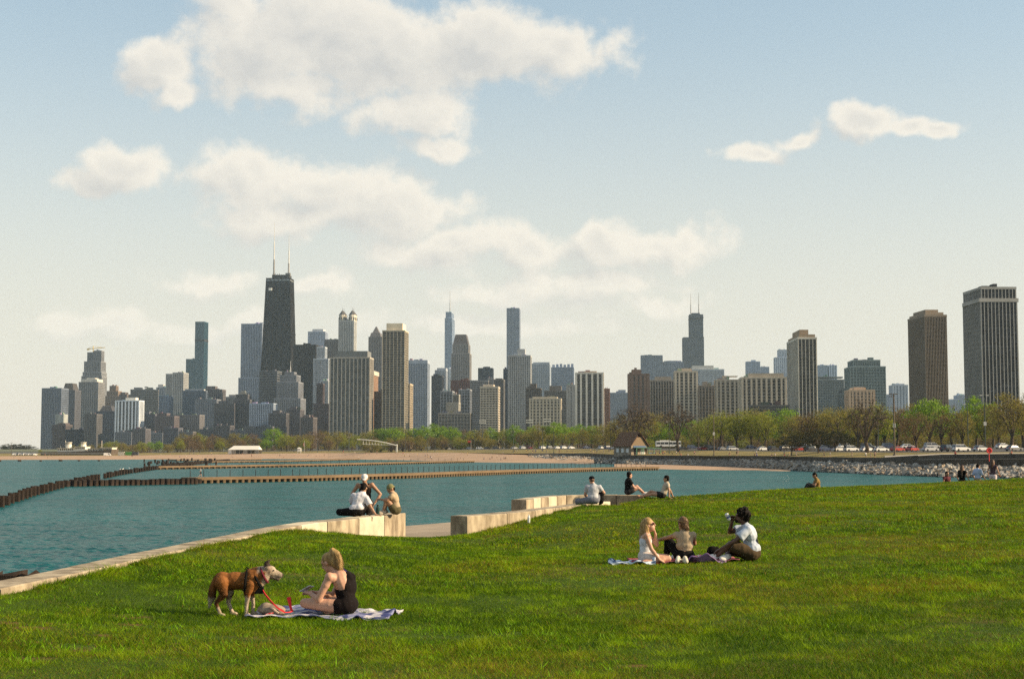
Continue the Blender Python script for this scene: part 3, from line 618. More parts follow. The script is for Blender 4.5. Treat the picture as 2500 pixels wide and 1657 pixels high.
# ---- the black tapered tower with two masts
def tapered_tower():
    Y = 2710; m2p = Y / FPX; x0 = 627
    p = PY(x0, 1090, Y); par = empty('skyscraper', (p.x, p.y, 5), GRID); tag(par, 'black tapered skyscraper with cross-braced faces and two white masts', 'building', 'city skyline'); BLD.append((627, 728, Y, 'black tapered skyscraper'))
    H = PY(675, 677, Y).z - 5
    bl, br, tl, tr_ = 0, 86 * m2p, 16 * m2p, 73 * m2p; D0, D1 = 52.0, 31.0
    def ring(t, g=0.0):
        a = bl + (tl - bl) * t; b = br + (tr_ - br) * t; i = (D0 - D1) / 2 * t
        return [(a - g, i - g, H * t), (b + g, i - g, H * t), (b + g, D0 - i + g, H * t), (a - g, D0 - i + g, H * t)]
    MB().hexa(ring(0), ring(1)).build('window_wall', glassm((.008, .010, .015), .012), par)
    m = MB(); n = 96
    for k in range(n):
        t0, t1 = k / n, (k + .42) / n; m.hexa(ring(t0, .35), ring(t1, .35))
    steel = wallm((.010, .011, .014)); tag(m.build('floor_bands', steel, par), kind='stuff')
    # columns and the big crosses, front and right face
    def face(side, u, t, g):
        r = ring(t, g); a, b = (Vector(r[0]), Vector(r[1])) if side == 0 else (Vector(r[1]), Vector(r[2])); return a.lerp(b, u)
    br_ = wallm((.014, .015, .018)); ts = [0, .165, .33, .50, .675, .85, .95]
    for side in (0, 1):
        for u in (0, 1 / 6, 2 / 6, .5, 4 / 6, 5 / 6, 1):
            MB().tube([face(side, u, 0, .5), face(side, u, 1, .5)], .75, 4).build('column', br_, par)
        for a, b in zip(ts[:-1], ts[1:-1]):
            MB().tube([face(side, 0, a, .75), face(side, 1, b, .75)], .85, 4).build('brace', br_, par)
            MB().tube([face(side, 1, a, .75), face(side, 0, b, .75)], .85, 4).build('brace', br_, par)
    MB().hexa(ring(.982, .6), ring(.992, .6)).build('crown_band', wallm((.30, .33, .34)), par)
    pa, pb = 28 * m2p, 70 * m2p; zt = PY(675, 669, Y).z - 5
    MB().box(pa, pb, 14, 38, H - .5, zt).build('penthouse', wallm((.05, .055, .06)), par)
    for i in range(9): MB().box(pa + i * 4.0, pa + i * 4.0 + .8, 20, 21, zt, zt + random.uniform(1, 5)).build('roof_pole', wallm((.12, .12, .12)), par)
    MB().box(pb - 7, pb + 2, 16, 22, zt - 2, zt + 3.5).build('roof_cabin', wallm((.2, .2, .19)), par)
    w = wallm((.62, .60, .56))
    for px, yt in ((656, 538), (693, 570)):
        x = (px - x0) * m2p; zb = PY(px, yt, Y).z - 5; h = zb - zt
        MB().tube([(x, 26, zt - 1), (x, 26, zt + h * .3)], [1.7, 1.5], 8).build('antenna', wallm((.30, .29, .28)), par)
        MB().tube([(x, 26, zt + h * .3), (x, 26, zt + h * .62), (x, 26, zt + h * .63), (x, 26, zb)], [1.05, .9, .55, .2], 8).build('antenna', w, par)
    MB().box(19.5 * m2p + 2, 19.5 * m2p + 8, D0 * .19 - 3.2, D0 * .19 - 1, H * .925, H * .94).build('pale_panel', wallm((.8, .78, .7)), par)  # plain pale panel standing just off the dark front face
tapered_tower()
T('office_block', 'dark block with pale floor bands at the foot of the black tapered tower', 2450, [(631, 675, 905)], 34, S(4.2, 5, .04, .28, (.16, .155, .15), (.03, .03, .034), emph='h'), short='dark banded block')
pr, mm = T('stone_tower', 'stepped grey stone tower with a thin beacon mast below the black tapered tower', 2400, [(668, 733, 972), (674, 727, 932), (680, 721, 915), (690, 713, 907)], 40, S(3.6, 14, .45, .4, (.25, .235, .225), (.06, .06, .065)), short='stepped stone tower')
mast(pr, mm, 668, 701, 908, 879, 2400, .9, (.5, .5, .5), 20)
T('office_slab', 'broad dark bronze slab right of the black tapered tower', 2560, [(714, 769, 841)], 40, S(3.6, 12, .3, .36, (.035, .029, .027), (.016, .015, .016)), short='dark bronze slab')
T('apartment_block', 'low white and blue block with thin vertical stripes, under the black tapered tower', 2200, [(608, 667, 984)], 24, S(3.3, 13, .45, .2, (.40, .42, .44), (.06, .07, .09)), short='white-blue striped block', roof=white)
T('brick_building', 'dark brick block below the left half of the stepped stone tower', 2150, [(655, 698, 1008), (662, 680, 1001, 'p')], 28, S(3.4, 9, .5, .5, (.12, .105, .10), (.04, .04, .045)), short='dark brick row')
T('brick_building', 'taller dark brick block below the dark bronze slab', 2170, [(699, 732, 998), (706, 720, 992, 'p')], 28, S(3.4, 7, .5, .5, (.135, .115, .11), (.04, .04, .045)))
T('brick_building', 'low brown block left of the wide glass slab', 2120, [(733, 764, 1018), (738, 752, 1012, 'p')], 28, S(3.4, 7, .5, .5, (.15, .12, .105), (.04, .04, .045)))
T('stone_building', 'dim stone row at the tree line under the white-blue striped block', 2100, [(596, 660, 1040)], 24, S(3.4, 14, .5, .5, (.145, .135, .135), (.05, .05, .055)))
T('office_tower', 'distant pale blue-grey gridded tower left of the twin-turret tower', 3500, [(749, 792, 809), (759, 786, 803, 'p')], 36, S(3.9, 11, .4, .4, (.40, .41, .44), (.13, .15, .18)), short='distant gridded tower', roof=(.45, .46, .48))
T('office_block', 'brown shoulder block directly left of the twin-turret tower', 2950, [(790, 825, 828)], 30, S(3.8, 8, .45, .5, (.20, .17, .145)))
def turret_tower():
    Y = 2850; x0, x1 = 824, 862; k = Y / FPX
    pr, mm = T('stone_tower', 'pale limestone tower crowned by pointed corner turrets', Y, [(x0, x1, 782)], 30, S(3.8, 9, .5, .35, (.48, .44, .37), (.09, .09, .09)), short='twin-turret tower')
    st, rf = wallm((.55, .51, .43)), wallm((.085, .08, .08)); w = (x1 - x0) * k; zt = PY(x0, 782, Y).z - 5; z1 = PY(x0, 768, Y).z - 5; z2 = PY(x0, 753, Y).z - 5
    for cx in (7.5 * k, w - 6 * k):
        for cyy in (7, 23):
            m = MB(); m.lathe([(6.2, zt - 1), (6.2, z1 - 4), (6.8, z1 - 4), (6.8, z1)], 8, (cx, cyy, 0)); tu = m.build('turret', st, pr)
            MB().lathe([(7.0, z1), (.35, z2 - 3), (.25, z2 + 2)], 8, (cx, cyy, 0)).build('turret_roof', rf, pr)
            for a in range(8):
                MB().box(cx + 6.6 * math.cos(a * .785) - .7, cx + 6.6 * math.cos(a * .785) + .7, cyy + 6.6 * math.sin(a * .785) - .7, cyy + 6.6 * math.sin(a * .785) + .7, z1 - 10, z1 - 5).build('turret_window', glassm(GD), tu)
turret_tower()
T('apartment_tower', 'white gridded tower behind the left end of the wide glass slab', 2500, [(763, 800, 875), (770, 790, 846)], 28, S(3.4, 11, .32, .34, (.52, .51, .48), (.05, .055, .06)), short='white gridded tower')
T('apartment_block', 'pale slim block against the left end of the wide glass slab', 2250, [(781, 800, 929)], 22, S(3.4, 5, .6, .5, (.40, .385, .35)))
T('brick_building', 'dark brick block at the foot of the white gridded tower', 2200, [(764, 802, 985), (770, 785, 936, 'f')], 26, S(3.4, 8, .4, .5, (.12, .085, .075)))
T('apartment_slab', 'wide dark glass slab with tall pale piers and a grey roof house', 1950, [(803, 902, 872), (813, 896, 857, 'p')], 30, S(3.1, 10, .24, .20, (.20, .205, .20), (.035, .042, .045), pier=(.42, .385, .335), lite=.12), roof=(.17, .18, .185), short='wide glass slab')
T('brick_tower', 'slim brick tower whose sunlit orange side shows right of the wide glass slab', 2050, [(880, 909, 915), (884, 912, 905, 'p')], 45, S(3.3, 6, .5, .5, (.42, .24, .14), GD), roof=(.5, .45, .38))
T('gothic_tower', 'brown stone tower with a steep pointed roof behind the wide glass slab', 2700, [(898, 931, 822), (901, 928, 812, 'tp', 822, 22), (906, 923, 796, 'tp', 812, 2)], 26, S(3.7, 8, .45, .35, (.26, .22, .185), (.05, .05, .055)), roof=(.13, .125, .13), short='pointed-roof tower')
T('apartment_tower', 'tall dark tower with a pale grid and a bright cream roof house', 1900, [(932, 987, 806), (941, 981, 789, 'p')], 34, S(3.05, 6, .10, .17, (.40, .35, .27), (.028, .022, .018), pier=(.50, .44, .34), lite=.05), roof=(.72, .62, .46), short='cream-topped gridded tower')
T('apartment_tower', 'tan shoulder wing right of the cream-topped dark tower', 1960, [(985, 1000, 936)], 30, S(3.05, 2, .2, .3, (.50, .42, .31), (.04, .035, .03)))
T('brick_building', 'dark brown block between the wide glass slab and the cream-topped tower', 1980, [(913, 934, 955)], 26, S(3.3, 3, .6, .5, (.10, .065, .05)))
T('office_tower', 'white-framed blue glass tower right of the cream-topped tower', 2700, [(993, 1043, 879)], 34, S(3.8, 12, .30, .34, (.40, .41, .42), (.08, .10, .13), cap=6), short='white-framed glass tower')
T('office_tower', 'slim dark bronze tower left of the mansard tower', 2500, [(1053, 1079, 917), (1056, 1066, 912, 'p')], 26, S(3.6, 7, .2, .3, (.075, .072, .075), (.03, .034, .04)), short='slim bronze tower')
T('office_tower', 'pale grey tower behind the slim bronze tower', 3000, [(1061, 1088, 903), (1066, 1088, 898, 'p')], 30, S(3.7, 7, .35, .4, (.40, .39, .38), (.12, .13, .15)))
pr, mm = T('glass_skyscraper', 'slender silver glass skyscraper with a tall thin spire', 3900, [(1085, 1103, 776), (1087, 1101, 761)], 62, S(4.0, 6, .25, .2, (.42, .46, .50), (.20, .24, .28), lite=.05), short='silver spire skyscraper')
mast(pr, mm, 1085, 1095, 762, 708, 3900, 1.6, (.42, .42, .42), 25)
T('office_block', 'pale sunlit low tower between the bronze tower and the mansard tower', 3100, [(1086, 1102, 899)], 30, S(3.8, 3, .6, .5, (.60, .58, .53), (.2, .2, .2)))
T('apartment_tower', 'tan stone tower with a dark mansard roof', 2600, [(1101, 1146, 862), (1104, 1143, 840), (1105, 1142, 816, 'tp', 840, 26)], 34, S(3.5, 10, .42, .40, (.30, .26, .22), (.07, .065, .065)), roof=(.10, .095, .10), short='mansard tower')
T('brick_building', 'red brick block at the foot of the mansard tower', 2300, [(1100, 1147, 928)], 28, S(3.4, 9, .6, .6, (.17, .075, .055)), short='red brick block')
T('office_block', 'dark modern frame block with a pale grid below the red brick block', 2050, [(1075, 1104, 954), (1081, 1097, 953, 'p')], 26, S(4.4, 4, .14, .16, (.36, .35, .33), (.05, .055, .06)), short='dark frame block')
T('office_block', 'grey gridded block right of the dark frame block', 2080, [(1120, 1147, 950)], 26, S(4.4, 4, .16, .18, (.34, .32, .30), (.06, .06, .065)))
T('plain_block', 'blank pale grey wall block between the two frame blocks', 2000, [(1089, 1119, 982), (1104, 1119, 962)], 24, S(5, 1, .96, .92, (.33, .32, .29)))
T('apartment_row', 'long low brown gridded row behind the park trees, centre', 1900, [(1070, 1148, 1008)], 24, S(4.2, 10, .14, .2, (.27, .245, .215), (.06, .055, .05)), short='long low gridded row')
T('office_block', 'navy glass block with a brown lower half, centre', 2900, [(1167, 1202, 898), (1178, 1190, 895, 'p')], 28, S(3.7, 9, .2, .3, (.06, .065, .08), (.03, .034, .045)), short='navy glass block')
T('apartment_block', 'grey-brown stepped block right of the mansard tower', 2250, [(1147, 1192, 928), (1190, 1204, 922, 'f', 1090)], 28, S(3.3, 9, .2, .5, (.27, .24, .21), (.06, .055, .05), emph='h'), short='grey-brown stepped block')
T('apartment_tower', 'cream balcony tower with a sunlit corner, centre', 1900, [(1172, 1216, 943), (1178, 1204, 938, 'p')], 30, S(3.05, 6, .24, .36, (.50, .44, .355), (.045, .038, .03), emph='h'), short='cream balcony tower')
T('apartment_block', 'brown slim block right of the cream balcony tower', 2200, [(1206, 1229, 926), (1209, 1226, 923, 'p')], 28, S(3.3, 6, .4, .5, (.20, .175, .15)))
T('glass_skyscraper', 'tall flat-topped pale grey-blue skyscraper, centre', 3300, [(1237, 1268, 752), (1249, 1260, 751, 'p')], 36, S(3.9, 9, .30, .30, (.36, .37, .39), (.15, .165, .185)), short='flat-topped skyscraper')
T('apartment_tower', 'tan gridded tower in front of the flat-topped skyscraper', 2150, [(1240, 1295, 867), (1262, 1281, 851, 'p')], 34, S(3.2, 12, .40, .36, (.42, .385, .335), (.05, .048, .046)), short='tan gridded tower')
T('office_block', 'narrow dark blue block left of the tan gridded tower', 2300, [(1229, 1243, 900)], 26, S(3.6, 4, .2, .3, (.07, .08, .10), (.04, .05, .07)))
T('office_slab', 'pale grey slab right of the tan gridded tower', 3000, [(1297, 1342, 887), (1302, 1342, 884, 'p')], 34, S(3.8, 10, .3, .42, (.42, .42, .41), (.14, .155, .17)), short='pale grey slab')
T('office_block', 'blue-grey block with a crenellated roofline right of the pale grey slab', 3300, [(1346, 1401, 896)] + [(1348 + i * 9.2, 1354 + i * 9.2, 889 - (i % 3), 'p', 896) for i in range(6)], 36, S(3.8, 14, .25, .36, (.30, .32, .355), (.12, .14, .17)), short='crenellated block')
T('apartment_block', 'dark stepped block below the pale grey slab', 2000, [(1284, 1320, 947), (1294, 1309, 936, 'p')], 26, S(3.3, 8, .3, .5, (.105, .09, .08)), short='dark stepped block')
T('stone_building', 'ornate cream stone apartment house with tall columns and a cornice', 1750, [(1292, 1369, 972), (1300, 1360, 968, 'p')], 30, S(3.6, 9, .42, .34, (.47, .415, .325), (.09, .075, .06)), short='ornate cream apartment house')
T('office_block', 'dark grey block with a black roof house behind the ornate cream house', 2000, [(1329, 1384, 953), (1341, 1370, 941, 'p')], 28, S(3.4, 12, .25, .45, (.16, .145, .135), (.04, .04, .045)), short='black-topped grey block')
T('plain_block', 'plain grey side wall left of the white pin-striped tower', 1850, [(1383, 1407, 939)], 26, S(3.3, 3, .7, .7, (.30, .295, .285)))
T('apartment_tower', 'white pin-striped tower with five broad white piers and dark windows', 1600, [(1405, 1474, 909), (1426, 1457, 905, 'p')], 30, S(2.95, 5, .34, .12, (.30, .28, .25), (.035, .033, .03), pier=(.66, .62, .54)), short='pin-striped white tower', roof=(.35, .28, .22))
T('brick_building', 'small red-brown brick block right of the pin-striped white tower', 1750, [(1476, 1489, 948)], 24, S(3.3, 3, .5, .5, (.26, .14, .10)))
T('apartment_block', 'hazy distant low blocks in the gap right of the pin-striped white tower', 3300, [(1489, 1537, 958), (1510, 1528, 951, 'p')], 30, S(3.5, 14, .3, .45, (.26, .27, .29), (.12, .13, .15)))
# ---- right of centre
T('brick_tower', 'brown brick tower with a pale central window strip', 1500, [(1534, 1586, 912), (1543, 1567, 901, 'p'), (1550, 1556, 896, 'p')], 30, S(3.0, 5, .62, .4, (.20, .14, .11), (.07, .085, .085)), short='brown brick tower')
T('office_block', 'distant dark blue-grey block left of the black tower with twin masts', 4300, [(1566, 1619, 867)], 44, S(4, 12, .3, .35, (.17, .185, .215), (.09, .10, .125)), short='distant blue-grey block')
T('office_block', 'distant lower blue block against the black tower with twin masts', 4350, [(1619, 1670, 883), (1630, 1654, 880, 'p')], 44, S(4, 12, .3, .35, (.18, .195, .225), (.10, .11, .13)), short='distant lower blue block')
def bundled_tower():
    Y = 4650; x0 = 1670; k = Y / FPX
    pr, mm = T('skyscraper', 'distant dark blue stepped skyscraper with twin thin masts', Y, [(1670, 1720.5, 823), (1686, 1719.5, 767), (1692, 1712, 763, 'p')], 68, S(4, 12, .22, .32, (.055, .06, .072), (.04, .045, .058)), short='stepped skyscraper with masts')
    for px, yt in ((1690.5, 713), (1710, 712)): mast(pr, mm, 1670, px, 764, yt, Y, 2.0, (.35, .34, .33), 30)
    for i, y in enumerate((774, 822, 868)): MB().box(16 * k - .8, 49.5 * k + .8, -.9, 60, PY(x0, y + 3, Y).z - 5, PY(x0, y, Y).z - 5).build('belt_floor', wallm((.035, .036, .042)), pr)
bundled_tower()
T('apartment_block', 'tan block of thin dark window strips right of the brown brick tower', 1550, [(1588, 1647, 927), (1600, 1640, 919, 'p')], 28, S(2.95, 9, .34, .18, (.32, .285, .235), (.04, .037, .033)), short='tan strip-window block')
T('apartment_tower', 'cream tower with dark bay strips and a bright sunlit right edge', 1450, [(1649, 1704, 905), (1666, 1690, 898, 'p')], 30, S(2.95, 5, .40, .24, (.46, .40, .315), (.045, .04, .034), pier=(.55, .475, .37)), short='cream bay tower')
T('apartment_slab', 'whitish finely gridded slab behind the cream bay tower', 2400, [(1692, 1769, 901), (1692, 1744, 892, 'p')], 40, S(3.3, 24, .35, .42, (.52, .51, .48), (.16, .165, .17)), short='whitish gridded slab', roof=(.5, .49, .46))
T('apartment_block', 'brown-grey block right of the cream bay tower', 1500, [(1707, 1747, 940), (1718, 1730, 930, 'p')], 28, S(2.95, 5, .36, .3, (.25, .22, .185), (.05, .045, .04)), short='brown-grey block')
T('apartment_block', 'tan concrete block with dark bays left of the wide cream block', 1420, [(1750, 1806, 926), (1767, 1780, 916, 'p'), (1780, 1804, 918, 'p')], 28, S(2.95, 5, .42, .26, (.40, .355, .285), (.055, .048, .04)), short='tan dark-bay block')
T('apartment_slab', 'wide cream concrete block with three dark bay groups', 1350, [(1812, 1921, 920), (1830, 1915, 911, 'p')], 28, S(2.95, 9, .40, .16, (.45, .395, .315), (.05, .045, .038), pier=(.57, .495, .39)), short='wide cream block')
T('office_block', 'dark glass podium below the wide cream block', 1250, [(1838, 1928, 988)], 26, S(4, 7, .12, .3, (.12, .115, .11), (.035, .04, .042), emph='h'), short='dark podium')
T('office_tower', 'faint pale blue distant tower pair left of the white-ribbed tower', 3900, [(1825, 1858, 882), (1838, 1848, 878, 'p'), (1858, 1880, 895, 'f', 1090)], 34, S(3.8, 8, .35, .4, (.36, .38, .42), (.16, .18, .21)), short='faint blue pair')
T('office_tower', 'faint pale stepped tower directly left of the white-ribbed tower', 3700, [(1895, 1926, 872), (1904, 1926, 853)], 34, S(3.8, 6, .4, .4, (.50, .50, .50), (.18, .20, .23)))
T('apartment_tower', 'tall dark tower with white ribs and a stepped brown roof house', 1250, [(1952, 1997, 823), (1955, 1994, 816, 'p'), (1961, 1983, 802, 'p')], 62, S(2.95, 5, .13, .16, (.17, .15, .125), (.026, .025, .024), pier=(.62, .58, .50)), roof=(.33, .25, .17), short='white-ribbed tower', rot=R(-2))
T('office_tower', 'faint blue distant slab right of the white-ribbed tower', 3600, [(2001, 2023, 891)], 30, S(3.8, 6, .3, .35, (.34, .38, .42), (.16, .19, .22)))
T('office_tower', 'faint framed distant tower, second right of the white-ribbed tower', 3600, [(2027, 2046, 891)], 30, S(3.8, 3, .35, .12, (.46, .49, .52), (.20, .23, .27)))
T('glass_block', 'greenish stepped glass block right of the white-ribbed tower', 2000, [(1999, 2062, 926), (2001, 2034, 918), (2036, 2062, 922, 'p')], 36, S(3.5, 11, .2, .3, (.20, .225, .23), (.08, .105, .11)), short='greenish stepped block')
T('glass_block', 'lower dark glass block left of the green glass tower', 1900, [(2060, 2082, 947), (2055, 2075, 960, 'f', 1090)], 30, S(3.5, 5, .2, .3, (.13, .15, .16), (.06, .08, .09)))
T('glass_tower', 'broad green-blue glass tower with a set-back crown', 1700, [(2079, 2164, 894), (2087, 2152, 878)], 44, S(3.5, 12, .20, .28, (.22, .27, .275), (.07, .105, .11)), short='green glass tower')
T('brick_building', 'peach coloured block at the foot of the green glass tower', 1450, [(2075, 2137, 951), (2089, 2115, 944, 'p')], 28, S(3, 7, .5, .3, (.50, .37, .26), (.10, .075, .055)), short='peach block', roof=(.52, .39, .28))
T('apartment_tower', 'pale thin tower right of the green glass tower', 2300, [(2182, 2219, 939), (2190, 2212, 936, 'p')], 32, S(3.3, 5, .5, .35, (.48, .48, .48), (.14, .16, .19)), short='pale thin tower')
T('apartment_block', 'low pale block between the green glass tower and the pale thin tower', 2500, [(2160, 2184, 962), (2140, 2160, 975, 'f', 1090)], 28, S(3.3, 6, .4, .4, (.40, .41, .42), (.15, .17, .19)))
T('apartment_tower', 'tall brown ribbed concrete tower, second from the right edge', 1050, [(2264, 2318, 768), (2267, 2312, 762, 'p'), (2272, 2304, 754, 'p')], 38, S(2.9, 14, .34, .22, (.17, .14, .115), (.035, .032, .03), pier=(.23, .19, .15)), roof=(.30, .24, .18), short='brown ribbed tower', rot=R(2.5))
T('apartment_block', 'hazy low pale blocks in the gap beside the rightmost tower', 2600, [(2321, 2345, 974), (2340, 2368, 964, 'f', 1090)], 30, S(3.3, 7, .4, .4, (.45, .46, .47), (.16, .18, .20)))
pr, mm = T('apartment_tower', 'rightmost tall black tower with pale vertical piers and a taller crown', 950, [(2402, 2492, 731), (2404, 2490, 700)], 35, S(2.85, 10, .20, .14, (.045, .046, .052), (.012, .014, .018), pier=(.34, .33, .31)), short='rightmost black tower', rot=R(1.0))
MB().box(-.9, 90 * mm + .9, -.5, 34, PY(2402, 737, 950).z - 5, PY(2402, 728, 950).z - 5).build('belt_floor', wallm((.36, .345, .32)), pr)
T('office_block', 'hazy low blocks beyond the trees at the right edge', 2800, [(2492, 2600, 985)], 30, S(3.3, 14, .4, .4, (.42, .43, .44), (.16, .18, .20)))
# ================================================================== far shore: beach, rocks, wall, park
def sheet(name, cols, m, label, cat, kind='structure', sub=4):
    """cols: list of columns, each a list of points from the water inland"""
    k = len(cols[0]); rows = []
    for i in range(len(cols) - 1):
        for t in np.arange(sub) / sub: rows.append([cols[i][j].lerp(cols[i + 1][j], t) for j in range(k)])
    rows.append(cols[-1])
    vs = [p for r in rows for p in r]
    fs = [(i * k + j, (i + 1) * k + j, (i + 1) * k + j + 1, i * k + j + 1) for i in range(len(rows) - 1) for j in range(k - 1)]
    return tag(link(name, mesh(name, vs, fs), m), label, cat, kind=kind)
SAND = mat('beach_sand', (0.354, 0.238, 0.153), rough=1, var=.10, scale=.05, bump=.4, bscale=.6, bdist=.3)
WETS = mat('wet_sand', (0.231, 0.16, 0.102), rough=.8, var=.1, scale=.08)
DUNE = mat('dune_grass', (.235, .175, .055), rough=1, col2=(.12, .105, .03), scale=.06, bump=.8, bscale=.8, bdist=.5)
ASPH = mat('asphalt', (.055, .053, .052), rough=.95, var=.12, scale=.2)
CITYG = mat('city_ground', (.11, .12, .07), rough=1, var=.2, scale=.01)
DARKC = mat('shade_dark_concrete', (.075, .06, .044), rough=1, col2=(.036, .03, .022), scale=.35, bump=.6, bscale=1.2, bdist=.3)  # shade on the shore wall is put into this near-black colour
BEACH = [(-900, 1124, 1114, 1080), (0, 1122, 1113, 1080), (250, 1121.5, 1112, 1080), (420, 1120.5, 1110, 1080), (560, 1120, 1108, 1080), (800, 1120, 1105.5, 1050), (1000, 1123, 1104.5, 960), (1110, 1127, 1104.5, 880), (1250, 1129, 1109, 775), (1364, 1130, 1112, 735), (1450, 1132.5, 1116, 700)]
cols = []
for px, yw, yt, Yt in BEACH:
    a = PZ(px, yw, 0); b = PY(px, yt, Yt); lip = a.lerp(b, .12); lip.z = .35
    u = a - Vector((0, 25, 0)); u.z = -1.2
    cols.append([u, a, lip, a.lerp(b, .55), b])
sheet('beach', cols, SAND, 'long sandy beach across the bay', 'beach')
SPIT = [(1500, 1139, 1134.5, 588), (1529, 1141, 1134.5, 585), (1600, 1144, 1135.5, 566), (1666, 1146, 1136.5, 549), (1760, 1147.2, 1139.5, 500), (1850, 1148, 1142.5, 456), (1930, 1150, 1147, 420)]
cols = []
for px, yw, yt, Yt in SPIT:
    a = PZ(px, yw, 0); b = PY(px, yt, Yt); b.z = max(b.z, .25); u = a - Vector((0, 14, 0)); u.z = -.9
    cols.append([u, a, a.lerp(b, .5) + Vector((0, 0, .15)), b])
sheet('sand_spit', cols, SAND, 'narrow sand strip at the foot of the rocks', 'beach')
PARK = [(-900, 1114, 1080, 1106, 1250, 1103, 1400), (0, 1113, 1080, 1106, 1250, 1103, 1400), (250, 1112, 1080, 1106, 1250, 1103, 1400), (560, 1108, 1080, 1102, 1220, 1099, 1350), (800, 1105.5, 1050, 1100, 1150, 1097, 1300),
        (1000, 1104.5, 960, 1098, 1080, 1096, 1200), (1110, 1104.5, 880, 1098, 980, 1095.5, 1100), (1250, 1106.5, 777, 1096.5, 860, 1094.5, 930), (1364, 1107, 737, 1096, 810, 1094, 880), (1450, 1108, 702, 1096, 780, 1094, 850),
        (1530, 1112, 601, 1098, 690, 1094, 760), (1666, 1113, 558, 1099, 640, 1094, 700), (1850, 1114, 470, 1101, 540, 1093.5, 600), (2000, 1117, 406, 1103, 455, 1093, 510), (2150, 1119, 373, 1104, 420, 1093, 480), (2300, 1110, 341, 1104, 365, 1093, 420), (2500, 1108, 328, 1103, 350, 1093, 410), (2900, 1106, 322, 1102, 345, 1092, 400)]
PK = {r[0]: r for r in PARK}
def park_pt(px, t):
    """ground of the park: t=0 wall top, 1 lawn back, 2 car park back"""
    xs = [r[0] for r in PARK]; y = [np.interp(px, xs, [r[1 + 2 * j] for r in PARK]) for j in range(3)]; Yv = [np.interp(px, xs, [r[2 + 2 * j] for r in PARK]) for j in range(3)]
    P = [PY(px, a, b) for a, b in zip(y, Yv)]
    if t <= 1: return P[0].lerp(P[1], t)
    if t <= 2: return P[1].lerp(P[2], t - 1)
    e = P[2].copy(); f = t - 2; e.x *= (1 + f); e.y *= (1 + f); return e
sheet('park_lawn', [[park_pt(r[0], 0), park_pt(r[0], .35), park_pt(r[0], 1)] for r in PARK], DUNE, 'rough spring grass strip along the shore path', 'grass strip')
sheet('car_park', [[park_pt(r[0], 1) , park_pt(r[0], 2)] for r in PARK], ASPH, 'asphalt car park and shore drive behind the park lawn', 'road')
cols = []
for r in PARK:
    a = park_pt(r[0], 2); k = 1300 / a.y; b = Vector((a.x * k, max(1450, a.y + 200), 6.5)); c = Vector((a.x * k * (r[0] and 4), 8800, 6.5)); c.x = {-900: -5800, 2900: 2900}.get(r[0], a.x / a.y * 8800 * .62)
    cols.append([a, b, c])
sheet('city_ground', cols, CITYG, 'ground under the trees and the city', 'ground')
# revetment
ROCK = [(1290, 1116, 735, 1112, 748), (1364, 1124, 690, 1113, 728), (1450, 1131, 640, 1116.5, 695), (1530, 1134.5, 583, 1121, 598), (1666, 1136.5, 548, 1122, 556), (1850, 1142.5, 455, 1122.5, 467), (2000, 1151.5, 391, 1128, 403), (2150, 1158.5, 347, 1132, 370), (2300, 1164, 317, 1139, 338), (2500, 1167, 303, 1141, 325), (2900, 1170, 290, 1141, 319)]
RX = [r[0] for r in ROCK]
def rock_pt(px, t):
    v = [np.interp(px, RX, [r[i] for r in ROCK]) for i in range(1, 5)]
    return PY(px, v[0], v[1]).lerp(PY(px, v[2], v[3]), t)
rcols = []
for r in ROCK:
    a = rock_pt(r[0], 0); a = a - Vector((0, 3, .8)); rcols.append([a, rock_pt(r[0], .5) - Vector((0, 0, .25)), rock_pt(r[0], 1) - Vector((0, 0, .1))])
RB = mat('rubble_bed', (.12, .11, .095), rough=1, var=.3, scale=.5)
rev = sheet('rock_revetment', rcols, RB, 'bank of pale grey boulders along the far shore', 'rocks')
ROCKM = [mat('boulder_%s' % n, c, rough=.95, var=.22, scale=.8, bump=.5, bscale=3, bdist=.15) for n, c in (('pale', (.36, .34, .30)), ('grey', (.24, .225, .205)), ('warm', (.28, .225, .165)), ('dark', (.09, .08, .068)))]
def rock_mesh(i):
    bm = bmesh.new(); rs = random.Random(i)
    for k in range(13):
        v = Vector((rs.gauss(0, 1), rs.gauss(0, 1), rs.gauss(0, 1))).normalized() * rs.uniform(.75, 1.05); bm.verts.new((v.x * 1.1, v.y, v.z * .8))
    bmesh.ops.convex_hull(bm, input=bm.verts); me = bpy.data.meshes.new('rock'); bm.to_mesh(me); bm.free(); return me
rmesh = [[rock_mesh(i * 10 + j) for j in range(5)] for i in range(4)]
for i in range(4):
    for me in rmesh[i]: me.materials.append(ROCKM[i])
allr = []
for _ in range(6500):
    px = 1290 + (2560 - 1290) * random.random() ** .8; t = random.random(); p = rock_pt(px, t)
    s = random.uniform(.26, .56) * random.choice((1, 1, 1, 1.5))
    if px < 1500: s *= 1.2
    allr.append((s / p.y, p, s, random.choices((0, 1, 2, 3), (5, 4, 3, 2 if t > .15 else 6))[0]))
allr.sort(key=lambda a: -a[0])
for n, (_, p, s, k) in enumerate(allr[:290]):
    o = link('rock', random.choice(rmesh[k]), None, rev, p + Vector((0, 0, s * .25))); o.scale = (s * random.uniform(.8, 1.3), s, s * random.uniform(.7, 1.1)); o.rotation_euler = (random.random() * 6, random.random() * 6, random.random() * 6)
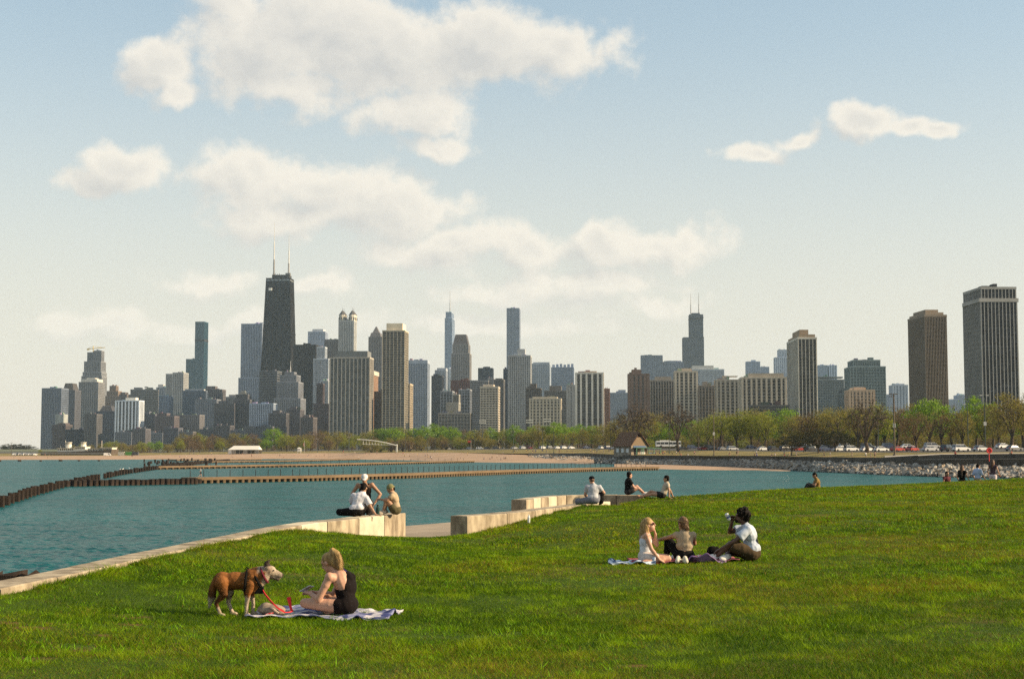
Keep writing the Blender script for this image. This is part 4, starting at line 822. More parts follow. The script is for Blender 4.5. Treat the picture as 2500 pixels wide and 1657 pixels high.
for k in range(4):
    V, F = [], []; nb_ = 0
    tmpl = [(np.array([v.co[:] for v in me.vertices]), [tuple(f.vertices) for f in me.polygons]) for me in rmesh[k]]
    for (_, p, s, kk) in allr[290:]:
        if kk != k: continue
        v, f = random.choice(tmpl); a = random.random() * 6.28; c_, s_ = math.cos(a), math.sin(a)
        w = v * s; w = np.c_[w[:, 0] * c_ - w[:, 1] * s_, w[:, 0] * s_ + w[:, 1] * c_, w[:, 2]] + np.array(p) + (0, 0, s * .2)
        V += w.tolist(); F += [tuple(nb_ + i for i in ff) for ff in f]; nb_ += len(v)
    tag(link('rock_fill', mesh('rock_fill', V, F), ROCKM[k], rev), kind='stuff')
# the old stepped concrete wall above the rocks
def quad_wall(name, pts_b, pts_t, thick, m, parent=None):
    mb = MB()
    for i in range(len(pts_b) - 1):
        a, b, c, d = pts_b[i], pts_b[i + 1], pts_t[i + 1], pts_t[i]; k = Vector((0, thick, 0))
        mb.hexa([a, b, b + k, a + k], [d, c, c + k, d + k])
    return mb.build(name, m, parent)
wx = [1290, 1364, 1450, 1530, 1600, 1666, 1750, 1850, 1925, 2000, 2080, 2150, 2240]
wl = empty('shore_wall', rock_pt(1290, 1)); tag(wl, 'long dark concrete shore wall above the boulders', 'wall')
o_ = wl.location
for a, b in zip(wx, wx[1:]):
    pa, pb = rock_pt(a, 1), rock_pt(b, 1); ta, tb = park_pt(a, 0), park_pt(b, 0)
    quad_wall('wall_section', [pa - o_ - Vector((0, 0, 1)), pb - o_ - Vector((0, 0, 1))], [ta - o_ + Vector((0, -.5, .25)), tb - o_ + Vector((0, -.5, .25))], 1.6, DARKC, wl)
wx = [2242, 2300, 2370, 2440, 2500, 2600, 2800]
wl = empty('shore_wall', rock_pt(2242, 1)); tag(wl, 'tall dark stepped wall at the right edge with a pale ledge line', 'wall'); o_ = wl.location
LEDGE = mat('ledge_concrete', (0.204, 0.184, 0.153), rough=1, var=.15, scale=.6)
for a, b in zip(wx, wx[1:]):
    pa, pb = rock_pt(a, 1), rock_pt(b, 1); ta, tb = park_pt(a, 0), park_pt(b, 0); d = Vector((0, 0, 1))
    ma, mb_ = pa.lerp(ta, .62), pb.lerp(tb, .62)
    quad_wall('wall_section', [pa - o_ - d, pb - o_ - d], [ma - o_ - Vector((0, 1.5, 0)), mb_ - o_ - Vector((0, 1.5, 0))], 2.2, DARKC, wl)
    quad_wall('ledge', [ma - o_ + Vector((0, -1.6, .004)), mb_ - o_ + Vector((0, -1.6, .004))], [ma - o_ + Vector((0, -1.6, .13)), mb_ - o_ + Vector((0, -1.6, .13))], 2.0, LEDGE, wl)
    quad_wall('wall_section', [ma - o_ + Vector((0, .1, .1)), mb_ - o_ + Vector((0, .1, .1))], [ta - o_ + Vector((0, -.3, .05)), tb - o_ + Vector((0, -.3, .05))], 1.6, DARKC, wl)
cols = [[park_pt(x, .02) + Vector((0, 0, .1)), park_pt(x, .35) + Vector((0, 0, .08))] for x in (2160, 2200, 2300, 2400, 2500, 2700)]
sheet('shore_walk', cols, mat('pale_walk', (.42, .37, .30), rough=1), 'pale promenade strip above the stepped wall at the right', 'path')

# ================================================================== piles and jetties in the bay
RUST = mat('rusted_steel_pile', (.034, .020, .013), rough=.9, col2=(.011, .008, .006), scale=.9, bump=.6, bscale=4, bdist=.06)
JTOP = mat('jetty_deck', (0.163, 0.112, 0.0646), rough=.95, var=.15, scale=.15)
TIMB = mat('timber_pile', (0.136, 0.0918, 0.051), rough=.95, var=.25, scale=.5)
def pile_mesh(w, d, h, seed):
    rs = random.Random(seed); c = .22 * w; j = lambda: rs.uniform(-.05, .05) * w
    ring = [(-w / 2, -d / 2 + c), (-w / 2 + c, -d / 2), (w / 2 - c, -d / 2), (w / 2, -d / 2 + c), (w / 2, d / 2 - c), (w / 2 - c, d / 2), (-w / 2 + c, d / 2), (-w / 2, d / 2 - c)]
    return MB().hexa([(x, y, -2.2) for x, y in ring], [(x + j(), y + j(), h + rs.uniform(-.06, .06)) for x, y in ring]).mesh('pile')
def pile_row(par, A, B, spacing, meshes, m, skip=0.0, jit=.1, name='pile', zj=.12):
    A, B = Vector(A), Vector(B); L = (B - A).length; n = max(1, int(L / spacing)); a = math.atan2(B.y - A.y, B.x - A.x)
    for i in range(n + 1):
        if random.random() < skip: continue
        p = A.lerp(B, i / n) + Vector((random.uniform(-jit, jit), random.uniform(-jit, jit), random.uniform(-zj, zj)))
        o = link(name, random.choice(meshes), m, par, p - par.location); o.rotation_euler.z = a + random.uniform(-.12, .12)
pm = [pile_mesh(.58, .7, 1.12, i) for i in range(6)]; pm2 = [pile_mesh(.9, .8, .95, i + 20) for i in range(6)]
def at0(px, py): p = PZ(px, py, 0); p.z = 0; return p
g1 = empty('pile_groyne', at0(-60, 1247)); tag(g1, 'curved row of rusty steel piles running in from the left edge', 'groyne')
c1 = [at0(-60, 1250), at0(0, 1237), at0(90, 1207), at0(150, 1191), at0(215, 1176), at0(300, 1158), at0(380, 1146)]
for a, b in zip(c1, c1[1:]): pile_row(g1, a, b, 5.0 if b.y < 260 else 6.5, pm, RUST, skip=.05, zj=.15)
g2 = empty('pile_groyne', at0(150, 1189)); tag(g2, 'straight dark pile row joining the curved row to the near jetty', 'groyne')
pile_row(g2, at0(152, 1187.5), at0(478, 1181), .95, pm2, RUST, zj=.05)
pile_row(g2, at0(152, 1186.5) + Vector((.4, .8, -.2)), at0(478, 1180) + Vector((.4, .8, -.2)), .8, pm2, RUST, zj=.03)
g3 = empty('old_pile_field', at0(360, 1138)); tag(g3, 'scatter of broken dark piles where the far jetties begin', 'groyne')
for k in range(60):
    x = 340 + 190 * random.random(); y = random.uniform(1124, 1140)
    if y > 1124 + (x - 280) * .14 + 6: continue
    p = at0(x, y); o = link('pile', random.choice(pm), RUST, g3, p - g3.location + Vector((0, 0, random.uniform(-.4, .6)))); o.scale = (random.uniform(.9, 1.7), random.uniform(.9, 1.6), 1.0)
for a, b in (((380, 1146), (520, 1129)), ((400, 1140), (560, 1126))): pile_row(g3, at0(*a), at0(*b), 2.2, pm, RUST, skip=.15, name='pile')
def jetty(label, pts, hgt, wid, tooth, posts=0, m=JTOP, postm=RUST):
    P = [at0(*p) for p in pts]; j = empty('jetty', P[0]); tag(j, label, 'jetty')
    for a, b in zip(P, P[1:]):
        t = (b - a).normalized(); nrm = Vector((-t.y, t.x, 0)); o = j.location
        a2, b2 = a - o, b - o
        MB().hexa([a2 + Vector((0, 0, hgt - .45)), b2 + Vector((0, 0, hgt - .45)), b2 + nrm * wid + Vector((0, 0, hgt - .45)), a2 + nrm * wid + Vector((0, 0, hgt - .45))],
                  [a2 + Vector((0, 0, hgt)), b2 + Vector((0, 0, hgt)), b2 + nrm * wid + Vector((0, 0, hgt)), a2 + nrm * wid + Vector((0, 0, hgt))]).build('deck', m, j)
        MB().hexa([a2 + nrm * .6 + Vector((0, 0, -1)), b2 + nrm * .6 + Vector((0, 0, -1)), b2 + nrm * (wid - .5) + Vector((0, 0, -1)), a2 + nrm * (wid - .5) + Vector((0, 0, -1))],
                  [a2 + nrm * .6 + Vector((0, 0, hgt - .45)), b2 + nrm * .6 + Vector((0, 0, hgt - .45)), b2 + nrm * (wid - .5) + Vector((0, 0, hgt - .45)), a2 + nrm * (wid - .5) + Vector((0, 0, hgt - .45))]).build('core', DARKC, j)
        L = (b - a).length; n = int(L / tooth); pmh = MB().tube([(0, 0, -1.5), (0, 0, hgt - .47)], .36, 8).mesh('pile')
        ang = math.atan2(t.y, t.x)
        for i in range(n):
            q = a2.lerp(b2, (i + .5) / n) + nrm * .3; link('pile', pmh, TIMB, j, q)
        if posts:
            pmh2 = MB().tube([(0, 0, 0), (0, 0, 1.25)], .06, 5).mesh('post'); n = int(L / posts)
            for i in range(n): link('post', pmh2, postm, j, a2.lerp(b2, (i + .5) / n) + nrm * (wid - .7) + Vector((0, 0, hgt)))
    return j
jetty('near long jetty with a row of thin posts, a walker at its left end', [(478, 1179.5), (760, 1174), (1000, 1167), (1250, 1157), (1450, 1150.5), (1610, 1147)], 1.0, 4.5, 1.35, 2.6)
jetty('middle jetty behind the near long jetty', [(385, 1145.5), (560, 1142.5), (800, 1138), (1000, 1132.5), (1160, 1128.5)], .95, 5, 2.6, 8)
jetty('low jetty close to the beach behind the middle jetty', [(470, 1130.5), (700, 1127.5), (880, 1122.5)], .8, 5, 4.0, 0)
jetty('farthest thin jetty lying along the beach edge', [(430, 1125), (640, 1122.5)], .7, 5, 5.0, 0)
g4 = empty('pile_groyne', at0(0, 1124)); tag(g4, 'thin line of old piles along the far beach on the left', 'groyne')
pile_row(g4, at0(-100, 1126.5), at0(330, 1125), 9, [pile_mesh(1.8, 1, .9, 91), pile_mesh(1.2, 1, .7, 92)], RUST, skip=.25, jit=1)
g5 = empty('sheet_pile_wall', (-22, 40, 0)); tag(g5, 'rusty sheet pile bank by the path at the left edge', 'wall')
for i in range(14):
    p = Vector((-22 + i * .72, 41 - i * .10, 0)); o = link('pile', pm2[i % 6], RUST, g5, p - g5.location); o.scale = (.9, 1.2, 2.6)
# ================================================================== trees
BARK = mat('bark', (.085, .065, .048), rough=1, var=.25, scale=2)
def leafm(name, c1, c2, trans=.3): return mat(name, c1, rough=.7, col2=c2, scale=.9, detail=3, spec=.2, trans=trans)
LEAF = {'green': leafm('leaf_green', (.215, .345, .02), (.12, .21, .012)), 'olive': leafm('leaf_olive', (.27, .235, .042), (.15, .125, .026), .3),
        'brown': leafm('leaf_brown', (.225, .145, .06), (.115, .072, .033), .25), 'ever': leafm('leaf_evergreen', (.036, .038, .011), (.016, .018, .006), .1), 'mix': leafm('leaf_mixed', (.26, .30, .026), (.165, .165, .02), .3)}
def make_tree(kind, seed, wide=1.0):
    """unit tree about 12 m tall: trunk with limbs and twigs, crown of separate leaf clumps"""
    rs = random.Random(seed); H = 12.0; cz, rx, rz = (6.6, 4.5 * wide, 5.1); 
    if kind == 'ever': cz, rx, rz = 6.2, 6.4 * wide, 4.3
    if kind == 'bare': cz, rx, rz = 7.3, 4.9 * wide, 4.5
    wood = MB(); th = H * (.19 if kind != 'ever' else .16); lean = rs.uniform(-.3, .3)
    fork = Vector((lean, rs.uniform(-.2, .2), th))
    wood.tube([(0, 0, -.6), (lean * .3, 0, th * .5), fork], [.42, .33, .30], 7)
    ncl = {'green': 34, 'olive': 36, 'brown': 36, 'mix': 34, 'ever': 30, 'bare': 40}[kind]
    cl = []
    for i in range(ncl):
        u = (i + rs.random()) / ncl; ph = math.acos(1 - 1.75 * u); a = i * 2.399 + rs.uniform(-.3, .3); r = rs.uniform(.55, 1.0)
        bump = 1 + .22 * mnoise.noise(Vector((math.cos(a) * 1.3 + seed, math.sin(a) * 1.3, math.cos(ph) * 1.5)))
        cl.append(Vector((rx * r * bump * math.sin(ph) * math.cos(a), rx * r * bump * math.sin(ph) * math.sin(a), cz + rz * r * bump * math.cos(ph))))
    limbs = []
    for i in range(6):
        a = i * 1.047 + rs.uniform(-.3, .3); e = Vector((math.cos(a) * rx * .42, math.sin(a) * rx * .42, cz + rs.uniform(-.4, .9) * (1 if kind != 'ever' else .4)))
        mid = fork.lerp(e, .5) + Vector((0, 0, .35)); wood.tube([fork - Vector((0, 0, .15)), mid, e], [.19, .13, .08], 5); limbs.append((mid, e))
    wood.tube([fork, Vector((lean * .5, 0, cz + rz * .35))], [.24, .06], 5); limbs.append((fork, Vector((lean * .5, 0, cz + rz * .35))))
    tips = []
    for c in cl:
        m_, e = min(limbs, key=lambda l: (l[1] - c).length); s = m_.lerp(e, rs.uniform(.4, 1)); k = s.lerp(c, .5) + Vector((0, 0, rs.uniform(.1, .5)))
        wood.tube([s, k, c], [.075, .05, .028], 4)
        for j in range({'bare': 16, 'brown': 9, 'olive': 7}.get(kind, 3)):
            d = Vector((rs.gauss(0, 1), rs.gauss(0, 1), rs.gauss(.35, .8))).normalized() * rs.uniform(.7, 1.75); q = k.lerp(c, rs.uniform(.2, 1))
            wood.tube([q, q + d * .55 + Vector((0, 0, .1)), q + d], [.03, .022, .012] if kind != 'bare' else [.04, .03, .016], 3, cap=False); tips.append(q + d)
    nl = {'green': 165, 'mix': 135, 'olive': 120, 'brown': 85, 'ever': 150, 'bare': 14}[kind]; ls = {'green': .40, 'mix': .36, 'olive': .31, 'brown': .27, 'ever': .42, 'bare': .24}[kind]
    co = []
    for c in cl:
        sp = rs.uniform(.75, 1.2) * (1.0 if kind != 'ever' else 1.15); flat = .75 if kind != 'ever' else .38
        for j in range(int(nl * rs.uniform(.6, 1.3))):
            d = Vector((rs.gauss(0, .62), rs.gauss(0, .62), rs.gauss(0, .62 * flat))) * sp * 1.15
            p = c + d; n = (Vector((rs.gauss(0, 1), rs.gauss(0, 1), rs.gauss(.4, 1)))).normalized(); t = n.orthogonal().normalized(); t.rotate(Matrix.Rotation(rs.random() * 6.28, 3, n)); b = n.cross(t)
            s = ls * rs.uniform(.55, 1.2); co += [p - t * s * .5, p + b * s * .32, p + t * s * .5, p - b * s * .32]
    for tp in tips:
        if kind in ('olive', 'brown') and rs.random() < .8:
            s = ls * .8; co += [tp + Vector((rs.gauss(0, s * .5), rs.gauss(0, s * .5), rs.gauss(0, s * .5))) for _ in range(4)]
    co = np.array([v[:] for v in co]); crown = big_mesh('crown', co, np.arange(len(co)).reshape(-1, 4))
    crown.materials.append(LEAF['brown' if kind == 'bare' else kind]); wm = wood.mesh('trunk'); wm.materials.append(BARK)
    return wm, crown
TREES = {k: [make_tree(k, 100 + i * 7 + j * 31) for i in range(n)] for j, (k, n) in enumerate((('green', 3), ('olive', 4), ('brown', 3), ('mix', 3), ('ever', 2), ('bare', 2)))}
TW = {'green': 'fresh green', 'olive': 'olive budding', 'brown': 'brown budding', 'mix': 'yellow-green', 'ever': 'dark spreading evergreen', 'bare': 'nearly bare branching'}
TLIST = []
def tree(kind, px, ytop, Y, wide=1.0, ybase=None, where=None, sink=0.0):
    i = random.randrange(len(TREES[kind])); wm, cm_ = TREES[kind][i]
    t = 2 + 0 * Y
    if ybase is not None: p = PY(px, ybase, Y)
    else:
        zz = [park_pt(px, a) for a in np.linspace(0, 2.6, 40)]; p = min(zz, key=lambda q: abs(q.y - Y)).copy(); p.x = PY(px, 1098, Y).x; p.y = Y
        if Y > 1350: p.z = 6.3
    p.z -= sink; h = PY(px, ytop, Y).z - p.z; s = h / 11.9
    o = empty('tree', p, random.random() * 6.28); o.scale = (s * wide, s * wide, s)
    link('trunk', wm, None, o); link('crown', cm_, None, o); o['category'] = 'tree'; o['group'] = 'park trees'
    TLIST.append((px, Y, kind, o, where)); return o
# far left, beyond the beach house
for px, yt, k in ((-20, 1082, 'ever'), (5, 1083, 'ever'), (22, 1080, 'ever'), (40, 1079, 'ever'), (57, 1080, 'ever'), (72, 1085, 'ever')): tree(k, px, yt, 1750, 1.5, sink=5)
for px, yt, k in ((262, 1077, 'mix'), (280, 1075, 'mix'), (298, 1079, 'olive'), (318, 1085, 'brown'), (346, 1077, 'mix'), (366, 1078, 'green'), (388, 1076, 'green'), (410, 1084, 'olive'), (333, 1082, 'brown'), (200, 1083, 'mix'), (222, 1084, 'olive'), (98, 1096, 'mix'), (178, 1086, 'olive'), (245, 1082, 'olive')): tree(k, px, yt, random.uniform(1200, 1320), 1.15)
def row(x0, x1, n, lo, hi, Y0, Y1, kinds, wide=1.1, sink=0.0):
    for i in range(n):
        px = x0 + (x1 - x0) * (i + random.uniform(.2, .8)) / n
        tree(random.choice(kinds), px, random.uniform(lo, hi), random.uniform(Y0, Y1), wide * random.uniform(.85, 1.15), sink=sink)
row(425, 640, 15, 1054, 1070, 1240, 1330, ('olive', 'olive', 'brown', 'mix'), 1.15)
row(430, 600, 7, 1072, 1082, 1180, 1220, ('brown', 'olive', 'mix'))
tree('green', 668, 1045, 1300, 1.3); tree('green', 650, 1072, 1190, 1.4); tree('mix', 686, 1068, 1190, 1.2)
row(690, 905, 14, 1048, 1062, 1150, 1260, ('olive', 'brown', 'olive', 'mix'), 1.15)
row(700, 900, 7, 1070, 1080, 1100, 1150, ('brown', 'olive', 'mix'))
for px, yt, k in ((915, 1050, 'mix'), (935, 1045, 'green'), (960, 1042, 'green'), (985, 1042, 'mix'), (1010, 1044, 'green'), (1035, 1040, 'green'), (1060, 1034, 'green'), (1085, 1040, 'green'), (1105, 1042, 'green'), (1130, 1046, 'brown'), (1150, 1048, 'mix'), (1175, 1046, 'olive'), (1198, 1044, 'green'), (1222, 1046, 'mix'), (1245, 1046, 'brown')): tree(k, px, yt, random.uniform(1060, 1150), 1.15)
row(900, 1240, 12, 1060, 1074, 1000, 1050, ('olive', 'brown', 'mix', 'olive'))
tree('ever', 1152, 1064, 930, .55); tree('ever', 1166, 1072, 935, .5)
row(1250, 1480, 12, 1030, 1048, 930, 1000, ('olive', 'mix', 'green', 'green'), 1.2)
row(1250, 1500, 9, 1046, 1060, 865, 925, ('brown', 'olive', 'olive'))
tree('green', 1371, 1033, 960); tree('green', 1300, 1040, 990)
for px, yt, k, Y, w in ((1512, 1012, 'olive', 720, 1.1), (1548, 983, 'bare', 640, 1.15), (1575, 1005, 'olive', 760, 1.2), (1600, 1032, 'green', 800, 1.2), (1655, 985, 'bare', 620, 1.0), (1635, 1030, 'green', 820, 1.2), (1618, 1010, 'olive', 860, 1.2), (1690, 1025, 'green', 800, 1.2), (1705, 1030, 'olive', 720, 1.0),
                        (1730, 1012, 'mix', 700, 1.0), (1762, 1000, 'mix', 640, 1.0), (1800, 1004, 'mix', 620, 1.0), (1835, 998, 'mix', 620, 1.05), (1868, 1005, 'mix', 610, 1.0), (1780, 1010, 'olive', 760, 1.2), (1850, 995, 'olive', 760, 1.2), (1900, 1010, 'brown', 760, 1.0),
                        (1935, 1012, 'olive', 620, 1.1), (1975, 1003, 'brown', 600, 1.1), (2010, 998, 'olive', 600, 1.2), (2045, 990, 'olive', 580, 1.2), (2085, 1000, 'green', 600, 1.1),
                        (1932, 1052, 'ever', 452, 1.0), (1962, 1056, 'ever', 470, .8), (1998, 1040, 'ever', 446, 1.1), (2040, 1042, 'ever', 450, 1.0), (2062, 1052, 'ever', 470, .9),
                        (2118, 974, 'bare', 424, 1.25), (2095, 990, 'olive', 520, 1.1), (2140, 985, 'mix', 540, 1.1), (2160, 1005, 'green', 560, 1.0), (2190, 990, 'brown', 560, 1.0), (2238, 1002, 'brown', 405, 1.05), (2215, 985, 'olive', 600, 1.1),
                        (2272, 972, 'green', 520, 1.25), (2300, 1000, 'brown', 500, .9), (2325, 990, 'brown', 540, 1.0), (2350, 1000, 'olive', 500, 1.0), (2385, 968, 'green', 540, 1.0), (2400, 1010, 'mix', 520, .9), (2425, 982, 'brown', 520, 1.0), (2470, 958, 'olive', 440, 1.15), (2500, 955, 'brown', 460, 1.15), (2545, 960, 'olive', 450, 1.1), (2440, 1010, 'olive', 500, 1.0)): tree(k, px, yt, Y, w)
row(1500, 1900, 12, 1030, 1055, 780, 880, ('green', 'olive', 'mix'), 1.3)
row(1900, 2520, 18, 995, 1035, 640, 720, ('olive', 'mix', 'green', 'mix'), 1.2)
row(1500, 1900, 16, 1058, 1072, 720, 780, ('olive', 'brown', 'mix'), 1.5, 2.5)
row(1900, 2540, 26, 1045, 1066, 560, 640, ('olive', 'brown', 'olive'), 1.5, 2.8)
row(900, 1500, 26, 1066, 1078, 1000, 1060, ('olive', 'brown', 'mix'), 1.5, 2.5)
row(240, 900, 30, 1080, 1090, 1210, 1330, ('olive', 'brown', 'brown'), 1.5, 2.5)
row(1480, 1560, 3, 1030, 1050, 760, 800, ('olive', 'brown'), 1.1)
# where each tree stands: below which building, which of several from the left
from collections import defaultdict
ORD = ['first', 'second', 'third', 'fourth', 'fifth', 'sixth', 'seventh', 'eighth', 'ninth', 'tenth', 'eleventh', 'twelfth']
def place_word(px):
    c = [b for b in BLD if b[3] and b[0] - 12 <= px <= b[1] + 12]
    if c: return 'below the ' + min(c, key=lambda b: b[2])[3]
    b = min((b for b in BLD if b[3]), key=lambda b: abs((b[0] + b[1]) / 2 - px)); return ('left of the ' if px < b[0] else 'right of the ') + b[3]
def number_labels(items, fmt):
    """items: (px, key, object); look-alikes at one place are told apart by their order from the left"""
    gr = defaultdict(list)
    for px, key, o in items: gr[key].append((px, o))
    for key, l in gr.items():
        l.sort(key=lambda a: a[0])
        for i, (px, o) in enumerate(l): o['label'] = fmt(key, '' if len(l) == 1 else ORD[min(i, 11)] + ' from left')
def tree_key(px, Y, kind):
    size = '' if Y < 600 else ('' if Y < 1000 else '')
    return (TW[kind], place_word(px) if px > 90 else 'on the far left headland')
number_labels([(px, tree_key(px, Y, k), o) for px, Y, k, o, w in TLIST], lambda key, n: ('%s tree %s%s' % (key[0], key[1], ', ' + n if n else '')))
# ================================================================== lamp posts
POLE = mat('lamp_pole_brown', (.11, .085, .06), rough=.7); POLG = mat('lamp_pole_green', (.035, .05, .045), rough=.6); LHEAD = mat('lamp_head', (.55, .53, .48), rough=.5)
def lamp(px, ytop, Y, label, heads=2, m=POLG, t=None, r=.14, sign=False):
    zz = [park_pt(px, a) for a in np.linspace(0, 2.6, 60)]; p = min(zz, key=lambda q: abs(q.y - Y)).copy(); p.x = PY(px, 1098, Y).x; p.y = Y
    h = PY(px, ytop, Y).z - p.z; o = empty('lamp_post', p); tag(o, label, 'lamp post', 'lamp posts in the park')
    MB().tube([(0, 0, -.5), (0, 0, .5), (0, 0, h)], [r * 1.5, r, r * .7], 7).build('pole', m, o); MB().lathe([(r * 2, -.3), (r * 2, .3), (r * 1.5, .45)], 8).build('base', m, o)
    for i in range(heads):
        s = (-1, 1)[i % 2]; dz = -.6 * (i // 2)
        MB().tube([(0, 0, h - .4 + dz), (s * .9, 0, h - .15 + dz)], .05, 5).build('arm', m, o)
        MB().box(s * .7 - .28 if s > 0 else s * .7 - .42, s * .7 + .42 if s > 0 else s * .7 + .28, -.2, .2, h - .3 + dz, h - .08 + dz).build('lamp_head', LHEAD if m is not POLE else POLE, o)
    if sign: MB().box(-.35, .35, -.16, -.12, h * .45, h * .52).build('sign_plate', LHEAD, o)
lamp(2184, 960, 380, 'tall brown floodlight pole beside the bare tree near the shore', 3, POLE, r=.24, sign=True)
lamp(2406, 963, 370, 'tall dark lamp post in front of the rightmost black tower', 2, r=.17, sign=True)
lamp(2364, 985, 420, 'dark lamp post just left of the rightmost black tower', 1, r=.14)
lamp(1743, 1000, 520, 'tall pole with two white lamps right of the kiosk', 2, POLE, r=.20, sign=True)
lamp(1634, 1028, 600, 'thin dark lamp post right of the kiosk', 1)
lamp(2145, 1030, 470, 'thin dark post behind the big bare tree', 1)
for px, yt, Y, w in ((1352, 1040, 745, 'thin lamp post left of the pin-striped white tower'), (1325, 1050, 790, 'thin lamp post below the ornate cream apartment house'), (1490, 1030, 720, 'thin lamp post left of the kiosk'), (1253, 1052, 800, 'thin lamp post below the tan gridded tower'), (1158, 1048, 900, 'lamp post by the small dark evergreen'), (1062, 1060, 960, 'lamp post below the long low gridded row'), (1044, 1058, 960, 'lamp post right of the white footbridge'), (990, 1052, 1000, 'lamp post below the cream-topped gridded tower'), (852, 1066, 1060, 'lamp post below the wide glass slab'), (775, 1070, 1080, 'lamp post below the white gridded tower'), (612, 1068, 1100, 'lamp post by the white beach tent'), (463, 1072, 1090, 'lamp post on the beach below the teal skyscraper'), (297, 1078, 1090, 'lamp post right of the ship-shaped beach house'), (28, 1080, 1100, 'lamp post on the far left beach')): lamp(px, yt, Y, w, 2, POLE if px < 700 else POLG, r=.16)
for px, yt, Y, w in ((1178, 1028, 1050, 'cream balcony tower'), (1293, 1027, 1000, 'ornate cream apartment house'), (1336, 1024, 1000, 'black-topped grey block')): 
    p = park_pt(px, 2); o = empty('floodlight_mast', PY(px, 1096, Y)); h = PY(px, yt, Y).z - o.location.z; tag(o, 'floodlight mast with a pale lamp rack below the ' + w, 'floodlight', 'sports floodlights')
    MB().tube([(0, 0, -1), (0, 0, h)], [.35, .2], 6).build('pole', POLG, o)
    for r_ in range(2):
        MB().box(-2.4, 2.4, -.1, .1, h - 1.6 * r_ - .1, h - 1.6 * r_ + .1).build('rack', POLG, o)
        for i in range(5): MB().box(-2.3 + i * 1.0, -1.7 + i * 1.0, -.5, .2, h - 1.6 * r_ + .1, h - 1.6 * r_ + .8).build('lamp_head', mat('flood_lamp', (.8, .78, .7), rough=.3), o)
# ================================================================== parked cars
PAINT = mat('car_paint', (1, 1, 1), rough=.28, var=.02, spec=.6, objcol=True); CGLASS = mat('car_glass', (.02, .025, .03), rough=.08, var=.05, spec=.7); TYRE = mat('tyre', (.02, .02, .02), rough=.9); RIM = mat('rim', (.4, .4, .4), rough=.35, metal=.6)
LAMPR = mat('tail_lamp', (.35, .02, .015), rough=.3); LAMPW = mat('head_lamp', (.7, .7, .66), rough=.2)
def car_meshes(suv):
    L, W, H = (4.7, 1.9, 1.72) if suv else (4.55, 1.82, 1.46); b = .28
    prof = [(-L / 2, .45), (-L / 2 + .08, .78 if not suv else .95), (-L / 2 + (.55 if not suv else .12), .93 if not suv else 1.02), (L / 2 - 1.25, .95 if not suv else 1.03), (L / 2 - .2, .78), (L / 2, .5), (L / 2 - .1, b), (-L / 2 + .15, b)]
    m = MB(); n = len(prof); ws = [(-W / 2, .93), (-W / 2 + .07, 1), (W / 2 - .07, 1), (W / 2, .93)]
    vs = []
    for y, k in ws:
        for x, z in prof: vs.append((x * (k * .03 + .97), y, b + (z - b) * k))
    fs = [(j * n + i, j * n + (i + 1) % n, (j + 1) * n + (i + 1) % n, (j + 1) * n + i) for j in range(3) for i in range(n)] + [tuple(range(n)), tuple(range(4 * n - 1, 3 * n - 1, -1))]
    m.add(vs, fs); zb = prof[2][1] - .04
    r0, r1 = (-L / 2 + .35, L / 2 - 1.7) if suv else (-L / 2 + 1.05, L / 2 - 1.95); f0, f1 = (-L / 2 + .15, L / 2 - 1.15) if suv else (-L / 2 + .4, L / 2 - 1.2); y0, y1 = W / 2 - .06, W / 2 - .26
    roof = MB().hexa([(r0 - .03, -y1 - .02, H - .09), (r1 + .03, -y1 - .02, H - .09), (r1 + .03, y1 + .02, H - .09), (r0 - .03, y1 + .02, H - .09)], [(r0 + .12, -y1 + .08, H), (r1 - .15, -y1 + .08, H), (r1 - .15, y1 - .08, H), (r0 + .12, y1 - .08, H)])
    for s in (-1, 1):      # pillars
        for xb, xt in ((f0, r0), ((f0 + f1) / 2 - .1, (r0 + r1) / 2), (f1, r1)): roof.tube([(xb, s * (y0 + .006), zb), (xt, s * (y1 + .02), H - .07)], .045, 4)
    glass = MB().hexa([(f0, -y0, zb), (f1, -y0, zb), (f1, y0, zb), (f0, y0, zb)], [(r0, -y1, H - .07), (r1, -y1, H - .07), (r1, y1, H - .07), (r0, y1, H - .07)])
    def lw(): return MB().lathe([(.20, -.11), (.32, -.11), (.335, -.06), (.335, .06), (.32, .11), (.20, .11)], 14)
    ty = lw(); ty.v = [(x, z, y) for x, y, z in ty.v]; ri = MB().lathe([(.05, -.10), (.21, -.095), (.21, .095), (.05, .10)], 10); ri.v = [(x, z, y) for x, y, z in ri.v]
    out = dict(body=m.mesh('body'), roof=roof.mesh('roof'), window=glass.mesh('window'), tyre=ty.mesh('tyre'), rim=ri.mesh('rim'), hl=MB().box(-.05, .05, -.2, .2, -.08, .08).mesh('headlight'), tl=MB().box(-.05, .05, -.16, .16, -.1, .1).mesh('tail_light'), L=L, W=W)
    for k, mm_ in (('body', PAINT), ('roof', PAINT), ('window', CGLASS), ('tyre', TYRE), ('rim', RIM), ('hl', LAMPW), ('tl', LAMPR)): out[k].materials.append(mm_)
    return out
CM = [car_meshes(False), car_meshes(True)]
CARCOL = [('white', (.72, .72, .70)), ('silver', (.42, .43, .44)), ('grey', (.16, .165, .17)), ('black', (.018, .018, .02)), ('navy', (.03, .045, .10)), ('white', (.72, .72, .70)), ('red', (.30, .03, .02)), ('silver', (.42, .43, .44)), ('black', (.018, .018, .02))]
CARS = []
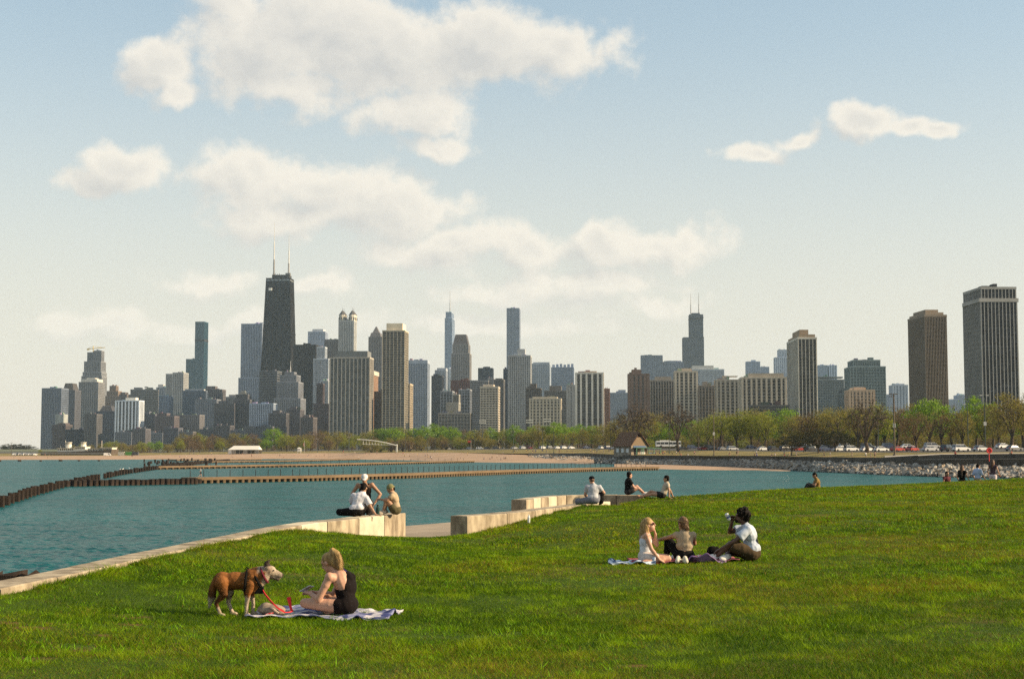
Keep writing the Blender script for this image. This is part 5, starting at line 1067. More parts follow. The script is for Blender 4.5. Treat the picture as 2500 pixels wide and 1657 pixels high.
def car(px, t, rz, ci=None, suv=None):
    cn, cc = CARCOL[ci if ci is not None else random.randrange(len(CARCOL))]; s = suv if suv is not None else random.random() < .5; M = CM[int(s)]
    p = park_pt(px, t); o = empty('parked_car', p + Vector((0, 0, .01)), rz); tag(o, None, 'car', 'cars parked behind the lawn')
    for k in ('body', 'roof'): link(k, M[k], None, o).color = (*cc, 1)
    link('window', M['window'], None, o)
    for x in (-1.42, 1.42):
        for y in (-M['W'] / 2 + .1, M['W'] / 2 - .1):
            w = link('wheel', M['tyre'], None, o, (x, y, .335)); link('rim', M['rim'], None, w)
    for y in (-.62, .62): link('headlight', M['hl'], None, o, (M['L'] / 2 - .06, y, .66)); link('tail_light', M['tl'], None, o, (-M['L'] / 2 + .05, y, .78))
    CARS.append((px, ('%s %s' % (cn, 'sport utility car' if s else 'saloon car'), place_word(px)), o))
px = 1668.0
while px < 2540:                        # front row of the near car park, noses to the lawn
    Yc = park_pt(px, 1.2).y
    if random.random() < .86: car(px, 1.2, R(90 + random.uniform(-70, -40)))
    px += random.uniform(3.4, 5.0) / Yc * FPX
px = 1690.0
while px < 2540:
    Yc = park_pt(px, 1.8).y
    if random.random() < .6: car(px, 1.8, R(random.uniform(-25, 25)))
    px += random.uniform(5, 8) / Yc * FPX
px = 1256.0
while px < 1522:
    if random.random() < .85: car(px, 1.5, R(random.uniform(30, 60)))
    px += random.uniform(3.2, 5.0) / 850 * FPX
px = 960.0
while px < 1250:
    if random.random() < .5: car(px, 1.5, R(random.uniform(-20, 20)))
    px += random.uniform(5, 9) / 1000 * FPX
for i in range(9): car(36 + i * 6 + random.uniform(-1, 1), .25, R(random.uniform(30, 60)), random.choice((0, 1, 0, 7)))
number_labels(CARS, lambda k, n: '%s parked %s%s' % (k[0], k[1], ', ' + n if n else ''))

# ================================================================== bus
p = park_pt(1632, 1.9); o = empty('bus', PY(1602, 1091, p.y), R(4)); tag(o, 'white city bus passing behind the kiosk', 'bus'); bw = mat('bus_white', (.70, .70, .68), rough=.4); L = 12.0
MB().box(0, L, 0, 2.55, .35, 1.3).build('body', bw, o); MB().box(.1, L - .1, .05, 2.5, 1.3, 2.35).build('window', CGLASS, o); rf = MB().box(0, L, 0, 2.55, 2.35, 2.95).build('roof', bw, o); MB().box(2, 7, .5, 2, 2.95, 3.25).build('roof_unit', bw, rf)
for i in range(7): MB().box(i * 1.98, i * 1.98 + .14, -.02, 2.57, 1.28, 2.37).build('pillar', bw, o)
for x in (2.4, 9.6):
    for y in (.1, 2.45): w = link('wheel', CM[0]['tyre'], None, o, (x, y, .45)); w.scale = (1.4, 1.4, 1.4)

# ================================================================== kiosk (steep brown roof, green porch)
def kiosk():
    Y = 606; k = Y / FPX; x0 = 1527; base = PY(x0 + 14, 1111, Y); o = empty('park_kiosk', base, R(38)); tag(o, 'small park kiosk with a steep brown roof and green porch posts', 'kiosk')
    st = mat('kiosk_stone', (.26, .215, .165), rough=.95, var=.25, scale=.8, bump=.5, bscale=3, bdist=.1); rfm = mat('kiosk_shingles', (.15, .08, .045), rough=1, var=.25, scale=1.5); gr = mat('kiosk_green', (.06, .17, .10), rough=.6); bl = mat('kiosk_blue', (.05, .10, .20), rough=.6); wh = mat('kiosk_white', (.65, .66, .66), rough=.6)
    W, D, h, H = 9.0, 10.5, 4.0, 9.4
    for a, b, c, d in ((0, W, 0, .35), (0, W, D - .35, D), (0, .35, .35, D - .35), (W - .35, W, .35, D - .35)): MB().box(a, b, c, d, -.5, h).build('wall', st, o)
    MB().add([(0, 0.02, h), (W, 0.02, h), (W / 2 + 1.2, 0.02, H - 2), (W / 2 - 1.2, .02, H - 2), (0, .3, h), (W, .3, h), (W / 2 + 1.2, .3, H - 2), (W / 2 - 1.2, .3, H - 2)], [(0, 1, 2, 3), (4, 7, 6, 5), (0, 4, 5, 1), (1, 5, 6, 2), (2, 6, 7, 3), (3, 7, 4, 0)]).build('gable', mat('kiosk_gable', (.19, .135, .085), rough=.9), o)
    e = .7
    for s in (0, 1):      # courses of shingles on each slope
        for i in range(8):
            t0, t1 = i / 8, (i + 1) / 8; xa = -e + (W / 2 + e) * t0; xb = -e + (W / 2 + e) * t1; za, zb = h - .5 + (H - h + .5) * t0, h - .5 + (H - h + .5) * t1
            if s: xa, xb = W - xa, W - xb
            MB().hexa([(xa, -e, za), (xb, -e + (1.2 if i > 5 else 0), zb), (xb, D + e, zb), (xa, D + e, za)], [(xa, -e, za + .32), (xb, -e + (1.2 if i > 5 else 0), zb + .2), (xb, D + e, zb + .2), (xa, D + e, za + .32)]).build('shingle_course', rfm, o)
    MB().box(1.2, W - .9, -.12, -.02, 3.1, 3.9).build('sign_board', bl, o); MB().box(1.6, 3.6, -.1, -.01, 0, 2.9).build('door', mat('kiosk_dark', (.03, .03, .03)), o); MB().box(5.2, 7.4, -.1, -.01, .2, 2.9).build('window', wh, o)
    for x in (1.1, 3.9, 4.8, 7.9, 10.8, 14.4): MB().box(x - .12, x + .12, -2.2, -1.96, -.5, 3.0).build('porch_post', gr, o)
    MB().box(.8, W + .4, -2.4, -.1, 3.0, 3.18).build('porch_roof', gr, o); MB().box(W + .5, 14.8, -2.4, 2, 2.9, 3.08).build('porch_roof', gr, o); MB().box(W + 1, 14, 0.2, .4, 0, 1.1).build('counter', bl, o)
    for i in range(3): MB().box(-.03, .0, 1.5 + i * 3, 3 + i * 3, 1.2, 2.8).build('window', wh, o)
kiosk()

# ================================================================== beach tent, beach house, footbridge, bins, flag
def tent():
    Y = 1075; k = Y / FPX; o = empty('event_tent', PY(556, 1107.5, Y), R(-3)); tag(o, 'long white event tent on the beach', 'tent'); W = 76 * k; D = 12; wm_ = mat('tent_cloth', (.80, .77, .70), rough=.8, trans=.25, var=.04); dk = mat('tent_side', (.30, .27, .22), rough=.9)
    MB().add([(0, 0, 3.0), (W, 0, 3.0), (W, D, 3.0), (0, D, 3.0), (3, D / 2, 5.9), (W - 1, D / 2, 5.9)], [(0, 1, 5, 4), (2, 3, 4, 5), (3, 0, 4), (1, 2, 5), (3, 2, 1, 0)]).build('roof', wm_, o)
    for i in range(9): MB().box(i * W / 8 - .1, i * W / 8 + .1, .1, .3, -.3, 3).build('pole', dk, o)
    for i in (0, 1, 4, 7): MB().box(i * W / 8 + .15, (i + 1) * W / 8 - .15, .3, .38, 0, 2.95).build('side_wall', wm_ if i == 0 else dk, o)
    MB().box(.2, W - .2, D - .5, D - .4, 0, 2.95).build('side_wall', dk, o)
tent()
def beach_house():
    Y = 1120; k = Y / FPX; o = empty('beach_house', PY(100, 1114, Y), R(-4)); tag(o, 'ship-shaped beach house with two funnels and a flag', 'building'); w = lambda a: (a - 100) * k; zz = lambda y: PY(100, y, Y).z - o.location.z
    hull = mat('beach_house_hull', (.105, .08, .06), rough=.9, var=.15, scale=.2); wht = mat('beach_house_white', (.72, .68, .58), rough=.7, var=.06); dk = mat('beach_house_dark', (.07, .065, .06))
    prof = [(w(98), 0), (w(100), zz(1103)), (w(180), zz(1102)), (w(250), zz(1099)), (w(276), zz(1096)), (w(272), 0)]
    MB().hexa([(x, 0, z) for x, z in prof], [(x, 16, z) for x, z in prof]).build('hull', hull, o)
    MB().box(w(101), w(262), -.15, 16.1, zz(1107), zz(1106)).build('rail_band', wht, o)
    for i in range(22): MB().box(w(104 + i * 7), w(107.5 + i * 7), -.2, -.02, zz(1112), zz(1108)).build('window', dk, o)
    for a, b, t, bt in ((138, 182, 1094, 1103), (182, 207, 1090.5, 1102), (214, 226, 1095, 1100), (229, 240, 1095, 1100), (246, 274, 1092.5, 1096.5)):
        d = MB().box(w(a), w(b), 2, 13, zz(bt), zz(t)).build('deck_house', wht, o)
        for i in range(int((b - a) / 5)): MB().box(w(a + 1.5 + i * 5), w(a + 4 + i * 5), 1.85, 1.99, zz(t + 4.5), zz(t + 1.5)).build('window', dk, d)
        MB().box(w(a) - .5, w(b) + .5, 1.2, 13.5, zz(t) + .003, zz(t - .8)).build('deck_roof', wht, o)
    for c in (159.5, 196):
        f = MB().lathe([(2.1, zz(1094)), (1.9, zz(1080)), (2.3, zz(1079.8)), (2.3, zz(1079))], 14, (w(c), 8, 0)).build('funnel', wht, o); MB().lathe([(2.12, zz(1083)), (2.1, zz(1081.5))], 14, (w(c), 8, 0)).build('funnel_band', hull, f)
    for c, t in ((152, 1075), (243, 1075), (140, 1088)): MB().tube([(w(c), 7, zz(1096)), (w(c), 7, zz(t))], .16, 5).build('mast', wht, o)
    MB().box(w(241.5), w(243), 6.9, 7.0, zz(1080), zz(1076)).build('flag', mat('flag_red', (.5, .08, .06)), o)
beach_house()
def footbridge():
    Y = 985; k = Y / FPX; o = empty('footbridge', PY(872, 1092, Y)); tag(o, 'slender white arched footbridge among the park trees', 'bridge'); w = lambda a: (a - 872) * k; zz = lambda y: PY(872, y, Y).z - o.location.z
    wm_ = mat('bridge_white', (.62, .62, .56), rough=.6)
    arc = [(w(872 + 95 * t), 0, zz(1072.5 + 14.5 * t ** 1.9)) for t in np.linspace(0, 1, 14)]
    for y in (0, 3): MB().tube([(x, y, z) for x, _, z in arc], .28, 6).build('arch', wm_, o)
    MB().hexa([(w(885), 0, zz(1084.2)), (w(970), 0, zz(1087)), (w(970), 3, zz(1087)), (w(885), 3, zz(1084.2))], [(w(885), 0, zz(1083)), (w(970), 0, zz(1085.8)), (w(970), 3, zz(1085.8)), (w(885), 3, zz(1083))]).build('deck', wm_, o)
    for i in range(2, 12): MB().tube([arc[i], (arc[i][0], 0, zz(1084.2 + 2 * i / 12))], .1, 4).build('hanger', wm_, o)
    for x in (968,): MB().box(w(x) - .5, w(x) + .5, .5, 2.5, -3, zz(1084)).build('pier', wm_, o)
footbridge()
for px, c, nm, lb in ((295, (.62, .58, .48), 'cream', 'cream container by the beach house'), (313, (.10, .30, .05), 'green', 'bright green container by the beach house'), (330, (.09, .09, .10), 'dark', 'dark container right of the green container')):
    o = empty('container', PY(px, 1111.5, 1085)); tag(o, lb, 'container'); m_ = mat('container_' + nm, c, rough=.6); MB().box(-2.2, 2.2, 0, 2.4, 0, 2.5).build('body', m_, o)
    for i in range(8): MB().box(-2.1 + i * .55, -1.85 + i * .55, -.06, -.003, .1, 2.4).build('rib', m_, o)
    MB().box(-2.3, 2.3, -.1, 2.5, 2.503, 2.65).build('lid', m_, o)
o = empty('van', PY(262, 1112.5, 1075), R(8)); tag(o, 'small white van parked on the sand by the beach house', 'van'); MB().hexa([(-2.6, 0, .35), (2.6, 0, .35), (2.6, 2, .35), (-2.6, 2, .35)], [(-2.6, .1, 2.2), (1.5, .1, 2.2), (1.5, 1.9, 2.2), (-2.6, 1.9, 2.2)]).build('body', PAINT, o).color = (.75, .74, .7, 1); MB().box(.6, 1.75, -.03, 2.03, 1.25, 1.9).build('window', CGLASS, o)
for x in (-1.6, 1.6): link('wheel', CM[0]['tyre'], None, o, (x, .1, .335)); link('wheel', CM[0]['tyre'], None, o, (x, 1.9, .335))
o = empty('flagpole', PY(1150, 1101, 905)); tag(o, 'small red and white beach flag on a pole by the dark evergreen', 'flag'); MB().tube([(0, 0, -.5), (0, 0, 6.6)], .07, 6).build('pole', LHEAD, o)
MB().add([(-2.2, 0, 6.4), (0, 0, 6.5), (0, 0, 5.3), (-2.0, .2, 5.1), (-2.2, .04, 6.4), (0, .04, 6.5), (0, .04, 5.3), (-2.0, .24, 5.1)], [(0, 1, 2, 3), (7, 6, 5, 4), (0, 3, 7, 4), (3, 2, 6, 7), (0, 4, 5, 1)]).build('flag', mat('flag_red2', (.62, .10, .06)), o)
o = empty('flagpole', PY(743, 1107, 1040)); tag(o, 'beach flag drooping on a pole right of the white tent', 'flag'); MB().tube([(0, 0, -.5), (0, 0, 9)], .09, 6).build('pole', LHEAD, o); MB().box(-.9, 0, -.05, .05, 5.2, 7.4).build('flag', mat('flag_faded', (.5, .25, .2)), o)
o = empty('lifeguard_hut', PY(730, 1106, 1060)); tag(o, 'small white lifeguard hut on stilts right of the white tent', 'hut'); hw = mat('hut_white', (.70, .68, .62))
MB().box(-1.3, 1.3, 0, 2.2, 1.2, 3.4).build('cabin', hw, o); MB().hexa([(-1.6, -.3, 3.41), (1.6, -.3, 3.41), (1.6, 2.5, 3.41), (-1.6, 2.5, 3.41)], [(-.2, 1, 4.2), (.2, 1, 4.2), (.2, 1.2, 4.2), (-.2, 1.2, 4.2)]).build('roof', hw, o)
for x in (-1.1, 1.1):
    for y in (.2, 2): MB().tube([(x, y, -.4), (x, y, 1.2)], .1, 5).build('stilt', hw, o)
# red life ring on its post by the stepped wall
o = empty('life_ring', PY(2415, 1119, 327)); tag(o, 'red life ring on a red post at the stepped wall', 'life ring'); rr = mat('ring_red', (.62, .04, .03), rough=.5)
MB().tube([(0, 0, -.6), (0, 0, 1.5)], .09, 6).build('post', rr, o); MB().tube([(.48 * math.cos(a), -.14, 1.75 + .48 * math.sin(a)) for a in np.linspace(0, 6.283, 17)], .19, 7, cap=False).build('ring', rr, o); MB().box(-.5, .5, -.12, -.04, 1.3, 2.2).build('board', rr, o)
# ================================================================== figures: one continuous skin per body, clothes and hair over it
def V(*a): return Vector(a)
def sph_prof(r0, r1, L, n=4):
    pr = [(r0 * math.sin(t), -r0 * math.cos(t)) for t in np.linspace(.12, math.pi / 2, n)] + [(r1 * math.cos(t), L + r1 * math.sin(t)) for t in np.linspace(0, math.pi / 2 - .12, n)]
    return pr
def cap(m, p0, p1, r0, r1, n=14):
    p0, p1 = Vector(p0), Vector(p1); d = p1 - p0; L = max(d.length, 1e-4); q = d.to_track_quat('Z', 'Y')
    k = MB(); k.lathe(sph_prof(r0, r1, L), n); m.add([q @ Vector(v) + p0 for v in k.v], k.f)
def tubec(m, p0, p1, r0, r1, n=16):         # flat ended, for sleeves and hems
    p0, p1 = Vector(p0), Vector(p1); d = p1 - p0; q = d.to_track_quat('Z', 'Y'); k = MB(); k.lathe([(r0, 0), (r1, d.length)], n); m.add([q @ Vector(v) + p0 for v in k.v], k.f)
def ell(m, c, a, b, d, n=14, k=9):
    c, a, b, d = Vector(c), Vector(a), Vector(b), Vector(d); e = MB(); e.lathe([(math.sin(t), -math.cos(t)) for t in np.linspace(.1, math.pi - .1, k)], n)
    m.add([c + a * v[0] + b * v[1] + d * v[2] for v in e.v], e.f)
WORK = bpy.data.scenes.new('figure_workshop')
def remesh(m, name, vox, smooth=4, wrinkle=0.0, wf=9.0, ratio=None):
    me0 = m.mesh(name); bm = bmesh.new(); bm.from_mesh(me0); bmesh.ops.recalc_face_normals(bm, faces=bm.faces); bm.to_mesh(me0); bm.free()
    o = bpy.data.objects.new('tmp', me0); WORK.collection.objects.link(o)
    r = o.modifiers.new('r', 'REMESH'); r.mode = 'VOXEL'; r.voxel_size = vox; r.use_smooth_shade = True
    s = o.modifiers.new('s', 'SMOOTH'); s.factor = .5; s.iterations = smooth
    if ratio: d = o.modifiers.new('d', 'DECIMATE'); d.ratio = ratio
    
    with bpy.context.temp_override(scene=WORK, view_layer=WORK.view_layers[0]):
        dg = bpy.context.evaluated_depsgraph_get(); dg.update(); me = bpy.data.meshes.new_from_object(o.evaluated_get(dg))
    bpy.data.objects.remove(o); bpy.data.meshes.remove(me0); me.name = name
    if wrinkle:
        n = len(me.vertices); co = np.empty(n * 3); no = np.empty(n * 3); me.vertices.foreach_get('co', co); me.vertex_normals.foreach_get('vector', no); co = co.reshape(-1, 3); no = no.reshape(-1, 3)
        a = vnoise(co * (1, 1, .55), wf) + .5 * vnoise(co, wf * 2.3, 3); co += no * (a * wrinkle)[:, None]; me.vertices.foreach_set('co', co.ravel()); me.update()
    me.polygons.foreach_set('use_smooth', [True] * len(me.polygons)); return me
SKIN = {'fair': mat('skin_fair', (.47, .265, .18), rough=.55, var=.06, scale=14, spec=.35), 'tan': mat('skin_tan', (.34, .19, .115), rough=.55, var=.07, scale=14, spec=.35), 'brown': mat('skin_brown', (.095, .046, .026), rough=.5, var=.08, scale=14, spec=.4)}
def fab(n, c, **k): return mat('fabric_' + n, c, rough=.9, var=k.get('var', .10), scale=k.get('scale', 9), spec=.15, bump=.25, bscale=60, bdist=.004)
EYE = mat('eye_dark', (.02, .015, .012), rough=.2)
class Fig:
    def __init__(s, label, J, face, b=1.0, vox=.008, skin='fair', fem=False, headup=None):
        s.J = {k: Vector(v) for k, v in J.items()}; s.b = b; s.vox = vox; s.label = label; s.skin = SKIN[skin]; s.fem = fem
        J = s.J; s.lat = (J['shR'] - J['shL']).normalized(); s.up = (J['neck'] - J['pelvis']).normalized(); s.fwd = s.up.cross(s.lat).normalized()
        s.hl = (J['hipR'] - J['hipL']).normalized()
        s.hf = Vector(face).normalized(); hu = Vector(headup) if headup else V(0, 0, 1); s.hr = s.hf.cross(hu).normalized(); s.hu = s.hr.cross(s.hf).normalized()
        s.t = empty('person', (0, 0, 0)); tag(s.t, label, 'person')
    def h(s, l, f, u): return s.J['head'] + s.hr * l + s.hf * f + s.hu * u
    def torso(s, m, g=0.0, low=True, high=True, midz=True):
        J, b = s.J, s.b; w = .93 if s.fem else 1.0; pf = (s.up.cross(s.hl)).normalized()
        if low: ell(m, J['pelvis'], s.hl * (.165 * b + g), pf * (.118 * b + g), s.up * (.12 + g))
        if midz: ell(m, J['pelvis'].lerp(J['chest'], .52), s.lat * (.128 * b * w + g), s.fwd * (.096 * b + g), s.up * (.17 + g))
        if high:
            ell(m, J['chest'], s.lat * (.152 * b * w + g), s.fwd * (.108 * b + g), s.up * (.165 + g))
            cap(m, J['shL'].lerp(J['chest'], .18), J['shR'].lerp(J['chest'], .18), .058 * b + g, .058 * b + g)
            cap(m, J['chest'] + s.up * .07, J['neck'], .085 * b + g, .058 + g * .6)
    def hand(s, m, w, d, curl, side, n_):
        """palm, four fingers of unequal length and a thumb from the side of the palm"""
        d = Vector(d).normalized(); n_ = Vector(n_).normalized(); lt = d.cross(n_).normalized() * side
        c = w + d * .045; ell(m, c, lt * .042, n_ * .019, d * .055, 10, 7)
        for i, L in enumerate((.070, .078, .074, .058)):
            r = c + d * .035 + lt * (.030 - i * .020); k = r + (d * math.cos(curl * .5) + n_ * math.sin(curl * .5)) * L * .55; e = k + (d * math.cos(curl * 1.4) + n_ * math.sin(curl * 1.4)) * L * .5
            cap(m, r, k, .0100, .0092, 8); cap(m, k, e, .0092, .0082, 8)
        r = c - d * .02 + lt * .03; k = r + (lt * .8 + d * .6).normalized() * .038; e = k + (d * .8 + n_ * .5).normalized() * .03; cap(m, r, k, .0125, .011, 8); cap(m, k, e, .011, .009, 8)
    def limb(s, m, a, b_, r0, r1, bulge=0, bpos=.3):
        cap(m, a, b_, r0, r1)
        if bulge: p = a.lerp(b_, bpos); d = (b_ - a).normalized(); q = d.orthogonal().normalized(); ell(m, p, q * bulge, d.cross(q) * bulge, d * (b_ - a).length * .24)
    def body(s, curlL=.6, curlR=.6, hands=None, feet=True):
        m = MB(); J, b = s.J, s.b; s.torso(m)
        hd = J['head']; cap(m, J['neck'], s.h(0, -.02, -.06), .053 * b, .05 * b)
        ell(m, s.h(0, -.008, .025), s.hr * .074, s.hf * .092, s.hu * .095); ell(m, s.h(0, .022, -.05), s.hr * .058, s.hf * .066, s.hu * .066); ell(m, s.h(0, .055, -.092), s.hr * .026, s.hf * .026, s.hu * .022)
        cap(m, s.h(0, .083, .012), s.h(0, .104, -.024), .010, .014, 8); ell(m, s.h(0, .078, -.055), s.hr * .026, s.hf * .016, s.hu * .012, 10, 6); ell(m, s.h(0, .078, .03), s.hr * .055, s.hf * .016, s.hu * .014, 10, 6)
        for q in (-1, 1): ell(m, s.h(q * .075, -.012, -.005), s.hr * .013, s.hf * .024, s.hu * .032, 8, 6)
        for q, S_ in ((-1, 'L'), (1, 'R')):
            sh, el, wr = J['sh' + S_], J['el' + S_], J['wr' + S_]
            ell(m, sh, s.lat * .06 * b, s.fwd * .056 * b, s.up * .06 * b); s.limb(m, sh, el, .049 * b, .039 * b, .05 * b, .35); s.limb(m, el, wr, .038 * b, .027 * b, .041 * b, .3)
            hd_ = (hands or {}).get(S_); d = (wr - el).normalized() if not hd_ else Vector(hd_[0]); nn = Vector(hd_[1]) if hd_ else V(0, 0, -1)
            if abs(d.normalized().dot(nn.normalized())) > .95: nn = s.fwd
            s.hand(m, wr, d, curlL if S_ == 'L' else curlR, q, nn)
            if 'kn' + S_ in J:
                hp, kn, an, to = J['hip' + S_], J['kn' + S_], J['an' + S_], J['to' + S_]
                s.limb(m, hp, kn, .088 * b, .058 * b, .082 * b, .3); s.limb(m, kn, an, .056 * b, .037 * b, .056 * b, .3)
                if feet: d = (to - an); hl_ = an - d.normalized() * .045; cap(m, hl_, to, .036, .024); ell(m, an.lerp(to, .6), d.normalized().orthogonal() * .038, d.cross(d.orthogonal()).normalized() * .028, d.normalized() * .09)
        me = remesh(m, 'body', s.vox); link('body', me, s.skin, s.t)
        for q in (-1, 1):
            e = MB(); ell(e, s.h(q * .031, .083, .010), s.hr * .012, s.hf * .008, s.hu * .008, 8, 6); e.build('eye', EYE, s.t)
        return s
    def cloth(s, name, m, mt, wr=.006, vox=None, wf=9, sm=3): link(name, remesh(m, name, vox or s.vox * 1.15, sm, wr, wf), mt, s.t); return s
    def shirt(s, mt, sleeve=.55, g=.016, name='shirt', low=True, loose=0.0, wr=.009):
        m = MB(); J, b = s.J, s.b; s.torso(m, g, low=False); c0 = J['pelvis'].lerp(J['chest'], .25)
        ell(m, J['pelvis'].lerp(J['chest'], .25 if low else .6), s.hl * (.152 * b + g + loose), s.up.cross(s.hl).normalized() * (.108 * b + g + loose), s.up * (.13 if low else .1))
        if sleeve:
            for S_ in 'LR': sh, el = J['sh' + S_], J['el' + S_]; tubec(m, sh - (el - sh) * .1, sh.lerp(el, sleeve), .066 * b, .062 * b + loose); ell(m, sh, s.lat * .07 * b, s.fwd * .066 * b, s.up * .07 * b)
        return s.cloth(name, m, mt, wr)
    def pants(s, mt, length=.95, g=.016, name='trousers', wr=.008, loose=.0):
        m = MB(); J, b = s.J, s.b; pf = s.up.cross(s.hl).normalized(); ell(m, J['pelvis'], s.hl * (.165 * b + g), pf * (.118 * b + g), s.up * (.12 + g * .5))
        for S_ in 'LR':
            hp, kn, an = J['hip' + S_], J['kn' + S_], J['an' + S_]
            if length <= 1.0: cap(m, hp, hp.lerp(kn, min(.5, length * .6)), .092 * b + g, .085 * b + g); tubec(m, hp.lerp(kn, .2), hp.lerp(kn, length), .088 * b + g, .066 * b + g + loose)
            else: cap(m, hp, kn, .092 * b + g, .062 * b + g); tubec(m, kn, kn.lerp(an, length - 1), .066 * b + g, .046 * b + g + loose); cap(m, kn, kn.lerp(an, .3), .064 * b + g, .06 * b + g)
        return s.cloth(name, m, mt, wr)
    def shoes(s, mt, name='shoe', sole=None, only='LR'):
        for S_ in only:
            an, to = s.J['an' + S_], s.J['to' + S_]; d = (to - an); m = MB(); cap(m, an - d.normalized() * .05 - V(0, 0, .005), to + d.normalized() * .01, .046, .036); ell(m, an.lerp(to, .5), d.normalized().orthogonal() * .05, d.cross(d.orthogonal()).normalized() * .045, d.normalized() * .12); tubec(m, an, an + V(0, 0, .05), .045, .045)
            link(name, remesh(m, name, s.vox * 1.2, 2), mt, s.t)
        return s
    def hair(s, mt, parts, name='hair', wr=.006, wf=26):
        m = MB()
        for p in parts:
            if p[0] == 'e': ell(m, s.h(*p[1]), s.hr * p[2][0], s.hf * p[2][1], s.hu * p[2][2])
            else:
                for a, b_, r0, r1 in zip(p[1], p[1][1:], p[2], p[2][1:]): cap(m, s.h(*a), s.h(*b_), r0, r1)
        s.cloth(name, m, mt, wr, vox=s.vox, wf=wf, sm=2)
        if s.vox < .0105:
            hm_ = s.t.children[-1].data if s.t.children else None
            ob = [c_ for c_ in bpy.data.objects if c_.parent is s.t and c_.name.split('.')[0] == name][-1]
            strands(ob.data, 'hair_strands', s.t, mt, 2600, .045, tuple(s.hu * -1 - s.hf * .25), .0012, .06, 7, None, .10)
        return s
    def put(s, px, py, Y=None, z=None, dz=0.0):
        p = PY(px, py, Y) if Y else PZ(px, py, z); s.t.location = p + V(0, 0, dz); return s
    def put_on_lawn(s, px, Y, dz=0.0):
        x = PY(px, 1300, Y).x; s.t.location = (x, Y, gz(x, Y) + dz); return s
def strands(src, name, par, mt, n, L, flow, w=.0022, lift=.35, seed=1, col=None, jit=.28):
    """thin hairs standing on a surface, bent along flow"""
    rs = np.random.default_rng(seed); me = src; nv = len(me.vertices); co = np.empty(nv * 3); no = np.empty(nv * 3); me.vertices.foreach_get('co', co); me.vertex_normals.foreach_get('vector', no); co = co.reshape(-1, 3); no = no.reshape(-1, 3)
    i = rs.integers(0, nv, n); c = co[i]; nn = no[i]; fl = np.array([flow(q) for q in c]) if callable(flow) else np.repeat(np.array(flow, float)[None], n, 0)
    d = fl + nn * lift + rs.normal(0, jit, (n, 3)); d /= np.linalg.norm(d, axis=1)[:, None]; l = L * rs.uniform(.5, 1.2, (n, 1)); sd_ = np.cross(d, rs.normal(0, 1, (n, 3))); sd_ /= np.linalg.norm(sd_, axis=1)[:, None]
    v = np.stack([c - nn * .002 - sd_ * w, c - nn * .002 + sd_ * w, c + d * l - np.array((0, 0, 1)) * l * .15], 1).reshape(-1, 3)
    m2 = big_mesh(name, v, np.arange(n * 3).reshape(-1, 3))
    if col is not None: ca = m2.color_attributes.new('Col', 'FLOAT_COLOR', 'POINT'); cc = np.c_[col[i] * rs.uniform(.7, 1.25, (n, 1)), np.ones(n)]; ca.data.foreach_set('color', np.repeat(cc, 3, 0).astype(np.float32).ravel())
    return tag(link(name, m2, mt, par), kind='stuff')
SHORT = [('e', (0, -.02, .045), (.083, .097, .092)), ('e', (0, -.055, -.005), (.074, .06, .075))]
HAIR = {'blonde': mat('hair_blonde', (.40, .26, .095), rough=.6, col2=(.17, .10, .035), scale=30, stretch=(1, 1, .15), spec=.4), 'lightbrown': mat('hair_light_brown', (.16, .085, .032), rough=.6, col2=(.07, .035, .014), scale=30, stretch=(1, 1, .2), spec=.4), 'dark': mat('hair_dark', (.007, .0045, .0035), rough=.75, var=.3, scale=30, spec=.12), 'brown': mat('hair_brown', (.07, .035, .018), rough=.55, var=.3, scale=30, spec=.35)}

# ---- woman in black by the dog (faces left, seen from her left and behind)
woman_Y = 17.15
f = Fig('seated woman with a blonde ponytail in a black one-piece reading beside the dog',
        dict(pelvis=(.02, 0, .125), chest=(-.035, 0, .395), neck=(-.145, 0, .52), head=(-.240, .01, .625), shL=(-.135, -.165, .465), shR=(-.115, .165, .465), elL=(-.255, -.225, .20), elR=(-.27, .21, .21), wrL=(-.43, -.10, .255), wrR=(-.43, .07, .25),
             hipL=(-.02, -.10, .115), hipR=(-.02, .10, .115), knL=(-.44, -.22, .15), knR=(-.43, .25, .15), anL=(-.17, .04, .055), anR=(-.26, -.05, .06), toL=(-.08, .14, .04), toR=(-.14, -.13, .045)), (-.88, .12, -.42), b=1.06, vox=.0075, skin='fair', fem=True)
f.body(.9, .9, hands={'L': ((-.9, .35, .2), (0, .3, -1)), 'R': ((-.9, -.35, .2), (0, -.3, -1))})
m = MB(); f.torso(m, .008, high=False); ell(m, V(.012, .03, .375), V(0, .150, .01), V(.098, 0, 0), V(-.035, 0, .165)); ell(m, V(-.05, .05, .36), V(0, .125, 0), V(.10, 0, 0), V(-.03, 0, .11))
cap(m, (.045, .0, .45), (-.07, .045, .548), .055, .022); cap(m, (-.07, .045, .548), (-.175, .075, .50), .020, .014); cap(m, (.04, .08, .45), (-.085, .085, .54), .055, .022)
for hp, kn in ((f.J['hipL'], f.J['knL']), (f.J['hipR'], f.J['knR'])): cap(m, hp, hp.lerp(kn, .12), .098, .092)
f.cloth('black_one_piece', m, fab('black_knit', (.007, .0045, .0045)), .003)
m = MB(); cap(m, (.0, .0, .527), (-.085, .045, .572), .013, .012); f.cloth('navy_strap', m, fab('navy', (.03, .03, .12)), 0)
f.hair(HAIR['blonde'], [('e', (0, -.018, .04), (.084, .096, .09)), ('e', (0, -.06, .0), (.076, .055, .08)), ('c', [(0, -.075, .075), (0, -.115, .10), (0, -.145, .05), (0, -.145, -.05), (0, -.115, -.14), (.0, -.07, -.20)], [.040, .046, .052, .048, .038, .016]), ('e', (0, -.09, -.03), (.055, .06, .10))])
m = MB(); m.box(-.045, .045, -.004, .004, -.075, .075); ph = m.build('phone', mat('phone_case', (.55, .55, .56), rough=.35), None); 
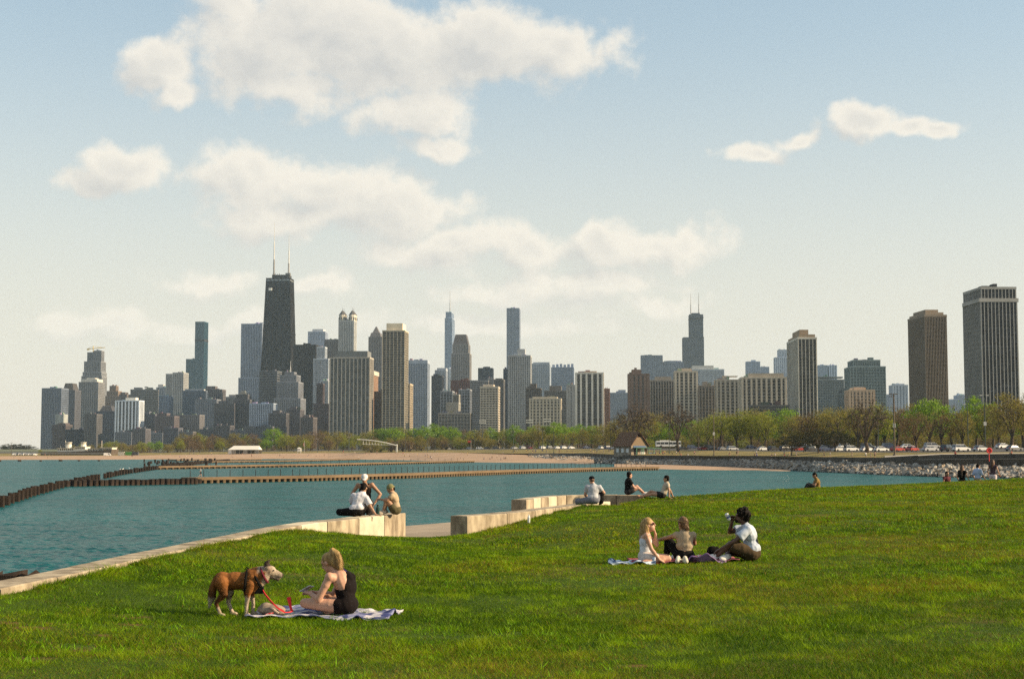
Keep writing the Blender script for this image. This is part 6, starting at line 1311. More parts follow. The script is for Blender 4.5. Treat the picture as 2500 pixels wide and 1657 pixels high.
f.put_on_lawn(845, woman_Y, .015); f.t.rotation_euler.z = R(-20); f.t.scale = (.94, .94, .94)
W0 = f.t.location.copy()
ph.name = 'phone'; ph.location = W0 + Matrix.Rotation(R(-20), 3, 'Z') @ V(-.49, -.02, .285); ph.rotation_euler = (R(62), R(10), R(60)); tag(ph, 'slim pale phone held by the woman in black', 'phone')
# ---- her blanket
def blanket(name, label, pts_fn, nu, nv, mt, loc, folds=.02, seed=0, thick=.012):
    vs = []; fs = []
    for j in range(nv + 1):
        for i in range(nu + 1):
            x, y = pts_fn(i / nu, j / nv); wx, wy = loc[0] + x, loc[1] + y
            e = min(i, nu - i, j, nv - j) / 5; ed = max(0, 1 - e)
            z = gz(wx, wy) - loc[2] + .035 + folds * (mnoise.noise(V(x * 3.2 + seed, y * 3.2, 0)) + .6 * mnoise.noise(V(x * 8 + seed, y * 8, 3))) * (1 + 1.6 * ed)
            vs.append((x, y, z))
    for j in range(nv):
        for i in range(nu): a = j * (nu + 1) + i; fs.append((a, a + 1, a + nu + 2, a + nu + 1))
    o = link(name, mesh(name, vs, fs, True), mt, None, loc); sm = o.modifiers.new('s', 'SOLIDIFY'); sm.thickness = thick
    return tag(o, label, 'blanket')
def pattern_mat(name, c1, c2, scale, c3=None, dist=1.5):
    m = bpy.data.materials.new(name); m.use_nodes = True; nt = m.node_tree; b = nt.nodes['Principled BSDF']; b.inputs['Roughness'].default_value = .95; b.inputs['Specular IOR Level'].default_value = .1
    t = N(nt, 'ShaderNodeTexCoord'); n = N(nt, 'ShaderNodeTexNoise', inp={'Scale': scale, 'Detail': 2.0, 'Roughness': .5, 'Distortion': dist}); nt.links.new(t.outputs['Object'], n.inputs['Vector'])
    c = mixc(nt, maprange(nt, n.outputs['Fac'], .44, .54, 0, 1), c1, c2)
    if c3:
        n2 = N(nt, 'ShaderNodeTexNoise', inp={'Scale': scale * 1.7, 'Detail': 1.0}); nt.links.new(t.outputs['Object'], n2.inputs['Vector']); c = mixc(nt, maprange(nt, n2.outputs['Fac'], .56, .62, 0, 1), c, c3)
    nt.links.new(c, b.inputs['Base Color']); return m
blanket('blanket', 'white and blue patterned blanket under the woman in black', lambda u, v: (-1.08 + 1.60 * u + .12 * v, -.42 + .86 * v + .10 * math.sin(u * 5)), 60, 34, pattern_mat('blanket_blue', (.52, .49, .52), (.20, .21, .34), 3.2, (.05, .06, .16)), W0, .030, 2)
# ---- slouched bag, leash handle, pouch
def lump(name, label, cat, parts, mt, loc, vox=.012, wr=.012, wf=8):
    m = MB(); 
    for c, a, b, d in parts: ell(m, c, a, b, d)
    o = link(name, remesh(m, name, vox, 3, wr, wf), mt, None, loc); return tag(o, label, cat)
bx = PY(662, 1495, 17.0); bz = gz(bx.x, bx.y) + .03
lump('canvas_bag', 'slouched grey-beige canvas bag between the dog and the woman', 'bag', [((0, 0, .06), (.17, 0, .0), (0, .11, 0), (0, 0, .07)), ((-.06, .02, .08), (.08, 0, .02), (0, .09, 0), (-.02, 0, .06)), ((.07, 0, .055), (.09, 0, -.03), (0, .08, 0), (.02, 0, .06))], fab('canvas', (.25, .20, .155)), (bx.x, bx.y, bz))
o = link('strap', MB().tube([(.0, -.10, .10), (.05, -.11, .07), (.10, -.09, .03)], .012, 6).mesh('strap'), fab('canvas_strap', (.42, .34, .26)), bpy.data.objects['canvas_bag'])
bx = PY(659, 1497, 16.85); lump('pouch', 'small pink and red pouch in front of the canvas bag', 'pouch', [((0, 0, .03), (.06, 0, .012), (0, .03, 0), (0, 0, .026)), ((-.04, 0, .02), (.03, 0, 0), (0, .03, 0), (0, 0, .02))], pattern_mat('pouch_pink', (.62, .30, .28), (.60, .05, .05), 8), (bx.x, bx.y, gz(bx.x, bx.y) + .03))

# ---- the dog
def dog():
    t = empty('dog'); tag(t, 'brown and white dog in a black harness facing the woman', 'dog')
    m = MB(); Yb = .0
    ell(m, (.0, 0, .415), (.25, 0, .01), (0, .095, 0), (-.005, 0, .105)); ell(m, (.17, 0, .40), (.13, 0, .03), (0, .105, 0), (-.03, 0, .135)); ell(m, (-.155, 0, .42), (.11, 0, 0), (0, .095, 0), (0, 0, .105)); ell(m, (.235, 0, .37), (.07, 0, 0), (0, .08, 0), (0, 0, .11))
    cap(m, (.19, 0, .46), (.345, 0, .515), .108, .080); cap(m, (.25, 0, .39), (.36, 0, .485), .085, .068)
    ell(m, (.395, 0, .530), (.082, 0, -.012), (0, .070, 0), (.01, 0, .070)); ell(m, (.43, 0, .505), (.05, 0, -.01), (0, .052, 0), (0, 0, .05)); cap(m, (.45, 0, .508), (.525, 0, .478), .046, .033); cap(m, (.43, 0, .468), (.50, 0, .432), .034, .020)
    ell(m, (.545, 0, .482), (.020, 0, 0), (0, .021, 0), (0, 0, .018))
    for s in (-1, 1):
        cap(m, (.375, s * .045, .57), (.362, s * .062, .628), .036, .022); cap(m, (.362, s * .062, .628), (.388, s * .070, .650), .022, .009)
        fx = .135 if s < 0 else .195                                     # near foreleg, far foreleg
        cap(m, (.185, s * .07, .38), (.155 + (fx - .15) * .4, s * .075, .275), .062, .040); cap(m, (.155 + (fx - .15) * .4, s * .075, .275), (fx + .005, s * .07, .14), .036, .023); cap(m, (fx + .005, s * .07, .14), (fx, s * .07, .045), .022, .020); ell(m, (fx + .018, s * .07, .022), (.042, 0, 0), (0, .026, 0), (0, 0, .022))
        hx = -.17 if s < 0 else -.045                                   # near hind leg back, far hind leg forward
        cap(m, (-.16, s * .065, .40), (-.10 + (hx + .1) * .35, s * .075, .275), .088, .052); cap(m, (-.10 + (hx + .1) * .35, s * .075, .275), (hx - .055, s * .07, .165), .045, .024); cap(m, (hx - .055, s * .07, .165), (hx - .005, s * .07, .04), .023, .020); ell(m, (hx + .022, s * .07, .021), (.042, 0, 0), (0, .025, 0), (0, 0, .021))
    tl = [(-.235, 0, .43), (-.27, 0, .34), (-.285, 0, .23), (-.315, 0, .11)]
    for a, b, r0, r1 in zip(tl, tl[1:], (.038, .042, .048), (.042, .048, .012)): cap(m, a, b, r0, r1)
    me = remesh(m, 'body', .0075, 4, .004, 22); n = len(me.vertices); co = np.empty(n * 3); me.vertices.foreach_get('co', co); co = co.reshape(-1, 3)
    nz = vnoise(co, 16) * .5 + vnoise(co, 45, 2) * .35
    x, y, z = co[:, 0], co[:, 1], co[:, 2]; br = np.array((.215, .082, .020)); dk = np.array((.075, .030, .012)); wh = np.array((.37, .30, .22)); bk = np.array((.03, .02, .016)); gr = np.array((.36, .28, .22))
    def sm(v, a, b): t_ = np.clip((v - a) / (b - a), 0, 1); return (t_ * t_ * (3 - 2 * t_))[:, None]
    col = np.repeat(br[None], n, 0); col = col * (1 - .65 * sm(.40 - z + nz * .06, -.02, .16) * sm(-x, -.2, -.1)) ; col = col * (1 - .35 * sm(nz, .0, .5))  # lower flank and belly darkened: underside shade painted into the coat
    legs = sm(.235 - z + nz * .05 + (x > .1) * .02, 0, .05); legs = np.where(((x < -.05) & (y < 0))[:, None], sm(.13 - z + nz * .05, 0, .05), legs); legs = np.where((x < -.24)[:, None], sm(.245 - z + nz * .04, 0, .05), legs)
    col = col * (1 - legs) + wh * legs
    chest = sm(x - .30 + (.42 - z) * .32 + nz * .05, 0, .04) * sm(.6 - z, -.1, 0); col = col * (1 - chest) + wh * chest
    und = sm(.325 - z + nz * .04, 0, .03) * sm(z - .23, 0, .01) * sm(np.abs(x) * -1 + .22, 0, .1) * sm(.055 - np.abs(y), 0, .02) * .8; col = col * (1 - und) + wh * und
    cheek = sm(z - .50 + nz * .03, 0, .02) * sm(.45 - x + nz * .03, 0, .02) * sm(x - .36, 0, .01) * sm(np.abs(y) - .03, 0, .02) * .5; col = col * (1 - cheek) + br * .6 * cheek
    muz = sm(x - .47 + nz * .02, 0, .05) * .55; col = col * (1 - muz) + gr * .45 * muz
    nape = sm(z - .505 - (x - .3) * .3 + nz * .03, 0, .03) * sm(x - .24, 0, .04) * sm(.40 - x, 0, .03); col = col * (1 - nape) + gr * .8 * nape
    patch = sm(z - .515 + nz * .03, 0, .02) * sm(x - .37, 0, .02) * sm(np.abs(y) - .02, 0, .02) * .55; col = col * (1 - patch) + gr * .7 * patch
    ear = sm(z - .585, 0, .012) * sm(.44 - x, 0, .02) * sm(x - .31, 0, .01); col = col * (1 - ear) + bk * ear
    nose = sm(x - .548, 0, .006); col = col * (1 - nose) + bk * nose
    jaw = sm(x - .40, 0, .02) * sm(.462 - z - (x - .44) * .28, 0, .006) * .8; col = col * (1 - jaw) + bk * jaw
    ca = me.color_attributes.new('Col', 'FLOAT_COLOR', 'POINT'); ca.data.foreach_set('color', np.c_[col, np.ones(n)].astype(np.float32).ravel())
    dm = bpy.data.materials.new('dog_coat'); dm.use_nodes = True; nt = dm.node_tree; b = nt.nodes['Principled BSDF']; b.inputs['Roughness'].default_value = .75; b.inputs['Specular IOR Level'].default_value = .2
    at = N(nt, 'ShaderNodeAttribute', attribute_name='Col'); nt.links.new(at.outputs['Color'], b.inputs['Base Color']); tc_ = N(nt, 'ShaderNodeTexCoord'); mp = N(nt, 'ShaderNodeMapping', inp={'Scale': (30, 90, 90)}); nt.links.new(tc_.outputs['Object'], mp.inputs[0]); nn = N(nt, 'ShaderNodeTexNoise', inp={'Scale': 1.0, 'Detail': 3.0}); nt.links.new(mp.outputs[0], nn.inputs['Vector']); bp = N(nt, 'ShaderNodeBump', inp={'Strength': .7, 'Distance': .008}); nt.links.new(nn.outputs['Fac'], bp.inputs['Height']); nt.links.new(bp.outputs[0], b.inputs['Normal'])
    link('body', me, dm, t)
    strands(me, 'fur', t, dm, 15000, .020, lambda q: (-.9, 0, -.35) if q[2] > .25 else (0, 0, -1), .0016, .30, 4, col)
    strands_tail = None
    blk = fab('harness_black', (.006, .006, .006))
    def band(name, c, a, b_, r, mt, tilt=0): 
        pts = [Vector(c) + Vector(a) * math.cos(w) + Vector(b_) * math.sin(w) for w in np.linspace(0, 6.283, 22)]; mm = MB(); mm.tube(pts, r, 6, cap=False); return mm.build(name, mt, t)
    band('harness_strap', (.125, 0, .40), (0, .118, 0), (.012, 0, .142), .016, blk); band('harness_strap', (.265, 0, .425), (-.055, 0, .095), (0, .105, 0), .016, blk)
    MB().tube([(.12, 0, .545), (.20, 0, .55), (.25, 0, .515)], .014, 6).build('harness_strap', blk, t); MB().tube([(.10, 0, .545), (.125, 0, .58), (.155, 0, .55)], .009, 6).build('harness_handle', blk, t); MB().box(.235, .33, -.06, .06, .265, .33).build('chest_plate', blk, t)
    band('collar', (.335, 0, .485), (-.045, 0, .088), (0, .090, 0), .013, fab('collar_maroon', (.14, .02, .035)))
    tg = MB(); ell(tg, (.49, 0, .455), (.038, 0, -.016), (0, .014, 0), (.003, 0, .006)); tg.build('tongue', mat('tongue', (.50, .16, .14), rough=.4), t)
    for s in (-1, 1): e = MB(); ell(e, (.452, s * .052, .540), (.010, 0, 0), (0, .008, 0), (0, 0, .009), 8, 6); e.build('eye', EYE, t)
    p = PY(575, 1505, 17.0); t.location = (p.x, p.y, gz(p.x, p.y) + .008); t.rotation_euler.z = R(3); t.scale = (.95, .95, .95)
    return t
dg_ = dog(); D0 = dg_.location
RED = fab('leash_red', (.62, .04, .05))
pts = [V(.325, -.03, .31), V(.36, -.07, .265), V(.42, -.10, .20), V(.47, -.12, .155), V(.53, -.11, .10), V(.60, -.08, .055)]
m = MB()
for a, b in zip(pts, pts[1:]): d = (b - a).normalized(); w = V(0, 0, 1).cross(d).normalized() * .004; hh = V(0, 0, .013); m.hexa([a - w - hh, b - w - hh, b + w - hh, a + w - hh], [a - w + hh, b - w + hh, b + w + hh, a + w + hh])
m.tube([(.60, -.08, .05), (.64, -.02, .045), (.68, .05, .05), (.655, .08, .09)], .007, 5)
m.hexa([V(.645, .07, .05), V(.665, .07, .05), V(.665, .09, .05), V(.645, .09, .05)], [V(.60, .06, .21), V(.645, .06, .22), V(.645, .10, .22), V(.60, .10, .21)])
lo_ = m.build('leash', RED, None, loc=D0); lo_.scale = (.95, .95, .95); tag(lo_, 'red leash hanging from the dog to the blanket', 'leash')

# ---- picnic trio
TY = 24.4
f = Fig('woman with long blonde hair and sunglasses in a white top on the picnic blanket', dict(pelvis=(-.02, 0, .115), chest=(-.005, 0, .385), neck=(.015, 0, .535), head=(.055, 0, .645), shL=(.03, .15, .485), shR=(-.005, -.155, .48), elL=(.20, .14, .30), elR=(.07, -.205, .26), wrL=(.165, .07, .50), wrR=(.21, -.20, .07),
         hipL=(.02, .09, .10), hipR=(.01, -.10, .10), knL=(.36, .10, .10), knR=(.37, -.08, .085), anL=(.06, .22, .05), anR=(.05, -.22, .05), toL=(-.07, .26, .04), toR=(-.07, -.25, .04)), (.93, -.12, .22), b=.93, vox=.009, skin='fair', fem=True)
f.body(.5, .3, hands={'L': ((-.25, -.25, .9), (-1, 0, 0)), 'R': ((.7, 0, -.35), (0, 0, -1))})
m = MB(); f.torso(m, .009, low=False, high=False); ell(m, f.J['chest'] - f.up * .02, f.lat * .150, f.fwd * .112, f.up * .125); 
for sx in ('L', 'R'): cap(m, f.J['chest'] + f.up * .06 + f.fwd * .07 + (f.J['sh' + sx] - f.J['chest']) * .4, f.J['sh' + sx].lerp(f.J['neck'], .45) + f.up * .02, .012, .010); cap(m, f.J['chest'] + f.up * .03 - f.fwd * .085 + (f.J['sh' + sx] - f.J['chest']) * .35, f.J['sh' + sx].lerp(f.J['neck'], .45) + f.up * .02, .012, .010)
f.cloth('white_top', m, fab('white_ribbed', (.52, .53, .57)), .003); f.pants(fab('pale_shorts', (.52, .46, .43)), .55, name='shorts')
f.hair(HAIR['blonde'], [('e', (0, -.02, .045), (.086, .100, .094)), ('c', [(0, -.07, .03), (-.02, -.115, -.10), (-.01, -.16, -.24), (0, -.19, -.345)], [.08, .082, .078, .035]), ('c', [(.05, -.05, 0), (.06, -.09, -.14), (.04, -.14, -.26)], [.05, .05, .03]), ('c', [(-.05, -.05, 0), (-.06, -.10, -.14), (-.05, -.16, -.28)], [.05, .055, .03])], wr=.008)
g = MB(); 
for q in (-1, 1): ell(g, f.h(q * .034, .09, .012), f.hr * .028, f.hf * .010, f.hu * .022, 10, 6); cap(g, f.h(q * .06, .085, .018), f.h(q * .078, -.01, .015), .005, .004, 6)
g.build('sunglasses', mat('sunglasses', (.12, .03, .02), rough=.15), f.t)
f.put_on_lawn(1577, TY, .0); f.t.scale = (.96, .96, .96); A0 = f.t.location.copy()
f = Fig('woman with a low bun in a beige top and black trousers, back to the camera', dict(pelvis=(0, 0, .12), chest=(.01, .03, .385), neck=(.0, .06, .53), head=(-.02, .075, .635), shL=(-.125, .05, .455), shR=(.145, .03, .455), elL=(-.27, .22, .40), elR=(.20, .25, .30), wrL=(-.40, .30, .365), wrR=(.02, .38, .33),
         hipL=(-.09, .03, .11), hipR=(.09, .03, .11), knL=(-.24, .33, .36), knR=(.0, .40, .35), anL=(-.26, .45, .06), anR=(-.08, .58, .06), toL=(-.30, .56, .04), toR=(-.12, .70, .04)), (-.45, .85, -.1), b=.94, vox=.009, skin='tan', fem=True)
f.body(.4, .4); f.shirt(fab('beige_knit', (.34, .27, .185), var=.06), .22, .010, 'beige_top', low=False, wr=.004); f.pants(fab('black_leggings', (.006, .005, .005)), 1.9, .008); f.shoes(fab('white_trainer', (.6, .58, .54)))
f.hair(HAIR['lightbrown'], [('e', (0, -.018, .042), (.084, .097, .092)), ('e', (.03, -.075, -.065), (.045, .045, .05)), ('e', (0, -.06, -.02), (.07, .05, .07))]); m = MB(); m.tube([f.h(.081 * math.cos(a), .094 * math.sin(a) - .018, .06 + .03 * math.sin(a)) for a in np.linspace(0, 6.283, 20)], .005, 6, cap=False); m.build('headband', fab('headband_cream', (.32, .22, .10)), f.t)
f.put_on_lawn(1671, TY + .05, .0); f.t.scale = (.97, .97, .97); B0 = f.t.location.copy()
f = Fig('man with curly dark hair in a white shirt drinking from a can', dict(pelvis=(-.0, 0, .13), chest=(-.05, 0, .445), neck=(-.125, 0, .625), head=(-.185, 0, .755), shL=(-.10, -.185, .545), shR=(-.09, .185, .545), elL=(-.33, -.23, .345), elR=(-.36, .16, .49), wrL=(-.56, -.16, .215), wrR=(-.335, .05, .665),
         hipL=(-.03, -.10, .12), hipR=(-.03, .10, .12), knL=(-.40, -.17, .29), knR=(-.38, .20, .20), anL=(-.66, -.12, .075), anR=(-.45, -.12, .075), toL=(-.78, -.15, .05), toR=(-.56, -.22, .05)), (-.95, -.12, .10), b=1.08, vox=.009, skin='brown')
f.body(.8, 1.3, hands={'R': ((.05, -.25, .95), (-.2, -.9, 0)), 'L': ((-.9, .1, -.4), (0, 0, -1))}); f.shirt(fab('white_tee', (.43, .48, .56), var=.06), .68, .022, 't_shirt', loose=.02, wr=.012)
pr_ = MB(); 
f.pants(fab('olive_shorts', (.055, .038, .02)), .98, .024, 'shorts', .012, .02); f.shoes(fab('white_sock', (.62, .60, .56)), 'sock')
curls = [('e', (0, -.03, .055), (.105, .118, .108)), ('e', (0, -.08, -.01), (.09, .07, .09))]; rs = random.Random(3)
for _ in range(46):
    a, b_ = rs.uniform(0, 6.28), rs.uniform(-.2, 1); r_ = math.sqrt(max(0, 1 - b_ * b_)); p = (math.cos(a) * r_ * .108, math.sin(a) * r_ * .118 - .03, .055 + b_ * .11)
    if p[1] > .055 and p[2] < .10: continue
    curls.append(('e', p, (.021, .021, .021)))
f.hair(HAIR['dark'], curls, wr=.006)
m = MB(); ell(m, f.h(0, .068, -.085), f.hr * .05, f.hf * .035, f.hu * .035, 10, 6); f.cloth('beard', m, HAIR['dark'], .003)
m = MB(); m.box(-.0, .002, -.13, .13, 0, .30); o = m.build('shirt_print', fab('print_brown', (.42, .34, .26)), f.t); o.location = (.118, .02, .20); o.rotation_euler = (0, R(-14), 0)
f.put_on_lawn(1836, TY, .0); f.t.scale = (.95, .95, .95); C0 = f.t.location.copy()
m = MB().lathe([(.026, 0), (.032, .008), (.032, .105), (.026, .118)], 14); o = m.build('drink_can', mat('can_white', (.70, .70, .66), rough=.35), None, smooth=False); o.location = C0 + V(-.366, .0, .665); o.rotation_euler = (R(10), R(-28), 0); tag(o, 'pale drink can raised in the curly haired man\'s hand', 'can')
m2 = MB().lathe([(.033, .04), (.033, .075)], 14); link('can_label', m2.mesh('can_label'), mat('can_blue', (.12, .16, .30)), o)
# picnic cloths and small things
blanket('blanket', 'purple picnic blanket bunched behind the woman with the low bun', lambda u, v: (-.14 + .78 * u, -.40 + .36 * v + .05 * math.sin(u * 7)), 36, 22, pattern_mat('blanket_purple', (.32, .215, .34), (.21, .13, .26), 5, (.16, .10, .24)), B0, .085, 5)
blanket('towel', 'blue and white towel at the left end of the picnic', lambda u, v: (-.62 + .75 * u, -.34 + .40 * v + .04 * math.sin(u * 6)), 34, 20, pattern_mat('towel_blue', (.52, .60, .70), (.04, .07, .16), 4.5, (.60, .63, .66)), A0, .050, 9)
blanket('blanket', 'dark red picnic blanket under the woman in the white top', lambda u, v: (-.25 + 1.75 * u, -.22 + 1.0 * v), 40, 24, pattern_mat('blanket_red', (.26, .03, .045), (.30, .10, .12), 6), A0, .015, 4)
for i, (dx, dy, a) in enumerate(((-.135, -.33, 70), (-.045, -.36, 100))):
    m = MB(); cap(m, (-.09, 0, .03), (.07, 0, .035), .040, .036); cap(m, (-.08, 0, .05), (-.03, 0, .085), .036, .034); sh_ = link('shoe', remesh(m, 'shoe', .009, 3), fab('cream_shoe', (.62, .56, .46)), None, B0 + V(dx, dy, .02)); sh_.rotation_euler.z = R(a); tag(sh_, ('left' if i == 0 else 'right') + ' one of the cream shoes standing behind the purple blanket', 'shoe', 'pair of cream shoes')
lump('tote_bag', 'small dark bag beside the man\'s foot at the picnic', 'bag', [((0, 0, .10), (.11, 0, 0), (0, .07, 0), (0, 0, .10)), ((.05, 0, .13), (.06, 0, .02), (0, .05, 0), (0, 0, .06))], fab('bag_black', (.007, .006, .006)), C0 + V(-.60, .32, .03))
lump('snack_bag', 'red and white snack bag lying by the man\'s feet', 'bag', [((0, 0, .04), (.09, 0, .02), (0, .05, 0), (0, 0, .04))], pattern_mat('snack_red', (.55, .20, .22), (.62, .58, .56), 9), C0 + V(-.90, .02, .03))

# ---- three friends at the end of the long wall
wz = WZ + .006
f = Fig('standing man in a white cap and black vest leaning over the wall', dict(pelvis=(0, .05, .90), chest=(-.005, -.06, 1.20), neck=(-.01, -.15, 1.375), head=(-.012, -.215, 1.475), shL=(.165, -.10, 1.335), shR=(-.185, -.10, 1.325), elL=(.375, -.05, 1.10), elR=(-.335, -.05, 1.11), wrL=(.24, -.18, .88), wrR=(-.20, -.15, .88),
         hipL=(.09, .05, .88), hipR=(-.09, .05, .88), knL=(.11, .0, .48), knR=(-.11, .0, .48), anL=(.12, .10, .08), anR=(-.12, .10, .08), toL=(.14, -.05, .04), toR=(-.14, -.05, .04)), (.05, -.92, -.38), b=1.02, vox=.013, skin='tan')
f.body(.7, .7); m = MB(); f.torso(m, .012, high=False); ell(m, f.J['chest'], f.lat * .158, f.fwd * .122, f.up * .165); [cap(m, f.J['chest'] + f.up * .1 + f.lat * q * .06, f.J['neck'].lerp(f.J['sh' + s_], .5), .04, .03) for q, s_ in ((-1, 'L'), (1, 'R'))]; f.cloth('black_vest', m, fab('black_vest', (.008, .006, .006)), .006); f.pants(fab('dark_shorts', (.03, .03, .035)), .95, name='shorts')
m = MB(); ell(m, f.h(0, -.01, .055), f.hr * .088, f.hf * .104, f.hu * .078); ell(m, f.h(0, .10, .035), f.hr * .062, f.hf * .06, f.hu * .012); f.cloth('white_cap', m, fab('cap_white', (.64, .62, .60)), .001); f.shoes(fab('shoe_dark', (.05, .05, .05))); m = MB(); ell(m, f.h(0, .06, -.08), f.hr * .05, f.hf * .035, f.hu * .03, 10, 6); f.cloth('beard', m, HAIR['brown'], .002)
m = MB(); m.tube([f.J['wrL'] + (f.J['elL'] - f.J['wrL']) * .1 + V(.03 * math.cos(a), .02 * math.sin(a), .02 * math.cos(a)) for a in np.linspace(0, 6.28, 12)], .009, 6, cap=False); m.build('watch', fab('watch_black', (.02, .02, .02)), f.t)
_p = PY(892, 1312, 37.0); f.t.location = (_p.x, 37.0, FLOORZ + .004)
f = Fig('man with dark hair in a white shirt sitting on the wall, back turned', dict(pelvis=(-.02, .02, .12), chest=(.075, .10, .415), neck=(.135, .15, .555), head=(.155, .19, .655), shL=(-.085, .12, .49), shR=(.235, .07, .435), elL=(-.15, .30, .30), elR=(.34, .02, .215), wrL=(-.02, .42, .20), wrR=(.455, -.03, .05),
         hipL=(-.11, .02, .11), hipR=(.07, .02, .11), knL=(-.42, .12, .10), knR=(.17, .40, .25), anL=(-.10, .32, .06), anR=(.25, .52, .06), toL=(.02, .36, .05), toR=(.30, .64, .05)), (.2, .85, -.5), b=1.02, vox=.013, skin='tan')
f.body(.5, .2, hands={'R': ((.9, -.2, -.2), (0, 0, -1))}); f.shirt(fab('white_shirt', (.54, .535, .57), var=.05), .75, .022, loose=.02, wr=.014); f.pants(fab('black_jeans', (.006, .005, .005)), 1.92, .016); f.shoes(fab('shoe_black', (.015, .014, .014))); f.hair(HAIR['dark'], SHORT)
f.put(870, 1262, Y=35.3); f.t.location.z = wz
f = Fig('man in a backwards green cap hunched on the very end of the wall', dict(pelvis=(.05, 0, .12), chest=(.0, 0, .385), neck=(-.055, 0, .525), head=(-.09, -.01, .62), shL=(-.04, -.165, .455), shR=(-.01, .165, .455), elL=(-.16, -.21, .345), elR=(-.17, .18, .35), wrL=(-.32, -.06, .375), wrR=(-.32, .05, .36),
         hipL=(.02, -.09, .11), hipR=(.02, .09, .11), knL=(-.17, -.14, .36), knR=(-.20, .16, .36), anL=(-.26, -.13, .06), anR=(-.24, .12, .06), toL=(-.38, -.17, .035), toR=(-.36, .12, .035)), (-.72, -.45, -.55), b=1.0, vox=.013, skin='tan')
f.body(.9, .9); f.shirt(fab('tan_shirt', (.38, .29, .19), var=.06), .5, .016, wr=.010); f.pants(fab('olive_trousers', (.085, .075, .04)), .5, .018, 'shorts'); m = MB(); ell(m, f.h(0, -.015, .045), f.hr * .087, f.hf * .10, f.hu * .085); ell(m, f.h(0, -.10, .0), f.hr * .055, f.hf * .05, f.hu * .012); f.cloth('green_cap', m, fab('cap_olive', (.16, .155, .075)), .001); f.hair(HAIR['dark'], [('e', (0, -.06, -.03), (.072, .05, .06)), ('e', (.05, -.09, -.02), (.03, .03, .05))]); f.shoes(fab('sandal_pale', (.5, .42, .33)), 'sandal')
f.put(962, 1256, Y=36.45); f.t.location.z = wz
o = empty('water_bottle', PY(922, 1257, 36.2)); o.location.z = wz; tag(o, 'dark green bottle standing between the two men on the wall', 'bottle'); MB().lathe([(.045, 0), (.045, .17), (.02, .21)], 12).build('flask', mat('bottle_green', (.02, .05, .045), rough=.25), o); MB().lathe([(.022, .21), (.022, .25)], 10).build('bottle_cap', mat('bottle_cap', (.02, .02, .02)), o)

# ---- man in grey on the middle wall
f = Fig('man in a black cap and grey shirt sitting alone on the middle wall', dict(pelvis=(0, .03, .125), chest=(.03, .09, .42), neck=(.02, .10, .585), head=(-.02, .115, .70), shL=(-.155, .10, .51), shR=(.205, .08, .50), elL=(-.21, .22, .27), elR=(.34, .12, .33), wrL=(-.10, .38, .18), wrR=(.27, .30, .22),
         hipL=(-.09, .03, .12), hipR=(.09, .03, .12), knL=(-.43, .16, .09), knR=(.26, .28, .36), anL=(-.34, .46, -.20), anR=(.25, .42, .03), toL=(-.40, .58, -.24), toR=(.27, .56, .02)), (-.3, .94, -.15), b=1.06, vox=.012, skin='fair')
f.body(.5, .6); f.shirt(fab('grey_tee', (.40, .41, .44), var=.06), .6, .018, wr=.009); f.pants(fab('grey_jeans', (.15, .16, .19)), 1.9, .014); f.shoes(fab('shoe_grey', (.10, .10, .10))); m = MB(); ell(m, f.h(0, -.01, .05), f.hr * .086, f.hf * .10, f.hu * .075); ell(m, f.h(0, .10, .03), f.hr * .06, f.hf * .05, f.hu * .012); f.cloth('black_cap', m, fab('cap_black', (.006, .006, .009)), .001); f.hair(HAIR['brown'], [('e', (0, -.05, -.01), (.074, .05, .05))])
f.put(1447, 1222, Y=43.1); f.t.location.z = wz
lump('backpack', 'black backpack leaning beside the man in grey', 'bag', [((0, 0, .17), (.10, 0, .03), (0, .10, 0), (-.04, 0, .18)), ((.04, 0, .28), (.07, 0, 0), (0, .08, 0), (0, 0, .09))], fab('backpack_black', (.006, .006, .006)), f.t.location + V(.235, .14, .0), vox=.016)
# ---- couple by the far wall
f = Fig('person with dark hair in a black shirt sitting at the far wall', dict(pelvis=(-.02, .05, .125), chest=(-.01, .07, .42), neck=(.02, .08, .575), head=(.04, .09, .69), shL=(.0, .24, .50), shR=(.04, -.10, .49), elL=(.18, .26, .32), elR=(.17, -.10, .28), wrL=(.36, .22, .25), wrR=(.33, .02, .20), hipL=(.0, .15, .12), hipR=(.0, -.04, .12), knL=(.30, .22, .30), knR=(.33, -.02, .25), anL=(.55, .2, .05), anR=(.56, .0, .05), toL=(.68, .2, .06), toR=(.68, .0, .06)), (.85, .4, 0), b=1.02, vox=.014, skin='fair')
f.body(); f.shirt(fab('black_tee', (.007, .006, .006)), .55, .02, wr=.008); f.pants(fab('black_short', (.03, .028, .028)), .6, .016, 'shorts'); f.shoes(fab('shoe_white', (.6, .58, .55))); f.hair(HAIR['dark'], SHORT + [('e', (0, -.03, .09), (.06, .07, .05))]); f.put(1535, 1207, Y=51.95); f.t.location.z = wz
f = Fig('person in a cream shirt leaning back on the grass beside the far wall', dict(pelvis=(-.02, .0, .125), chest=(.10, .0, .395), neck=(.125, .0, .545), head=(.105, .0, .665), shL=(.115, .17, .475), shR=(.135, -.17, .475), elL=(.27, .22, .26), elR=(.18, -.24, .25), wrL=(.36, .26, .05), wrR=(.17, -.27, .05), hipL=(-.05, .09, .115), hipR=(-.05, -.09, .115), knL=(-.42, .10, .23), knR=(-.40, -.08, .14), anL=(-.68, .1, .06), anR=(-.78, -.05, .06), toL=(-.78, .1, .08), toR=(-.88, -.05, .1)), (-.9, .35, 0), b=.98, vox=.014, skin='tan')
